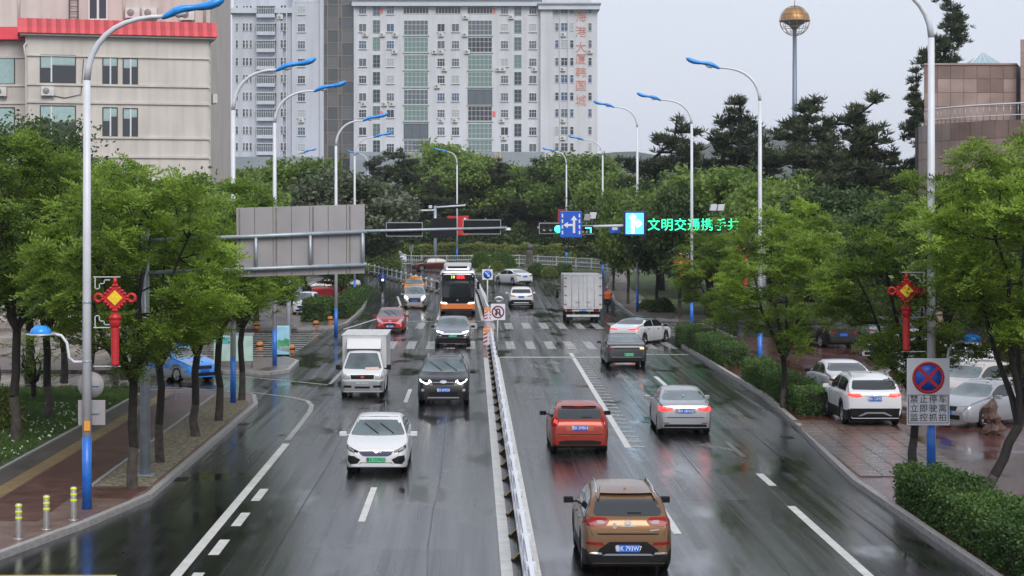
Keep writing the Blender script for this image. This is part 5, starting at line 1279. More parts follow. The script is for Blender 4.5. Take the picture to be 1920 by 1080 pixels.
# crash markers at the barrier ends
stripe_o = mat('marker_orange', (.8,.28,.04), .5); stripe_r = mat('marker_red', (.55,.03,.03), .5)
for (x, y, sg, lab) in ((.88,106.2,-1,'orange and white striped marker block at the near barrier end'),(1.1,131.3,-1,'orange and white striped marker block where the far barrier starts')):
    t = thing('barrier_marker', lab, 'marker', (x, y, 0)); mb = MB(); mb.bx(-.3,.3,-.15,.15,0,.85); mb.build('block', sign_white, t, bevel=.03)
    mb = MB(); mb.bx(-.31,.31,-.16,.16,.72,.9); mb.build('top_band', stripe_o, t, bevel=.02)
    for k in range(3):
        for s_ in (1,-1):
            z = .1+.21*k; mb = MB(); mb.prism([(s_*.28,z),(s_*.28,z+.1),(s_*.06,z+.2),(s_*.06,z+.1)], -.158, -.153, 'y'); mb.build('chevron', stripe_r, t)
# bollards
steel = mat('brushed_steel', (.45,.44,.42), .35, .85, var=.15, vscale=4); refl = mat('reflective_yellow', (.62,.68,.02), .45)
b1 = None
for (px, py, lab) in ((35,1022,'steel bollard with yellow bands, furthest left of three'),(87,1004,'steel bollard with yellow bands, middle of three'),(138,986,'steel bollard with yellow bands, next to the blue lamp base')):
    v = gbase(px, py); t = thing('bollard', lab, 'bollard', v, 0, 'steel bollards at the left kerb')
    mb = MB(); mb.lathe([(.068,0),(.068,.72),(.055,.755),(0,.765)], n=16); mb.build('post', steel, t)
    for z in (.42,.55,.68): mb = MB(); mb.lathe([(.069,z),(.073,z+.003),(.073,z+.052),(.069,z+.055)], n=16); mb.build('reflective_band', refl, t)
    mb = MB(); mb.lathe([(.068,0),(.11,.0),(.11,.015),(.068,.02)], n=16); mb.build('flange', steel, t)
stone_o = mat('orange_stone', (.42,.16,.05), .6, var=.25, vscale=6)
for k, (px, py) in enumerate(((481,620),(487,661),(546,667),(592,618),(619,609))):
    v = gbase(px, py); lab = ('low orange stone bollard left of the picture panel','low orange stone bollard on the island behind the lamp','low orange stone bollard right of the picture panel','low orange stone bollard before the left hedge','low orange stone bollard beside the lamp at the hedge')[k]
    t = thing('stone_bollard', lab, 'bollard', v, 0, 'orange stone bollards'); mb = MB(); mb.lathe([(.17,0),(.19,.1),(.19,.3),(.17,.4),(.1,.44),(0,.45)], n=16); mb.build('stone', stone_o, t)
    mb = MB(); mb.lathe([(.192,.17),(.198,.18),(.198,.25),(.192,.26)], n=16); mb.build('dark_band', blackp, t)
# picture panels on the left island
v = gbase(531,672); t = thing('picture_panel', 'upright panel printed with blue sky and green hills beside the island lamp', 'billboard', v)
mb = MB(); mb.bx(-.32,.32,-.08,.08,.06,1.5); mb.build('cabinet', mat('panel_sky', (.3,.55,.68), .3, var=.12, vscale=2), t, bevel=.02)
mb = MB(); mb.prism([(-.31,.7),(-.2,.82),(-.05,.76),(.12,.9),(.31,.8),(.31,.5),(-.31,.5)], -.09, -.082, 'y'); mb.build('green_hills', mat('panel_green', (.06,.3,.14), .4, var=.4, vscale=6), t)
mb = MB(); mb.prism([(-.31,.5),(.31,.5),(.31,.2),(-.31,.34)], -.09, -.082, 'y'); mb.build('road_picture', mat('panel_grey', (.25,.33,.34), .4, var=.3, vscale=5), t)
mb = MB(); mb.bx(-.3,.3,-.14,.14,-.02,.07); mb.build('plinth', blackp, t)
v = G(428,702); t = thing('information_board', 'pale green information board behind the taxi on the island', 'billboard', (v.x, v.y+2.2, .13))
mb = MB(); mb.bx(-.95,.85,-.04,.04,.3,1.5); mb.build('board', mat('board_pale', (.4,.55,.5), .35, var=.15, vscale=1.5), t, bevel=.02)
mb = MB(); mb.bx(-1.0,.9,-.06,.06,1.5,1.6); mb.build('top_rail', galv, t)
for x in (-.9,.8): mb = MB(); mb.tube([(x,0,0),(x,0,1.5)], .04, 8); mb.build('leg', galv, t)
mb = MB(); mb.bx(-.7,-.2,-.05,-.042,1.1,1.4); mb.build('printed_block', mat('board_teal', (.1,.4,.45), .4), t)
# stone monument on the planted island
v = G(993,503); t = thing('stone_monument', 'dark weathered stone monument on the planted island', 'monument', (v.x, v.y, v.z))
st_m = mat('dark_stone', (.07,.065,.06), .8, var=.4, vscale=2, bump=.6, bscale=6)
mb = MB(); mb.bx(-.75,.75,-.6,.6,0,.5); mb.build('plinth', st_m, t, bevel=.08)
mb = MB(); mb.lathe([(.5,.45),(.42,.8),(.36,1.3),(.4,1.7),(.34,1.95),(.22,2.05)], n=12); mb.build('shaft', st_m, t)
mb = MB(); mb.lathe([(.16,2.0),(.36,2.15),(.38,2.4),(.28,2.6),(0,2.68)], (.06,0,0), n=12); mb.build('head', st_m, t)
# low things at the right edge
brick_w = mat('brown_planter', (.13,.06,.045), .5, var=.3, vscale=3)
for k, (x, y, l, lab) in enumerate(((15.2,52.5,5.,'low reddish-brown step at the right edge, upper one'),(15.4,49.2,5.4,'low reddish-brown step at the right edge, lower one'))):
    t = thing('stone_step', lab, 'step', (x+l/2, y, .13), -.12); mb = MB(); mb.bx(-l/2,l/2,-.3,.3,0,.34-.12*k); mb.build('block', brick_w, t, bevel=.02)
    mb = MB(); mb.bx(-l/2-.01,l/2+.01,-.34,-.26,.34-.12*k,.38-.12*k); mb.build('nosing', granite_k, t)
v = G(1852,822); t = thing('stone_ornament', 'rough reddish-brown stone ornament behind the forked tree', 'stone', (v.x+.15, v.y, .13)); t.scale = (.85,.85,.85)
mb = MB()
n_ = 12; prof_ = [(.34,0),(.38,.2),(.27,.42),(.31,.62),(.2,.8),(.24,1.0),(.12,1.22),(.03,1.3)]; rq = random.Random(4)
vs_ = [((r_*math.cos(2*PI*j/n_))*rq.uniform(.7,1.25)+.08*math.sin(z_*5), r_*math.sin(2*PI*j/n_)*rq.uniform(.6,1.1), z_+rq.uniform(-.05,.05)) for r_, z_ in prof_ for j in range(n_)]
mb.add(vs_, [(i*n_+j, i*n_+(j+1) % n_, (i+1)*n_+(j+1) % n_, (i+1)*n_+j) for i in range(7) for j in range(n_)])
o = mb.build('rock', mat('red_rock', (.09,.05,.038), .75, var=.4, vscale=4, bump=.8, bscale=8), t)
# ================================================================== BUILDINGS
def framemesh(w, h, cols, rows, fw=.07, d=.1, y0=-.1, mull=.05, rowpos=None):
    mb = MB(); mb.bx(-w/2,w/2,y0,y0+d,-h/2,-h/2+fw); mb.bx(-w/2,w/2,y0,y0+d,h/2-fw,h/2); mb.bx(-w/2,-w/2+fw,y0,y0+d,-h/2+fw,h/2-fw); mb.bx(w/2-fw,w/2,y0,y0+d,-h/2+fw,h/2-fw)
    for c in range(1, cols): x = -w/2+w*c/cols; mb.bx(x-mull/2,x+mull/2,y0+.01,y0+d-.01,-h/2+fw,h/2-fw)
    zs = rowpos if rowpos is not None else [r/rows for r in range(1, rows)]
    for r in zs: z = -h/2+h*r; mb.bx(-w/2+fw,w/2-fw,y0+.014,y0+d-.014,z-mull/2,z+mull/2)
    return mb
WCACHE = {}
def window(parent, x, z, kind, spec, y=0., glass=None, name='window', sill=None):
    """frame with a glass pane behind it; alike windows share their meshes"""
    w_, h_, cols, rows, fm = spec[:5]; rp = spec[5] if len(spec) > 5 else None
    if kind not in WCACHE:
        o = framemesh(w_, h_, cols, rows, spec[6] if len(spec) > 6 else .07, rowpos=rp).build(name, fm, parent); WCACHE[kind] = [o.data, None, {}]
    else: o = link(name, WCACHE[kind][0], parent)
    o.location = (x, y, z); key = glass.name
    if key not in WCACHE[kind][2]:
        mb = MB(); mb.bx(-w_/2+.02,w_/2-.02,-.045,-.02,-h_/2+.02,h_/2-.02); p = mb.build('pane', glass, o); WCACHE[kind][2][key] = p.data
    else: link('pane', WCACHE[kind][2][key], o)
    if sill:
        k2 = (kind, 'sill')
        if k2 not in WCACHE:
            mb = MB(); mb.bx(-w_/2-.08,w_/2+.08,-.2,0,-h_/2-.1,-h_/2); q = mb.build('sill', sill, o); WCACHE[k2] = q.data
        else: link('sill', WCACHE[k2], o)
    return o
g_dark = mat('window_dark', (.03,.035,.045), .08, spec=.7); g_mid = mat('window_mid', (.09,.11,.13), .1, spec=.7); g_blue = mat('window_blue', (.05,.09,.17), .08, spec=.8)
g_green = mat('window_green', (.13,.2,.19), .12, spec=.7); g_pale = mat('window_curtain', (.34,.38,.38), .3); GL = [g_dark, g_dark, g_dark, g_mid, g_mid, g_blue, g_pale]
f_white = mat('frame_white', (.6,.61,.62), .4); f_green = mat('frame_green', (.3,.4,.37), .45); f_dark = mat('frame_dark', (.05,.045,.045), .4)
t_wall = mat('tower_wall', (.52,.53,.57), .75, var=.05, vscale=.12, streak=.8); t_trim = mat('tower_trim', (.47,.5,.56), .7, var=.06, vscale=.3); t_wing = mat('tower_wing_wall', (.46,.485,.55), .75, var=.05, vscale=.12, streak=.8)
podium_m = mat('podium_grey', (.24,.27,.31), .5, var=.1, vscale=.3)
YT = 345.; pT = FPX/YT
T = thing('tower_block', 'tall pale grey apartment tower with red vertical writing and glazed stairwell', 'building', ((780-VX)/pT, YT, 2.3))
def tx(px): return (px-780)/pT
def tzz(py): return CAM_H-(py-VY)/pT - 2.3
def tb(name, x0, x1, y0, y1, ya, yb, m, bevel=0): mb = MB(); mb.bx(tx(x0),tx(x1),ya,yb,tzz(y1),tzz(y0)); return mb.build(name, m, T, bevel=bevel)
tb('main_wall', 665, 1013, 6, 480, 0, 18, t_wall); tb('corner_wall', 1013, 1036, 14, 480, -.8, 18, t_wall); tb('right_wall', 1036, 1120, 14, 480, -.3, 18, t_wall)
tb('wing_wall', 434, 547, 22, 480, 1.0, 18, t_wing); tb('wing_wall', 547, 604, 4, 480, .3, 18, t_wing); tb('wing_pilaster', 518, 530, 20, 480, .4, 1.0, t_wing)
tb('cornice', 660, 1014, 2, 12, -.9, 17, t_trim); tb('cornice', 1009, 1124, 10, 19, -1.4, 17.5, t_trim); tb('cornice', 430, 548, 14, 24, .2, 17, t_trim); tb('upper_storey', 668, 1112, -60, 1, 5, 17, t_wall)
tb('cornice_lip', 658, 1016, -1, 2, -1.15, 17.2, podium_m); tb('cornice_lip', 1007, 1126, 7, 10, -1.65, 17.6, podium_m)
tb('wing_top', 548, 606, -60, 3, .8, 17, t_wing); tb('wing_top', 434, 548, -60, 13, 3.5, 17, t_wing)
tb('podium', 662, 1018, 288, 480, -9, 0, podium_m); tb('wing_podium', 430, 600, 296, 480, -6, .9, podium_m)
# glazed stairwell
gs = tb('glazed_stairwell', 606, 664, -60, 480, .5, 17, mat('stair_core', (.1,.1,.11), .6)); brown_f = mat('bronze_mullion', (.2,.17,.14), .5); sg_g = [mat('stair_glass_a', (.07,.075,.08), .06, spec=.8), mat('stair_glass_b', (.1,.1,.1), .08, spec=.8), mat('stair_glass_c', (.045,.05,.06), .05, spec=.9)]
xs = [607,614,634,641,663]; pm_ = {}
for i in range(4):
    for r in range(19):
        y0 = -40+r*24; k_ = (i, r % 3); 
        if k_ not in pm_:
            mb = MB(); mb.bx(0, tx(xs[i+1])-tx(xs[i])-.12, -.06, 0, -24/pT+.12, 0); o = mb.build('glass_pane', sg_g[(i+r) % 3], gs); pm_[k_] = o.data
        else: o = link('glass_pane', pm_[k_], gs)
        o.location = (tx(xs[i])+.06, .47, tzz(y0)-.06)
for x in xs: mb = MB(); mb.bx(tx(x)-.07,tx(x)+.07,.3,.5,tzz(470),tzz(-58)); mb.build('mullion', brown_f, gs)
for r in range(20): mb = MB(); mb.bx(tx(606),tx(664),.32,.48,tzz(-40+r*24)-.06,tzz(-40+r*24)+.06); mb.build('transom', brown_f, gs)
mb = MB(); mb.bx(tx(600),tx(607),-.2,3,tzz(470),tzz(-58)); mb.build('stair_pier', t_wing, T); mb = MB(); mb.bx(tx(663.5),tx(667),-.25,3,tzz(470),tzz(-58)); mb.build('stair_pier', t_trim, T)
ROWS = [19,52,84,117,149,182,213,246,277]
rr = random.Random(3)
small = (1.4,1.5,3,2,f_white,[.62]); small2 = (1.4,1.5,2,1,f_white); strip_s = (1.35,2.35,2,3,f_green); balc = (4.4,2.7,6,3,f_white,[.33,.7]); nar = (.72,1.5,1,2,f_white,[.62]); trip = (1.3,1.55,2,2,f_white,[.6])
for r, y in enumerate(ROWS):
    z = tzz(y)
    for px in (680,732,827,854,946,999):
        if r == 0 and px in (827,854): continue
        k = rr.random() < .7
        window(T, tx(px), z, 'small' if k else 'small2', small if k else small2, glass=rr.choice(GL), sill=t_trim)
    for px in (706,971):
        window(T, tx(px), z+.2, 'stripw', strip_s, glass=rr.choice([g_green,g_mid,g_dark]))
    for px in (780,900):
        if r == 0: window(T, tx(px), z, 'topband', (4.6,1.3,8,1,f_white), glass=g_dark)
        else:
            dk = rr.random() < .2; window(T, tx(px), z, 'balcd' if dk else 'balc', (4.4,2.7,3,1,f_dark) if dk else balc, glass=g_mid if dk else rr.choice([g_green,g_dark,g_green,g_mid]))
            mb = MB() 
            if ('slab',) not in WCACHE: mb.bx(-2.35,2.35,-.22,-.0,-.16,.0); o = mb.build('balcony_slab', f_green, T); WCACHE[('slab',)] = o.data
            else: o = link('balcony_slab', WCACHE[('slab',)], T)
            o.location = (tx(px), 0, z-1.37)
    if r == 0: window(T, tx(840), z, 'topband', (4.6,1.3,8,1,f_white), glass=g_dark)
    for px, sp, kd in ((1044,nar,'nar'),(1058,trip,'trip'),(1072,nar,'nar'),(1106,nar,'nar')):
        window(T, tx(px), z+.1, kd, sp, y=-.3, glass=rr.choice(GL), sill=None)
    for px in (443,456,462,469,528,534): window(T, tx(px), z+.2, 'wnar', (.5,1.5,1,2,f_white,[.6]), y=1.0 if px < 518 else .4, glass=rr.choice([g_dark,g_mid]))
    window(T, tx(565), z, 'small', small, y=.3, glass=rr.choice(GL), sill=t_trim)
    # wing bay
    bay = bpy.data.objects.new('bay_window', None); COL.objects.link(bay); bay.parent = T; bay.location = (tx(498), 1.0, z)
    if ('bay',) not in WCACHE:
        mb = MB(); mb.bx(-1.65,1.65,-1.1,0,-1.3,-.75); a = mb.build('parapet', t_wing, bay); mb = MB(); mb.bx(-1.75,1.75,-1.2,0,.72,.86); b_ = mb.build('canopy', t_trim, bay)
        mb = MB(); mb.bx(-1.6,1.6,-1.0,0,-.75,.72); c_ = mb.build('glazing', g_mid, bay); c2 = framemesh(3.2,1.47,8,2,.06,.12,0,.05,[.7]).build('glazing_frame', f_white, bay); c2.location = (0,-1.08,-.01)
        WCACHE[('bay',)] = (a.data, b_.data, c_.data, c2.data)
    else:
        for nm, me in zip(('parapet','canopy','glazing','glazing_frame'), WCACHE[('bay',)]):
            o = link(nm, me, bay)
            if nm == 'glazing_frame': o.location = (0,-1.08,-.01)
for px in (523,537,1050,1065): mb = MB(); mb.bx(tx(px)-.1,tx(px)+.1,-.5 if px > 600 else .2,-.3 if px > 600 else .4,tzz(470),tzz(24)); mb.build('wall_fin', t_trim, T)
tower_red = mat('tower_red_letters', (.56,.23,.18), .6, var=.25, vscale=.8)
for ch, y in zip('海港大厦韩国城', (33,61,90,112,137,162,190)): text(ch, 2.05, tower_red, (tx(1089), -.34, tzz(y)), T, '-y', name='character', depth=.05)
gold_l = mat('podium_letters', (.6,.42,.08), .5)
for ch, px in (('T',772),('T',811),('S',893),('N',932)): text(ch, 1.6, gold_l, (tx(px), -9.04, tzz(296)), T, '-y', name='podium_letter', depth=.05)
for y in (20,214): 
    for px in (715,926): mb = MB(); mb.bx(tx(px)-.28,tx(px)+.28,-.06,-.01,tzz(y)-.5,tzz(y)+.5); mb.build('red_notice', mat('notice_red', (.6,.15,.15), .6), T)
# air conditioners on the tower
ac_m = mat('ac_white', (.55,.55,.53), .5, var=.1, vscale=3); acp = None
def air_conditioner(loc_, label, group, s=1.):
    global acp
    t = thing('air_conditioner', label, 'air conditioner', loc_, 0, group)
    t.scale = (s,s,s)
    if acp is None:
        mb = MB(); mb.bx(-.42,.42,-.3,0,-.3,.3); a = mb.build('casing', ac_m, t, bevel=.02, segs=1)
        mb = MB(); mb.lathe([(0,-.315),(.2,-.315),(.22,-.3)], (-.1,0,0), 14, axis='y'); b_ = mb.build('fan_grille', mat('grille_grey', (.2,.2,.2), .5), t)
        mb = MB(); mb.bx(-.36,-.32,-.3,0,-.36,-.301); mb.bx(.32,.36,-.3,0,-.36,-.301); mb.bx(-.36,.36,-.06,-.02,-.4,-.361); c_ = mb.build('bracket', galv, t)
        acp = (a.data, b_.data, c_.data)
    else:
        for nm, me in zip(('casing','fan_grille','bracket'), acp): link(nm, me, t)
    return t
TL = T.location
for (px, r, dx) in ((680,1,.5),(732,1,.9),(680,5,.2),(706,5,1.4),(732,5,.3),(717,1,0),(737,2,.3),(827,1,0),(815,2,0),(826,2,.1),(830,3,.3),(823,4,-.3),(827,6,0),(853,6,0),(946,0,1.2),(935,3,-.1),(943,3,0),(941,6,0),(999,3,.3),(1055,1,.1),(1055,3,0),(1055,6,0),(1055,7,0),(1106,2,0),(565,6,0),(873,0,0),(872,1,0),(874,2,.2),(945,7,0),(525,0,0)):
    yy = -.32 if px > 1030 else (.28 if px == 565 else (.38 if px == 525 else -.02))
    air_conditioner((TL.x+tx(px)+dx, TL.y+yy, TL.z+tzz(ROWS[r])-1.25), 'small white air conditioner fixed to the pale tower', 'air conditioners on the pale tower', 1.15)

# ------------------------------------------------------------------ red-roofed building on the left
cream = mat('cream_render', (.53,.495,.455), .8, var=.06, vscale=.5, streak=2.2); cream2 = mat('beige_render', (.5,.455,.425), .8, var=.06, vscale=.4, streak=1.6); cream_t = mat('cream_trim', (.5,.47,.435), .75, var=.1, vscale=1.)
roof_red = mat('red_sheet_roof', (.5,.025,.04), .45, var=.12, vscale=1.5, coat=.3); blind = mat('blind_blue', (.3,.42,.42), .5, var=.08)
u0 = Vector(((48-VX)/FPX*126, 126, .13)); ang = math.atan2(3., 11.6)
B = thing('red_roofed_building', 'cream office building with red metal roof edge at the left', 'building', u0, ang); pB = 28.26
def bu(px): return (px-48)/344*12.
def bz(py): return CAM_H-(py-VY)/pB - .13
mb = MB(); mb.bx(0,12,0,14,0,bz(60)); mb.build('wall', cream, B)
for y in (107,160,193,258,294): 
    th = 2 if y == 107 else 4
    mb = MB(); mb.bx(-.04,12.1,-.1,.0,bz(y+th/2),bz(y-th/2)); mb.build('ledge', cream_t, B)
mb = MB(); mb.bx(-.35,12.45,-.4,14.2,bz(70),bz(66)); mb.build('eave', cream_t, B)
zr0, zr1 = bz(66), bz(38); nS = 42; sw = 13.0/nS
rf = bpy.data.objects.new('roof', None); COL.objects.link(rf); rf.parent = B; sh_me = None
for k in range(nS):
    if sh_me is None:
        mb = MB(); mb.add([(0,-.55,0),(sw,-.55,0),(sw,-.0,zr1-zr0),(0,-.0,zr1-zr0),(0,-.5,-.03),(sw,-.5,-.03),(sw,.3,zr1-zr0-.03),(0,.3,zr1-zr0-.03)], [(0,1,2,3),(4,7,6,5),(0,4,5,1),(3,2,6,7),(0,3,7,4),(1,5,6,2)])
        mb.add([(-.025,-.575,.0),(.025,-.575,.0),(.025,-.02,zr1-zr0+.035),(-.025,-.02,zr1-zr0+.035),(-.03,-.545,-.02),(.03,-.545,-.02),(.03,.05,zr1-zr0-.02),(-.03,.05,zr1-zr0-.02)], [(0,1,2,3),(0,4,5,1),(3,2,6,7),(0,3,7,4),(1,5,6,2)])
        o = mb.build('roof_sheet', roof_red, rf); sh_me = o.data; sh_alt = sh_me.copy(); sh_alt.materials[0] = mat('red_sheet_roof_rib_shade', (.36,.016,.026), .55, var=.15, vscale=1.5)  # every other sheet coloured darker to imitate the shading of the ribs
    else: o = link('roof_sheet', sh_me if k % 2 else sh_alt, rf)
    o.location = (-.5+sw*k, 0, zr0+random.uniform(-.004,.004))
mb = MB(); mb.prism([(-.5,zr0),(-.5,zr0-.02),(12.52,zr0-.02),(12.52,zr0),(11.95,zr1+.01),(.05,zr1+.01)], .3, 13.5, 'y'); mb.build('roof_body', roof_red, rf)
mb = MB(); mb.add([(12.5,-.5,zr0),(12.56,14,zr0),(12.0,13.5,zr1),(12.0,.05,zr1)], [(0,1,2,3)]); mb.build('hip_sheet', roof_red, rf)
win_big = (2.37,1.88,3,1,f_dark,None,.06); win_sm = (1.03,1.88,2,1,f_dark,None,.05)
def bwin(px0, px1, y0, y1, cols, k, parent=None, fx=None):
    x0, x1 = bu(px0), bu(px1); w_, h_ = x1-x0, bz(y0)-bz(y1)
    par = parent or B
    o = framemesh(w_, h_, 1, 1, .07, .06, -.045).build('window', f_dark, par); o.location = ((x0+x1)/2, 0, (bz(y0)+bz(y1))/2)
    cuts = [-.5,-.18,.5] if cols == 3 else [-.5,.02,.5]
    for a, b_ in zip(cuts, cuts[1:]):
        sp = rr.choice([.3,.45,.55,.35])
        for (z0, z1, m) in ((-.5,.5-sp,g_dark),(.5-sp,.5,blind)):
            mb = MB(); mb.bx(a*w_+.04,b_*w_-.04,-.02 if m is blind else -.015,.0,z0*h_+.03,z1*h_-.02); mb.build('pane', m, o)
        mb = MB(); mb.bx(b_*w_-.05,b_*w_+.05,-.05,-.0,-h_/2+.07,h_/2-.07)
        if b_ < .5: mb.build('mullion', f_white, o)
    return o
for (y0,y1) in ((105,158),(199,255),(301,356),(397,450)):
    bwin(74,141,y0,y1,3,0); bwin(190,219,y0+2,y1+2,2,1); bwin(228,257,y0+3,y1+3,2,1)
mb = MB(); mb.tube([(.06,-.12,bz(84)),(-.1,-.12,bz(90)),(.02,-.12,bz(112)),(.02,-.12,0)], .07, 8); mb.build('drainpipe', cream_t, B)
mb = MB(); mb.bx(12.0,12.14,.2,.34,0,bz(75)); mb.build('drainpipe', cream_t, B)
def wp(o_, x, y, z): q = o_.matrix_basis @ Vector((x,y,z)); return (q.x,q.y,q.z)
bpy.context.view_layer.update()
a = air_conditioner(wp(B, bu(88), -.03, bz(173)), 'white air conditioner under the top window of the red-roofed building', 'air conditioners on the left buildings'); a.rotation_euler = (0,0,ang)
a = air_conditioner(wp(B, 12.36, 1.2, bz(180)), 'white air conditioner on the side corner of the red-roofed building', 'air conditioners on the left buildings'); a.rotation_euler = (0,0,ang+PI/2)
mb = MB(); mb.tube([(bu(98),-.05,bz(181)),(bu(120),-.05,bz(185)),(bu(150),-.05,bz(178)),(bu(155),-.05,bz(112))], .025, 6); mb.build('cable', f_dark, B)
# lower wing further left
B2 = thing('office_wing', 'cream office wing with its own red roof edge at the far left', 'building', (u0.x-9.2, 127.6, .13), ang*.0)
pB = FPX/127.6
mb = MB(); mb.bx(-4,9.0,0,12,0,bz(72)); mb.build('wall', cream2, B2)
sh2 = None
for k in range(40):
    if sh2 is None:
        mb = MB(); mb.add([(0,-.6,0),(.3,-.6,0),(.3,.1,.9),(0,.1,.9),(0,-.5,-.04),(.3,-.5,-.04),(.3,.3,.86),(0,.3,.86)], [(0,1,2,3),(4,7,6,5),(0,4,5,1),(3,2,6,7),(0,3,7,4),(1,5,6,2)]); mb.bx(-.02,.02,-.62,-.5,-.01,.06); o = mb.build('roof_sheet', roof_red, B2); sh2 = o.data
    else: o = link('roof_sheet', sh2, B2)
    o.location = (-3.0+.303*k, 0, bz(78)+.1)
for y in (107,160,193,258,294): mb = MB(); mb.bx(-4,8.98,-.08,0,bz(y+2),bz(y-2)); mb.build('ledge', cream_t, B2)
for (y0,y1) in ((107,158),(199,255),(301,356)):
    for px in (0,-70):
        o = framemesh(2.2,1.85,2,1,.07,.06,-.045).build('window', f_dark, B2); o.location = ((px-VX)/pB-(u0.x-9.2)-.1, 0, (bz(y0)+bz(y1))/2)
        for a_, m in ((-.55,g_dark),(.55,blind)): mb = MB(); mb.bx(a_-.5,a_+.5,-.02,0,-.88,.88); mb.build('pane', m, o)
air_conditioner((u0.x-9.2+(2-VX)/pB-(u0.x-9.2), 127.55, bz(172)+.13), 'white air conditioner at the left picture edge below the wing window', 'air conditioners on the left buildings')
# taller building behind
YB = 141.; pB = FPX/YB
B3 = thing('rear_beige_building', 'tall plain beige building rising behind the red roof', 'building', ((200-VX)/pB, YB, .1))
def b3(px): return (px-200)/pB
mb = MB(); mb.bx(b3(-130),b3(394),0,12,0,bz(-60)); mb.build('wall', cream2, B3)
o = framemesh(b3(202)-b3(166),2.2,2,2,.1,.1,-.1,.16,[.12]).build('window', f_white, B3); o.location = (b3(184),0,bz(15))
mb = MB(); mb.bx(-.68,.68,-.03,0,-1.05,1.05); mb.build('pane', g_dark, o)
mb = MB()
for x in (131,147): mb.bx(b3(x)-.04,b3(x)+.04,-.2,-.12,bz(45),bz(-40))
for k in range(9): z = bz(42)+k*.4; mb.bx(b3(131)+.04,b3(147)-.04,-.18,-.14,z-.03,z+.03)
mb.build('ladder', f_dark, B3)
for px in (233,384,36): mb = MB(); mb.tube([(b3(px),-.12,bz(50)),(b3(px),-.12,bz(-60))], .09, 8); mb.build('drainpipe', cream_t, B3)
for k, px in enumerate((250,282,352)): air_conditioner((b3(px)+B3.location.x, YB-.05, bz(24 if k < 2 else 28)+.1), ('white air conditioner above the red roof, left one of the pair','white air conditioner above the red roof, right one of the pair','white air conditioner above the red roof near the lamp head')[k], 'air conditioners on the left buildings', 1.25)

# ------------------------------------------------------------------ granite-clad building on the right
gran = mat('pink_granite', (.27,.19,.165), .35, var=.16, vscale=.45, bump=.05, bscale=6, col2=(.3,.215,.19)); gran_w = mat('wet_granite', (.2,.135,.115), .28, var=.2, vscale=.5, streak=1.5); joint = mat('granite_joint', (.06,.045,.04), .8)
MC = Vector((41.5, 127., .0)); R_ = 12.
M = thing('granite_building', 'pink granite building with curved wall, terrace railing and glass pyramid at right', 'building', MC)
Zt, Zb = 13.1, 9.75
def drum(r, z0, z1, m, name, a0=PI*.95, a1=PI*1.75, n=40):
    mb = MB(); vs = []
    for j in range(n+1):
        a = a0+(a1-a0)*j/n; vs += [(r*math.cos(a), r*math.sin(a), z0), (r*math.cos(a), r*math.sin(a), z1)]
    mb.add(vs, [(2*j,2*j+2,2*j+3,2*j+1) for j in range(n)], 0, False); return mb.build(name, m, M)
drum(R_-.06, Zb, Zt, joint, 'drum_core'); drum(R_-1.2, 0, Zb, mat('dark_glazing', (.03,.032,.035), .1, spec=.8), 'lower_glazing')
mb = MB(); n = 40; vs = []
for j in range(n+1):
    a = PI*.95+PI*.8*j/n; vs += [((R_-1.25)*math.cos(a),(R_-1.25)*math.sin(a),Zb), ((R_-.02)*math.cos(a),(R_-.02)*math.sin(a),Zb)]
mb.add(vs, [(2*j,2*j+2,2*j+3,2*j+1) for j in range(n)]); mb.build('soffit', joint, M)
def cpanel(r, a0, a1, z0, z1, m, parent, t_=.05, name='granite_panel'):
    mb = MB(); g_ = .012/r
    P4 = [((r+d)*math.cos(a), (r+d)*math.sin(a), z) for d in (0,-t_) for (a, z) in ((a0+g_,z0+.012),(a1-g_,z0+.012),(a1-g_,z1-.012),(a0+g_,z1-.012))]
    mb.add(P4, [(0,1,2,3),(7,6,5,4),(0,4,5,1),(1,5,6,2),(2,6,7,3),(3,7,4,0)]); return mb.build(name, m, parent)
da = .95/R_
for k in range(24):
    a = PI*1.0 + da*k
    for q in range(3):
        cpanel(R_, a, a+da, Zb+(Zt-Zb)*q/3, Zb+(Zt-Zb)*(q+1)/3, gran_w if (q == 2 and rr.random() < .8) else gran, M)
for k in range(3):                                        # pier that runs down to the ground
    a = PI*1.0+da*k*.8
    for q in range(9): cpanel(R_+.02, a, a+da*.8, Zb-1.1*(q+1), Zb-1.1*q, gran, M, .9)
# terrace railing
mb = MB(); mb.tube([((R_-.1)*math.cos(PI*1.03+PI*.7*j/40),(R_-.1)*math.sin(PI*1.03+PI*.7*j/40),Zt+1.0) for j in range(41)], .05, 8); mb.build('railing_top', f_white, M)
mb = MB(); mb.tube([((R_-.1)*math.cos(PI*1.03+PI*.7*j/40),(R_-.1)*math.sin(PI*1.03+PI*.7*j/40),Zt+.3) for j in range(41)], .03, 6); mb.build('railing_bar', f_white, M)
bar_me = None
for j in range(54):
    a = PI*1.03+PI*.7*j/53
    if bar_me is None: mb = MB(); mb.tube([(0,0,0),(0,0,1.0)], .022, 6); o = mb.build('railing_baluster', galv, M); bar_me = o.data
    else: o = link('railing_baluster', bar_me, M)
    o.location = ((R_-.1)*math.cos(a),(R_-.1)*math.sin(a),Zt)
mb = MB(); vs = [((R_-.04)*math.cos(PI*.95+PI*.8*j/30),(R_-.04)*math.sin(PI*.95+PI*.8*j/30),Zt-.02) for j in range(31)] + [(0,0,Zt-.02)]; mb.add(vs, [(j,j+1,31) for j in range(30)]); mb.build('terrace', joint, M)
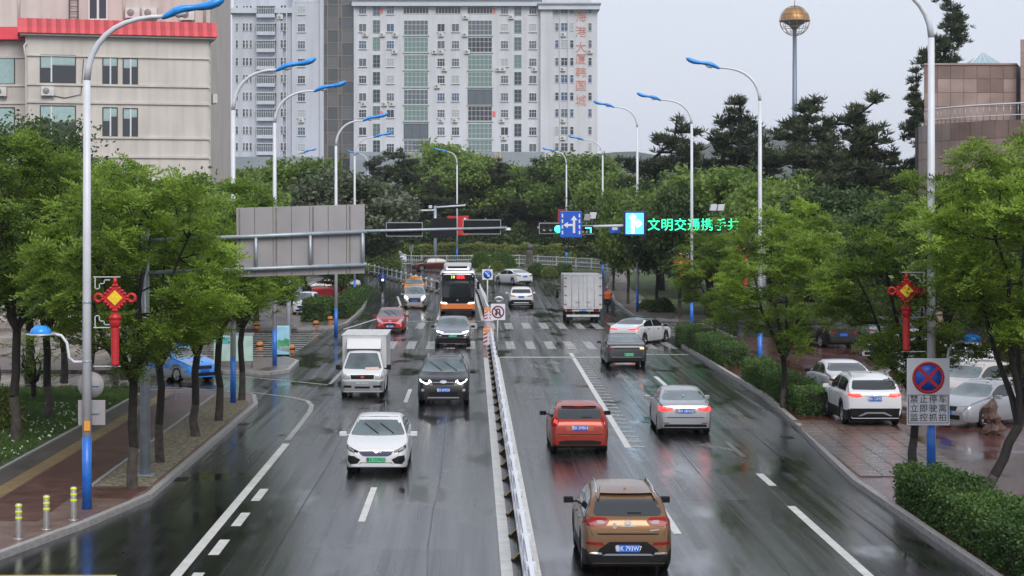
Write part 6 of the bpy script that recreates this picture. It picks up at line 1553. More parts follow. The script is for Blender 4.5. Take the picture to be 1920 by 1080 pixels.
# upper flat block
def wallpanels(x0, x1, y, z0, z1, nx, nz, pick, parent):
    mb = MB(); mb.prism([(x0,y+.06),(x1,y+.06),(x1+3,y+8),(x0+3,y+8)], z0, z1-.01, 'z'); mb.build('block_core', gran, parent)
    w_, h_ = (x1-x0)/nx, (z1-z0)/nz
    for i in range(nx):
        for k in range(nz):
            mb = MB(); mb.bx(x0+w_*i+.012,x0+w_*(i+1)-.012,y+rr.uniform(-.004,.004),y+.07,z0+h_*k+.012,z0+h_*(k+1)-.012); mb.build('granite_panel', pick(i,k), parent)
pM = FPX/127.
X0, X1 = (1733-VX)/pM-MC.x, (1906-VX)/pM-MC.x; Z1 = CAM_H+(413-122)/pM
wallpanels(X0, X1, 0, Zt-.5, Z1, 7, 5, lambda i,k: gran_w if k == 4 or (k == 3 and rr.random() < .35) else gran, M)
wallpanels(X1+.02, X1+8, -.9, Zt-.5, CAM_H+(413-76)/pM, 8, 7, lambda i,k: gran, M)
mb = MB(); mb.prism([(X0-.04,-.08),(X1,-.08),(X1+2.9,8.1),(X0+2.96,8.1)], Z1, Z1+.12, 'z'); mb.build('coping', gran, M)
# glass pyramid
px0, px1 = (1814-VX)/FPX*131, (1869-VX)/FPX*131; pc = (px0+px1)/2-MC.x; pw = (px1-px0)/2; pz0, pz1 = CAM_H+(413-121)/FPX*131, CAM_H+(413-97)/FPX*131
pyr = bpy.data.objects.new('glass_pyramid', None); COL.objects.link(pyr); pyr.parent = M; pyr.location = (pc, 4, pz0)
gl_b = mat('pyramid_glass', (.26,.36,.42), .05, spec=.9); cs = [(-pw,-pw),(pw,-pw),(pw,pw),(-pw,pw)]
for k in range(4):
    a, b_ = cs[k], cs[(k+1) % 4]
    for j in range(4):
        p = (a[0]+(b_[0]-a[0])*j/4, a[1]+(b_[1]-a[1])*j/4, 0); q = (a[0]+(b_[0]-a[0])*(j+1)/4, a[1]+(b_[1]-a[1])*(j+1)/4, 0)
        mb = MB(); mb.add([p, q, (0,0,pz1-pz0)], [(0,1,2)]); mb.build('glass_pane', gl_b, pyr)
        mb = MB(); mb.tube([p, (0,0,pz1-pz0)], .025, 5); mb.build('glazing_bar', f_white, pyr)

# ------------------------------------------------------------------ observation tower with sphere
YO = 480.; pO = FPX/YO
O = thing('observation_tower', 'slender tower topped by a golden sphere against the sky', 'tower', ((1490-VX)/pO, YO, 2.3)); zc = CAM_H+(413-39)/pO-2.3; R0 = 3.75
mb = MB(); mb.tube([(0,0,0),(0,0,zc-1.5)], [.75,.5], 14); mb.build('shaft', mat('shaft_blue_grey', (.13,.17,.23), .4, .3), O)
copper = mat('copper_gold', (.38,.2,.07), .4, .5, var=.25, vscale=.8); lat = mat('lattice_gold', (.32,.2,.1), .45, .4)
mb = MB(); mb.lathe([(R0*math.cos(a)*.93, zc+R0*math.sin(a)*.93) for a in np.linspace(-.05,PI/2,12)], n=24); mb.build('golden_dome', copper, O)
for k in range(12):
    a = PI*2*k/12; mb = MB(); mb.tube([(R0*math.cos(b_)*math.cos(a), R0*math.cos(b_)*math.sin(a), zc+R0*math.sin(b_)) for b_ in np.linspace(-PI/2,PI/2,17)], .07, 5); mb.build('meridian_rib', lat, O)
for b_ in (-.9,-.45,0,.45,.9):
    mb = MB(); mb.tube([(R0*math.cos(b_)*math.cos(2*PI*j/28), R0*math.cos(b_)*math.sin(2*PI*j/28), zc+R0*math.sin(b_)) for j in range(29)], .07 if b_ else .16, 5, caps=False); mb.build('ring_rib', lat, O)
mb = MB(); mb.lathe([(.6,zc-2.2),(1.4,zc-1.2),(2.6,zc-.6),(2.7,zc-.25),(0,zc-.2)], n=16); mb.build('gallery', mat('gallery_dark', (.08,.07,.06), .6), O)
mb = MB(); mb.tube([(0,0,zc+R0*.9),(0,0,zc+R0+3.4)], [.1,.03], 6); mb.build('antenna', lat, O)
# far hills
hill_m = mat('hill_green', (.05,.065,.05), .95, var=.3, vscale=.002)
def hill(name, Y, pts):
    mb = MB(); n = len(pts); vs = []
    for px, py in pts: vs += [((px-VX)/FPX*Y, Y, -5), ((px-VX)/FPX*Y, Y+150, CAM_H+(413-py)/FPX*(Y+150)), ((px-VX)/FPX*Y*1.1, Y+450, -5)]
    mb.add(vs, [f for i in range(n-1) for f in ((3*i,3*i+3,3*i+4,3*i+1),(3*i+1,3*i+4,3*i+5,3*i+2))], 0, True); tag(mb.build(name, hill_m), kind='structure')
hill('hill', 1500, [(900,400),(1010,330),(1080,306),(1130,290),(1180,285),(1220,284),(1260,290),(1300,292),(1360,275),(1400,256),(1440,243),(1480,238),(1530,250),(1600,262),(1700,300),(1850,330),(2100,400)])
# ================================================================== VEGETATION
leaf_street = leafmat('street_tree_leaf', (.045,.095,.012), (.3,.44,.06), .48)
leaf_mid = leafmat('broad_tree_leaf', (.055,.105,.02), (.21,.31,.065), .42)
leaf_dark = leafmat('dark_tree_leaf', (.035,.07,.02), (.1,.155,.045), .35)
leaf_pine = leafmat('pine_needles', (.026,.043,.02), (.08,.105,.042), .22, .6)
leaf_flower = leafmat('flowering_tree_leaf', (.045,.08,.025), (.2,.21,.15), .3)
leaf_hedge = leafmat('hedge_leaf', (.03,.07,.012), (.11,.2,.04), .3)
leaf_hedge2 = leafmat('golden_hedge_leaf', (.09,.125,.025), (.26,.3,.08), .3)
grass_blade = leafmat('grass_blade', (.04,.09,.015), (.1,.18,.03), .3)

def rotmats(n, r, tilt, up_bias=True):
    """random orientations: yaw free, tilt limited"""
    a = r.uniform(0, 2*PI, n); t_ = r.normal(0, tilt, n); b_ = r.uniform(0, 2*PI, n)
    ca, sa = np.cos(a), np.sin(a); Rz = np.zeros((n,3,3)); Rz[:,0,0] = ca; Rz[:,0,1] = -sa; Rz[:,1,0] = sa; Rz[:,1,1] = ca; Rz[:,2,2] = 1
    ct, st = np.cos(t_), np.sin(t_); Rx = np.zeros((n,3,3)); Rx[:,0,0] = 1; Rx[:,1,1] = ct; Rx[:,1,2] = -st; Rx[:,2,1] = st; Rx[:,2,2] = ct
    cb, sb = np.cos(b_), np.sin(b_); Rb = np.zeros((n,3,3)); Rb[:,0,0] = cb; Rb[:,0,1] = -sb; Rb[:,1,0] = sb; Rb[:,1,1] = cb; Rb[:,2,2] = 1
    return Rb @ Rx @ Rz
def leaf_quads(base, d, side, l, w_, bend=.0):
    """one folded leaf = one quad (diamond-ish)"""
    up = np.cross(d, side)
    return [base, base + d*l*.45 + side*w_, base + d*l - up*bend*l, base + d*l*.45 - side*w_]
def rosette(nf, leaflets, fl, ll, lw, droop, r):
    """spray of pinnate fronds around a twig end"""
    V = []
    for k in range(nf):
        a = 2*PI*k/nf + r.uniform(-.3,.3); e = r.uniform(-.15,.75); L = fl*r.uniform(.75,1.15)
        d = np.array([math.cos(a)*math.cos(e), math.sin(a)*math.cos(e), math.sin(e)])
        for j in range(leaflets):
            u = (j+1)/leaflets
            p = d*L*u + np.array([0,0,-droop*L*u*u])
            s_ = np.cross(d, [0,0,1]); s_ /= (np.linalg.norm(s_)+1e-6)
            for sg in ((1,-1) if j < leaflets-1 else (0,)):
                dd = (s_*sg*.85 + d*.5) if sg else d
                dd = dd + r.normal(0,.15,3); dd /= np.linalg.norm(dd); sd = np.cross(dd, [0,0,1]) + r.normal(0,.25,3); sd /= (np.linalg.norm(sd)+1e-6)
                V += leaf_quads(p, dd, sd, ll*r.uniform(.8,1.2), lw, .15)
    return np.array(V)
def tuft(nb, l, w_, r, up=.3):
    V = []
    for k in range(nb):
        d = r.normal(0,1,3); d[2] = abs(d[2])*.8+up*.4; d /= np.linalg.norm(d); s_ = np.cross(d, r.normal(0,1,3)); s_ /= (np.linalg.norm(s_)+1e-6)
        V += leaf_quads(np.zeros(3), d, s_, l*r.uniform(.7,1.2), w_, .1)
    return np.array(V)
def flatleaves(nb, spread, l, w_, r):
    V = []
    for k in range(nb):
        p = r.normal(0,spread,3)*np.array([1,1,.6]); d = r.normal(0,1,3); d[2] *= .6; d /= np.linalg.norm(d); s_ = np.cross(d, r.normal(0,1,3)); s_ /= (np.linalg.norm(s_)+1e-6)
        V += leaf_quads(p, d, s_, l*r.uniform(.7,1.3), w_, .1)
    return np.array(V)
def scatter(templates, pos, r, tilt, tint, smin=.8, smax=1.2, tj=.12):
    """put spray templates at positions -> big quad mesh arrays"""
    n = len(pos); Vs = []; Ts = []; which = r.integers(0, len(templates), n)
    for q, tp in enumerate(templates):
        idx = np.where(which == q)[0]
        if not len(idx): continue
        R = rotmats(len(idx), r, tilt); s_ = r.uniform(smin, smax, len(idx))
        W = np.einsum('nij,vj->nvi', R, tp) * s_[:,None,None] + pos[idx][:,None,:]
        Vs.append(W.reshape(-1,3)); t_ = tint[idx][:,None] + r.normal(0, tj, (len(idx), len(tp)//4))
        Ts.append(np.repeat(t_, 4, axis=1).ravel())
    V = np.concatenate(Vs); F = np.arange(len(V)).reshape(-1,4); return V, F, np.clip(np.concatenate(Ts), 0, 1)
def branch_tree(r, H, hf, rad, crown_c, crown_r, npads, nlimb=4, tr=.13, bend=.25, lean=(0,0), cmin=None):
    """trunk, limbs and twigs; returns trunk MB and pad centres (branch ends)"""
    mb = MB(); pts = [(0,0,-.05)]
    for k in range(1,6): pts.append((lean[0]*k/5 + r.normal(0,bend*.12), lean[1]*k/5 + r.normal(0,bend*.12), hf*k/5))
    mb.tube(pts[:3], [tr*1.18,tr*1.0,tr*.92], 10, 1, caps=False); mb.tube(pts[2:], [tr*.92,tr*.88,tr*.86,tr*.84], 10, caps=False)
    fork = Vector(pts[-1]); pads = []
    tries = 0
    while len(pads) < npads and tries < 4000:
        tries += 1; d = r.normal(0,1,3); d /= np.linalg.norm(d); k = r.uniform(.45,1.)**.5
        p = np.array(crown_c) + d*k*np.array(crown_r)
        if p[2] < (cmin or hf*.95): continue
        aa = math.atan2(d[1], d[0])
        if k > .74 + .26*math.sin(aa*3+tr*100)*math.cos(d[2]*4+aa): continue
        if all(np.linalg.norm((p-q)*np.array([1,1,1.5])) > rad for q in pads): pads.append(p)
        elif tries % 40 == 0: rad *= .95
    pads = np.array(pads)
    limbs = []
    for k in range(nlimb):
        a = 2*PI*k/nlimb + r.uniform(-.4,.4)
        end = Vector((crown_c[0]+crown_r[0]*.55*math.cos(a), crown_c[1]+crown_r[1]*.55*math.sin(a), crown_c[2]+crown_r[2]*r.uniform(-.1,.45)))
        pl = []
        for j in range(7):
            u = j/6; p = fork.lerp(end, u); p.z += .35*math.sin(u*PI)*(-.4 if j else 0); p += Vector(r.normal(0,.07*bend*4*(1 if 0 < j else 0),3)); pl.append(p)
        mb.tube(pl, [tr*(.66-.5*j/6) for j in range(7)], 7, caps=False); limbs.append(pl)
    for p in pads:
        best = None
        for li, pl in enumerate(limbs):
            for j in range(1,7):
                q = pl[j]; dv = (Vector(p)-q).length + (0 if q.z < p[2]+.2 else .8)
                if best is None or dv < best[0]: best = (dv, q, j)
        _, q, j = best; e = Vector(p); m_ = q.lerp(e,.5) + Vector(r.normal(0,.12,3)); m_.z -= .08
        mb.tube([q, q.lerp(m_,.5)+Vector(r.normal(0,.04,3)), m_, m_.lerp(e,.6)+Vector(r.normal(0,.05,3)), e], [tr*.2,tr*.16,tr*.13,tr*.09,.008], 5, caps=False)
    return mb, pads
def street_tree_mesh(seed, H=8.2, hf=2.7, R=3.0, npads=58, per=15, dense=1., cmin=None, lean=(0,0)):
    r = np.random.default_rng(seed)
    mb, pads = branch_tree(r, H, hf, 1.0, (lean[0],lean[1],(H+(cmin or hf))/2+.3), (R,R,(H-(cmin or hf))/2+.1), npads, 5, .135, lean=lean, cmin=cmin)
    tp = [rosette(7, 5, .36, .115, .026, .35, r) for _ in range(5)]
    pos = []; tint = []
    for p in pads:
        t0 = np.clip(.5 + r.normal(0,.16), .15, .9); n = int(per*r.uniform(.7,1.3)*dense)
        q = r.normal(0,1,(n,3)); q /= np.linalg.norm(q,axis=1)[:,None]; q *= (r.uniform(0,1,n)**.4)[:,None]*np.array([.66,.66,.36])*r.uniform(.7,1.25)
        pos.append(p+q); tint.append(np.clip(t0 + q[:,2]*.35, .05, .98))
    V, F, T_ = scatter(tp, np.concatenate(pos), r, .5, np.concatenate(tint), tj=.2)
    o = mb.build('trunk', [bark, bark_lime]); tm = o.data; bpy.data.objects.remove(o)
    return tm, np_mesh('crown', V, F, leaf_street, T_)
def far_tree_mesh(seed, H, R, hf, m, npads=70, per=26, leaf=(.34,.1), squash=1., tr=.22):
    r = np.random.default_rng(seed)
    mb, pads = branch_tree(r, H, hf, .9, (0,0,(H+hf)/2), (R,R,(H-hf)/2), npads, 5, tr)
    tp = [flatleaves(9, .3, leaf[0], leaf[1], r) for _ in range(5)]
    pos = []; tint = []
    for p in pads:
        t0 = np.clip(.5 + r.normal(0,.2), .1, .95); n = int(per*r.uniform(.7,1.3))
        q = r.normal(0,1,(n,3)); q /= np.linalg.norm(q,axis=1)[:,None]; q *= (r.uniform(0,1,n)**.4)[:,None]*np.array([1.05,1.05,.6])*R/4.2
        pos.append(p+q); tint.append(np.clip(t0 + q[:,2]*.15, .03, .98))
    V, F, T_ = scatter(tp, np.concatenate(pos), r, .6, np.concatenate(tint))
    o = mb.build('trunk', [bark, bark_lime]); tm = o.data; bpy.data.objects.remove(o)
    return tm, np_mesh('crown', V, F, m, T_)
def pine_mesh(seed, H, R, levels=15, hb=.28, spire=False, irregular=.55):
    r = np.random.default_rng(seed); mb = MB()
    tk = [Vector((r.normal(0,.12)*k, r.normal(0,.12)*k, H*k/8)) for k in range(9)]; mb.tube(tk, [.26*(1-k/9.) + .03 for k in range(9)], 8, caps=False)
    pos = []; tint = []
    def trunk_at(z): u = min(7.999, max(0, z/H*8)); i = int(u); return tk[i].lerp(tk[i+1], u-i)
    for lv in range(levels):
        z = H*(hb + (1-hb)*(lv/(levels-1))**.95*.97); f = 1 - (lv/(levels-1))
        Lb = R*(f**.75 if not spire else f)*(1+r.normal(0,irregular*.4)) + .35; nb = int(r.integers(4,7)) if lv < levels-2 else 3
        for b_ in range(nb):
            if r.uniform() < irregular*.45 and lv > 1: continue
            a = r.uniform(0,2*PI); l = Lb*r.uniform(.65,1.15); s0 = trunk_at(z)
            rise = r.uniform(.02,.3) if not spire else r.uniform(-.15,.1)
            pts = [s0 + Vector((math.cos(a)*l*u, math.sin(a)*l*u, l*(rise*u*u*1.4 - .08*u))) for u in (0,.35,.7,1.)]
            mb.tube(pts, [.06+.02*f,.045,.03,.012], 5, caps=False); t0 = np.clip(.42+r.normal(0,.2),0.05,.95)
            n = int(10*l+4)
            for k in range(n):
                u = r.uniform(.3,1.06)**.8; p = np.array(s0) + np.array([math.cos(a)*l*u, math.sin(a)*l*u, l*(rise*u*u*1.4-.08*u)])
                wd = .34*l*(1.05-u)*.8+.18
                pos.append(p + r.normal(0,1,3)*np.array([wd,wd,.13])); tint.append(t0 + r.normal(0,.1))
    tp = [tuft(12, .42, .035, r) for _ in range(5)]
    V, F, T_ = scatter(tp, np.array(pos), r, .35, np.array(tint), .8, 1.35)
    o = mb.build('trunk', [bark, bark_lime]); tm = o.data; bpy.data.objects.remove(o)
    return tm, np_mesh('crown', V, F, leaf_pine, T_)
def tree(name, label, base, meshes, rz=0., s=1., group=None, lime=None, sz=None):
    t = thing(name, label, 'tree', base, rz, group); t.scale = (s, s, sz or s)
    link('trunk', meshes[0], t); link('crown', meshes[1], t)
    return t
STX = street_tree_mesh(18, 8.3, 1.9, 2.45, 50, cmin=3.7, lean=(.95,0))
STR = [street_tree_mesh(15, 8.0, 2.0, 3.3, 76, 15), street_tree_mesh(16, 7.8, 1.9, 3.3, 74, 15), street_tree_mesh(17, 8.3, 2.1, 3.1, 70, 15)]
ST = [street_tree_mesh(11), street_tree_mesh(12, 8.0, 2.9, 2.8), street_tree_mesh(13, 7.6, 2.5, 2.9), street_tree_mesh(14, 8.4, 3.0, 3.1)]
gs_ = 'street trees on the left pavement'
for k, (px, py, v_, rz, s, lab) in enumerate(((248,926,0,.4,.98,'street tree in the gravel strip, nearest to the camera on the left'),(300,876,1,2.1,.92,'street tree second in the left gravel strip, behind the gantry pole'),(368,826,2,4.0,1.0,'street tree third in the left gravel strip'),(410,796,3,1.2,.96,'street tree fourth in the left gravel strip'),(453,757,1,5.2,.93,'street tree at the corner end of the left gravel strip'))):
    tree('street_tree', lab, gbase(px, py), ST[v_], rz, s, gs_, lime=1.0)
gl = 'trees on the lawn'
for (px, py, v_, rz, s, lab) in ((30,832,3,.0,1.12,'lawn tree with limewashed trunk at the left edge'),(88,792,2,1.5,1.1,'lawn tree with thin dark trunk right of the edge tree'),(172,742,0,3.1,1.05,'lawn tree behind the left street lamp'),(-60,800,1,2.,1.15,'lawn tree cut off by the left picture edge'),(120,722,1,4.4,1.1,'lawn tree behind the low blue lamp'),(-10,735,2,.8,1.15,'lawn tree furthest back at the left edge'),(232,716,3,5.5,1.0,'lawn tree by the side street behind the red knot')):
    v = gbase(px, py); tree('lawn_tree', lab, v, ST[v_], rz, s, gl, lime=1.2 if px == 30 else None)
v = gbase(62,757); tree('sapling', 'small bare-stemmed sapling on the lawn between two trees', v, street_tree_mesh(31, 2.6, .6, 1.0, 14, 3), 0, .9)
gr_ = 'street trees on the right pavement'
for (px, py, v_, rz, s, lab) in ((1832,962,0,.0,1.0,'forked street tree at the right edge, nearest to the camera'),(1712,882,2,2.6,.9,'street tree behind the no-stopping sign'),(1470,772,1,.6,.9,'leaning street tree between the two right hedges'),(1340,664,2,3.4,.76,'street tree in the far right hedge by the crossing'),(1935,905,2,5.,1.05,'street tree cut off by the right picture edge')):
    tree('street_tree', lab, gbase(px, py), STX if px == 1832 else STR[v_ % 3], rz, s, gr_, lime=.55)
# trees behind the first row
BT = [far_tree_mesh(21, 10.5, 4.4, 3.0, leaf_mid), far_tree_mesh(22, 9.5, 4.2, 2.6, leaf_mid), far_tree_mesh(23, 11., 4.6, 3.2, leaf_dark), far_tree_mesh(24, 9., 4.6, 2.4, leaf_flower)]
PN = [pine_mesh(41, 12., 4.2, 17, .14), pine_mesh(42, 11., 4.6, 15, .14), pine_mesh(43, 13., 4.0, 16), pine_mesh(44, 19., 3.2, 24, .2, True)]
gb = 'broad trees behind the junction'; gp = 'pines behind the trees'
def far(name, label, px, Y, topy, mset, base_h, group, rz=0., wide=1.):
    z0 = zg(Y); ztop = CAM_H-(topy-VY)/FPX*Y; s = (ztop-z0)/base_h
    return tree(name, label, ((px-VX)/FPX*Y, Y, z0), mset, rz, s*wide, group, sz=s)
far('broad_tree', 'dark leafy tree at the upper left before the cream building', 55, 84, 205, far_tree_mesh(27, 11., 4.6, 3.2, leaf_dark, 80, 42, (.2,.055)), 11., None, .3, .85)
far('broad_tree', 'green tree behind the left lawn trees', 215, 100, 330, BT[1], 9.5, gb, 1., 1.1)
far('broad_tree', 'green tree left of the grey sign back', 330, 108, 320, BT[0], 10.5, gb, 2., 1.)
far('broad_tree', 'green tree behind the grey sign back, its left end', 440, 118, 335, BT[1], 9.5, gb, 3., 1.)
far('broad_tree', 'leafy tree under the far left lamp, right of the cream buildings', 480, 190, 305, BT[0], 10.5, gb, 1.3, 1.1)
far('broad_tree', 'leafy tree above the grey sign back', 570, 180, 295, BT[1], 9.5, gb, .2, 1.1)
far('flowering_tree', 'grey-white flowering tree above the grey sign back, left', 640, 172, 322, BT[3], 9., 'flowering trees', .5, 1.15)
far('flowering_tree', 'grey-white flowering tree right of the grey sign back', 677, 185, 345, BT[3], 9., 'flowering trees', 2.5, 1.2)
far('broad_tree', 'light green tree rising before the tower podium', 835, 250, 262, BT[0], 10.5, gb, 4., 1.05)
far('broad_tree', 'light green tree behind the far mast', 880, 242, 290, BT[1], 9.5, gb, .9, 1.1)
far('broad_tree', 'light green tree right of the podium', 985, 246, 305, BT[0], 10.5, gb, 3.9, 1.05)
far('broad_tree', 'green tree before the tower right corner', 1080, 235, 285, BT[1], 9.5, gb, 2.2, 1.1)
far('broad_tree', 'pale green tree beyond the blue lane sign', 1150, 195, 320, BT[0], 10.5, gb, .1, .95)
for (px, Y, ty, k, wd, lab) in ((720,246,285,0,1.,'pine left of the far mast'),(770,242,280,1,1.,'pine above the left signal'),(815,236,330,2,1.,'pine behind the black board'),(925,240,300,1,1.,'pine behind the dome camera'),(955,244,315,0,1.,'pine above the stone monument'),(1015,236,300,2,.95,'pine behind the right signal'),(870,238,345,0,1.1,'pine behind the bus'),(1050,246,330,1,1.,'pine behind the blue lane sign')):
    far('pine_tree', lab, px, Y, ty, PN[k], (12.,11.,13.)[k], gp, px*.7, wd)
# right-hand background
for (px, Y, ty, k, wd, lab) in ((1240,170,222,1,1.,'dark pine left of the second right lamp'),(1376,160,185,0,1.0,'dark pine left of the tall right lamp'),(1300,175,262,2,1.1,'low dark pine between two right lamps'),(1515,152,185,2,1.05,'dark pine under the golden sphere tower'),(1450,158,268,1,1.1,'low dark pine right of the tall lamp'),(1622,140,178,0,.95,'dark pine left of the granite building'),(1570,146,255,1,1.1,'broad dark pine between the two tall pines'),(1680,150,290,2,1.1,'dark pine touching the granite building')):
    far('pine_tree', lab, px, Y, ty, PN[k], (12.,11.,13.)[k], 'pines on the right', px*.31, wd)
far('conifer', 'tall narrow conifer rising behind the granite building', 1782, 150, -40, PN[3], 19., None, .4, .85)
far('conifer', 'narrow conifer at the left edge of the granite building', 1722, 140, 125, PN[3], 19., None, 1.4, .8)
far('broad_tree', 'dense green tree behind the message board', 1330, 138, 312, BT[1], 9.5, 'broad trees on the right', .3, 1.25)
far('broad_tree', 'dense green tree right of the tall right lamp', 1450, 128, 325, BT[0], 10.5, 'broad trees on the right', 1.3, 1.05)
far('broad_tree', 'dark leafy tree above the parked cars', 1560, 118, 345, BT[2], 11., 'broad trees on the right', 2.3, 1.1)
far('broad_tree', 'dark leafy tree before the granite wall', 1680, 108, 370, BT[2], 11., 'broad trees on the right', 3.3, 1.05)
far('broad_tree', 'green tree at the right behind the silver cars', 1860, 92, 390, BT[1], 9.5, 'broad trees on the right', 4.3, 1.1)
far('broad_tree', 'slim tree with bare trunk beyond the box truck', 1232, 141, 330, BT[2], 11., 'slim trees on the far right pavement', 5.1, .62)
far('broad_tree', 'slim tree beside the lit arrow sign', 1178, 152, 345, BT[0], 10.5, 'slim trees on the far right pavement', 2.1, .62)
far('broad_tree', 'slim tree furthest along the right kerb', 1150, 172, 350, BT[2], 11., 'slim trees on the far right pavement', .7, .6)
far('broad_tree', 'slim tree behind the message board left end', 1275, 134, 335, BT[2], 11., 'slim trees on the far right pavement', 3.7, .7)
far('broad_tree', 'tree over the left hedge beside the parked cars', 640, 158, 455, BT[1], 9.5, gb, 4.7, 1.0)
far('broad_tree', 'tree above the white microcar', 480, 128, 400, BT[0], 10.5, gb, 5.7, 1.3)

# ------------------------------------------------------------------ hedges and shrubs
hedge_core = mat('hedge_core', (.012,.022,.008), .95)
def box_pts(r, n, L, W_, H_):
    a = np.array([L*H_, L*H_, W_*H_, W_*H_, L*W_]); f = r.choice(5, n, p=a/a.sum()); u = r.uniform(-.5,.5,n); v_ = r.uniform(0,1,n); P_ = np.zeros((n,3))
    for k in range(5):
        q = f == k
        if k < 2: P_[q] = np.stack([np.full(q.sum(), (k-.5)*W_), u[q]*L, v_[q]*H_], 1)
        elif k < 4: P_[q] = np.stack([u[q]*W_, np.full(q.sum(), (k-2.5)*L), v_[q]*H_], 1)
        else: P_[q] = np.stack([(v_[q]-.5)*W_, u[q]*L, np.full(q.sum(), H_)], 1)
    return P_
def hedge(label, p0, p1, W_, H_, n, m=None, leaf=(.075,.024), group=None, seed=1, nm='hedge', wav=.07):
    r = np.random.default_rng(seed); a, b_ = Vector(p0), Vector(p1); c = (a+b_)/2; L = (b_-a).length
    t = thing(nm, label, 'hedge', (c.x, c.y, zg(c.y)+.1), math.atan2((b_-a).y, (b_-a).x)-PI/2, group)
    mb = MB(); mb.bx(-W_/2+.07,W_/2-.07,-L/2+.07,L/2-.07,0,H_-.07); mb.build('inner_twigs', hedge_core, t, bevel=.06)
    P_ = box_pts(r, n, L, W_, H_); P_ += r.normal(0,.035,P_.shape) 
    P_[:,2] += wav*np.sin(P_[:,1]*1.7+seed)*(P_[:,2]/H_) + wav*.6*np.sin(P_[:,1]*4.1)*(P_[:,2]/H_); P_[:,0] *= 1+.06*np.sin(P_[:,1]*2.3+1)
    tp = [flatleaves(7, .05*leaf[0]/.075, leaf[0], leaf[1], r) for _ in range(4)]
    tint = np.clip(.42 + .22*np.sin(P_[:,1]*.9+seed) + r.normal(0,.16,n), 0, 1)
    V, F, T_ = scatter(tp, P_, r, 1.2, tint); link('foliage', np_mesh('foliage', V, F, m or leaf_hedge, T_), t); return t
hedge('clipped green hedge along the kerb at the bottom right', (10.85,33), (10.85,46.4), 1.25, .85, 5200, seed=1, group='kerb hedges')
hedge('clipped hedge around the leaning street tree on the right', (11.95,66.5), (12.05,82), 1.05, .85, 4200, seed=2, group='kerb hedges')
hedge('clipped hedge at the right corner by the crossing', (12.2,89), (12.0,108), 1.15, .95, 4200, seed=3, group='kerb hedges')
hedge('clipped hedge along the left kerb beyond the side street', (-9.15,132), (-9.35,163), 1.1, 1.15, 3600, seed=4, leaf=(.11,.035))
hedge('dark block hedge at the near end of the left hedge', (-10.6,128), (-10.5,136), 1.5, 1.3, 1500, seed=5, leaf=(.11,.035))
for k, (x0, x1, H_) in enumerate(((-16,-6,1.7),(-6,4,1.85),(4,14,1.7),(14,26,1.75))):
    hedge(('tall far hedge behind the railing, left part','tall far hedge behind the railing, behind the bus','tall far hedge behind the railing, behind the monument','tall far hedge behind the railing, right part')[k], (x0,227-k*.5), (x1-.1,227-k*.5), 2.2, H_, 2400, leaf_hedge2 if k != 0 else leaf_mid, (.2,.07), 'far hedge on the bank', 10+k, wav=.14)
for k, (x0, x1, H_) in enumerate(((-22,-8,3.2),(-8,6,3.6),(6,20,3.3))):
    hedge(('dark shrub belt behind the far hedge, left part','dark shrub belt behind the far hedge, middle part','dark shrub belt behind the far hedge, right part')[k], (x0,233+k), (x1-.1,233+k), 3., H_, 2200, leaf_dark, (.32,.11), 'shrub belt behind the far hedge', 20+k, nm='shrub_belt', wav=.4)
def dome(label, px, py, wpx, hpx, m, group=None, seed=0, n=900, nm='shrub', Y=None):
    r = np.random.default_rng(seed+100); v = G(px, py) if Y is None else Vector(((px-VX)/FPX*Y, Y, zg(Y))); s = v.y/FPX; a, h = wpx*s/2, hpx*s
    t = thing(nm, label, 'shrub', (v.x, v.y, v.z+.1), 0, group)
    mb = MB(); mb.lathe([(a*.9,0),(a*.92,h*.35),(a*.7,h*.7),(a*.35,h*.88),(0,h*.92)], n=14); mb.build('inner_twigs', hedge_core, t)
    d = r.normal(0,1,(n,3)); d[:,2] = np.abs(d[:,2]); d /= np.linalg.norm(d,axis=1)[:,None]; P_ = d*np.array([a,a,h])*(1+r.normal(0,.02,n))[:,None]
    tp = [flatleaves(7, .07, .13, .045, r) for _ in range(4)]; V, F, T_ = scatter(tp, P_, r, 1.2, np.clip(.45+r.normal(0,.18,n),0,1)); link('foliage', np_mesh('foliage', V, F, m, T_), t)
dome('bright green bush at the far left bend', 712, 0, 78, 66, leaf_mid, None, 11, 2600, 'bush', 206)
dome('bright green bush beside the bend, lower one', 672, 0, 60, 44, leaf_mid, None, 12, 1800, 'bush', 200)
gd = 'clipped shrubs on the planted island'
dome('large round clipped shrub on the island behind the bus', 902, 505, 38, 30, leaf_hedge, gd, 1, 1500)
dome('largest round clipped shrub on the island', 940, 504, 52, 30, leaf_hedge, gd, 2, 1800)
dome('golden clipped shrub left of the white turning sedan', 932, 511, 26, 18, leaf_hedge2, gd, 3)
dome('small green shrub at the left end of the island', 908, 512, 22, 13, leaf_hedge2, gd, 4, 600)
dome('round green shrub right of the white turning sedan', 1006, 517, 30, 20, leaf_hedge, gd, 5)
dome('golden clipped shrub between two green ones on the island', 1030, 520, 28, 17, leaf_hedge2, gd, 6)
dome('round green shrub at the right end of the island', 1055, 517, 32, 19, leaf_hedge, gd, 7)
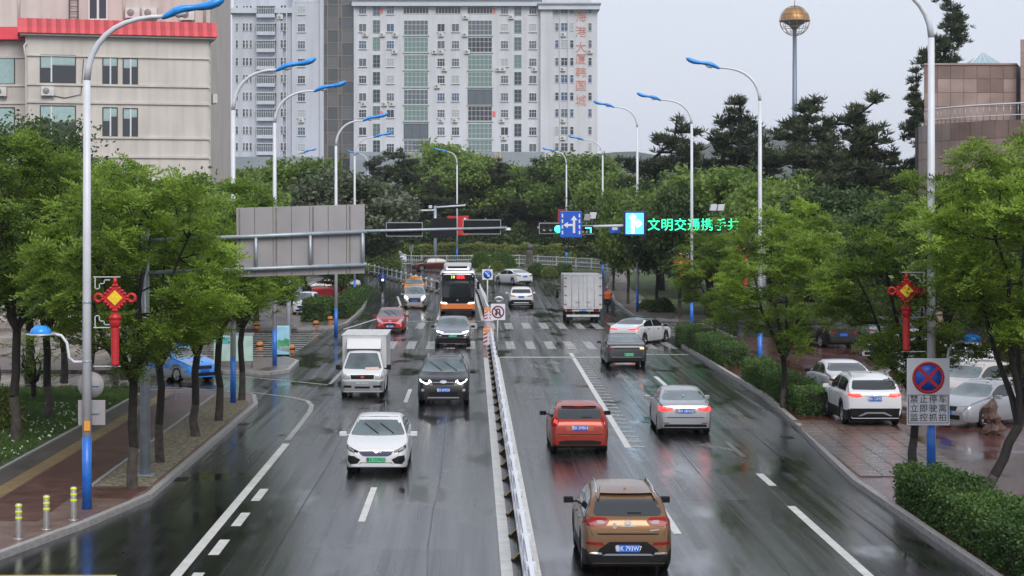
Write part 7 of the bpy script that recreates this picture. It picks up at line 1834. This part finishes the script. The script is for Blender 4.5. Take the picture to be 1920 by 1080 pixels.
dome('golden bush at the left edge of the lawn', 4, 812, 70, 70, leaf_hedge2, None, 8, 2500)
dome('rounded dark shrub beyond the box truck on the right pavement', 1240, 588, 44, 24, leaf_hedge, None, 9, 900)
dome('low brownish shrub under the slim trees', 1215, 583, 30, 16, leaf_hedge2, None, 10, 500)
# ------------------------------------------------------------------ lawn grass and flowers
r = np.random.default_rng(5); n = 9000
yy = r.uniform(34.6*K, 55*K, n*2); xx = r.uniform(-20, -13.05, n*2); pos = np.stack([xx, yy, np.full(n*2, .15)], 1)
blades = [tuft(7, .1, .007, r, 1.2) for _ in range(5)]
V, F, T_ = scatter(blades, pos, r, .15, np.clip(.45+.3*np.sin(xx*1.3)*np.sin(yy*.7)+r.normal(0,.15,n*2),0,1), .7, 1.3)
tag(link('lawn_grass', np_mesh('lawn_grass', V, F, grass_blade, T_)), 'short wet grass covering the lawn on the left', 'grass', kind='stuff')
n = 420; yy = r.uniform(36*K, 50*K, n); xx = r.uniform(-18, -13.1, n); keep = (np.sin(xx*.9+2)+np.sin(yy*.35)) > -.2; pos = np.stack([xx,yy,np.full(n,.22)],1)[keep]
fl = [flatleaves(4, .02, .045, .02, r) for _ in range(3)]
V, F, T_ = scatter(fl, pos, r, .6, np.full(len(pos), .5))
tag(link('clover_flowers', np_mesh('clover_flowers', V, F, mat('petal_white', (.7,.7,.66), .6), T_)), 'tiny white flowers dotted through the lawn', 'flowers', kind='stuff')

# ------------------------------------------------------------------ damp air
hz = bpy.data.materials.new('damp_air'); hz.use_nodes = True; n = hz.node_tree.nodes; n.remove(n['Principled BSDF'])
pv = n.new('ShaderNodeVolumePrincipled'); pv.inputs['Color'].default_value = (.93,.95,1,1); pv.inputs['Density'].default_value = .0002; pv.inputs['Anisotropy'].default_value = .6
hz.node_tree.links.new(pv.outputs[0], n['Material Output'].inputs['Volume'])
mb = MB(); mb.bx(-1600,1600,-80,2250,-8,96); o = mb.build('haze', hz); o['kind'] = 'stuff'; o['label'] = 'thin damp haze filling the whole street'; o['category'] = 'haze'
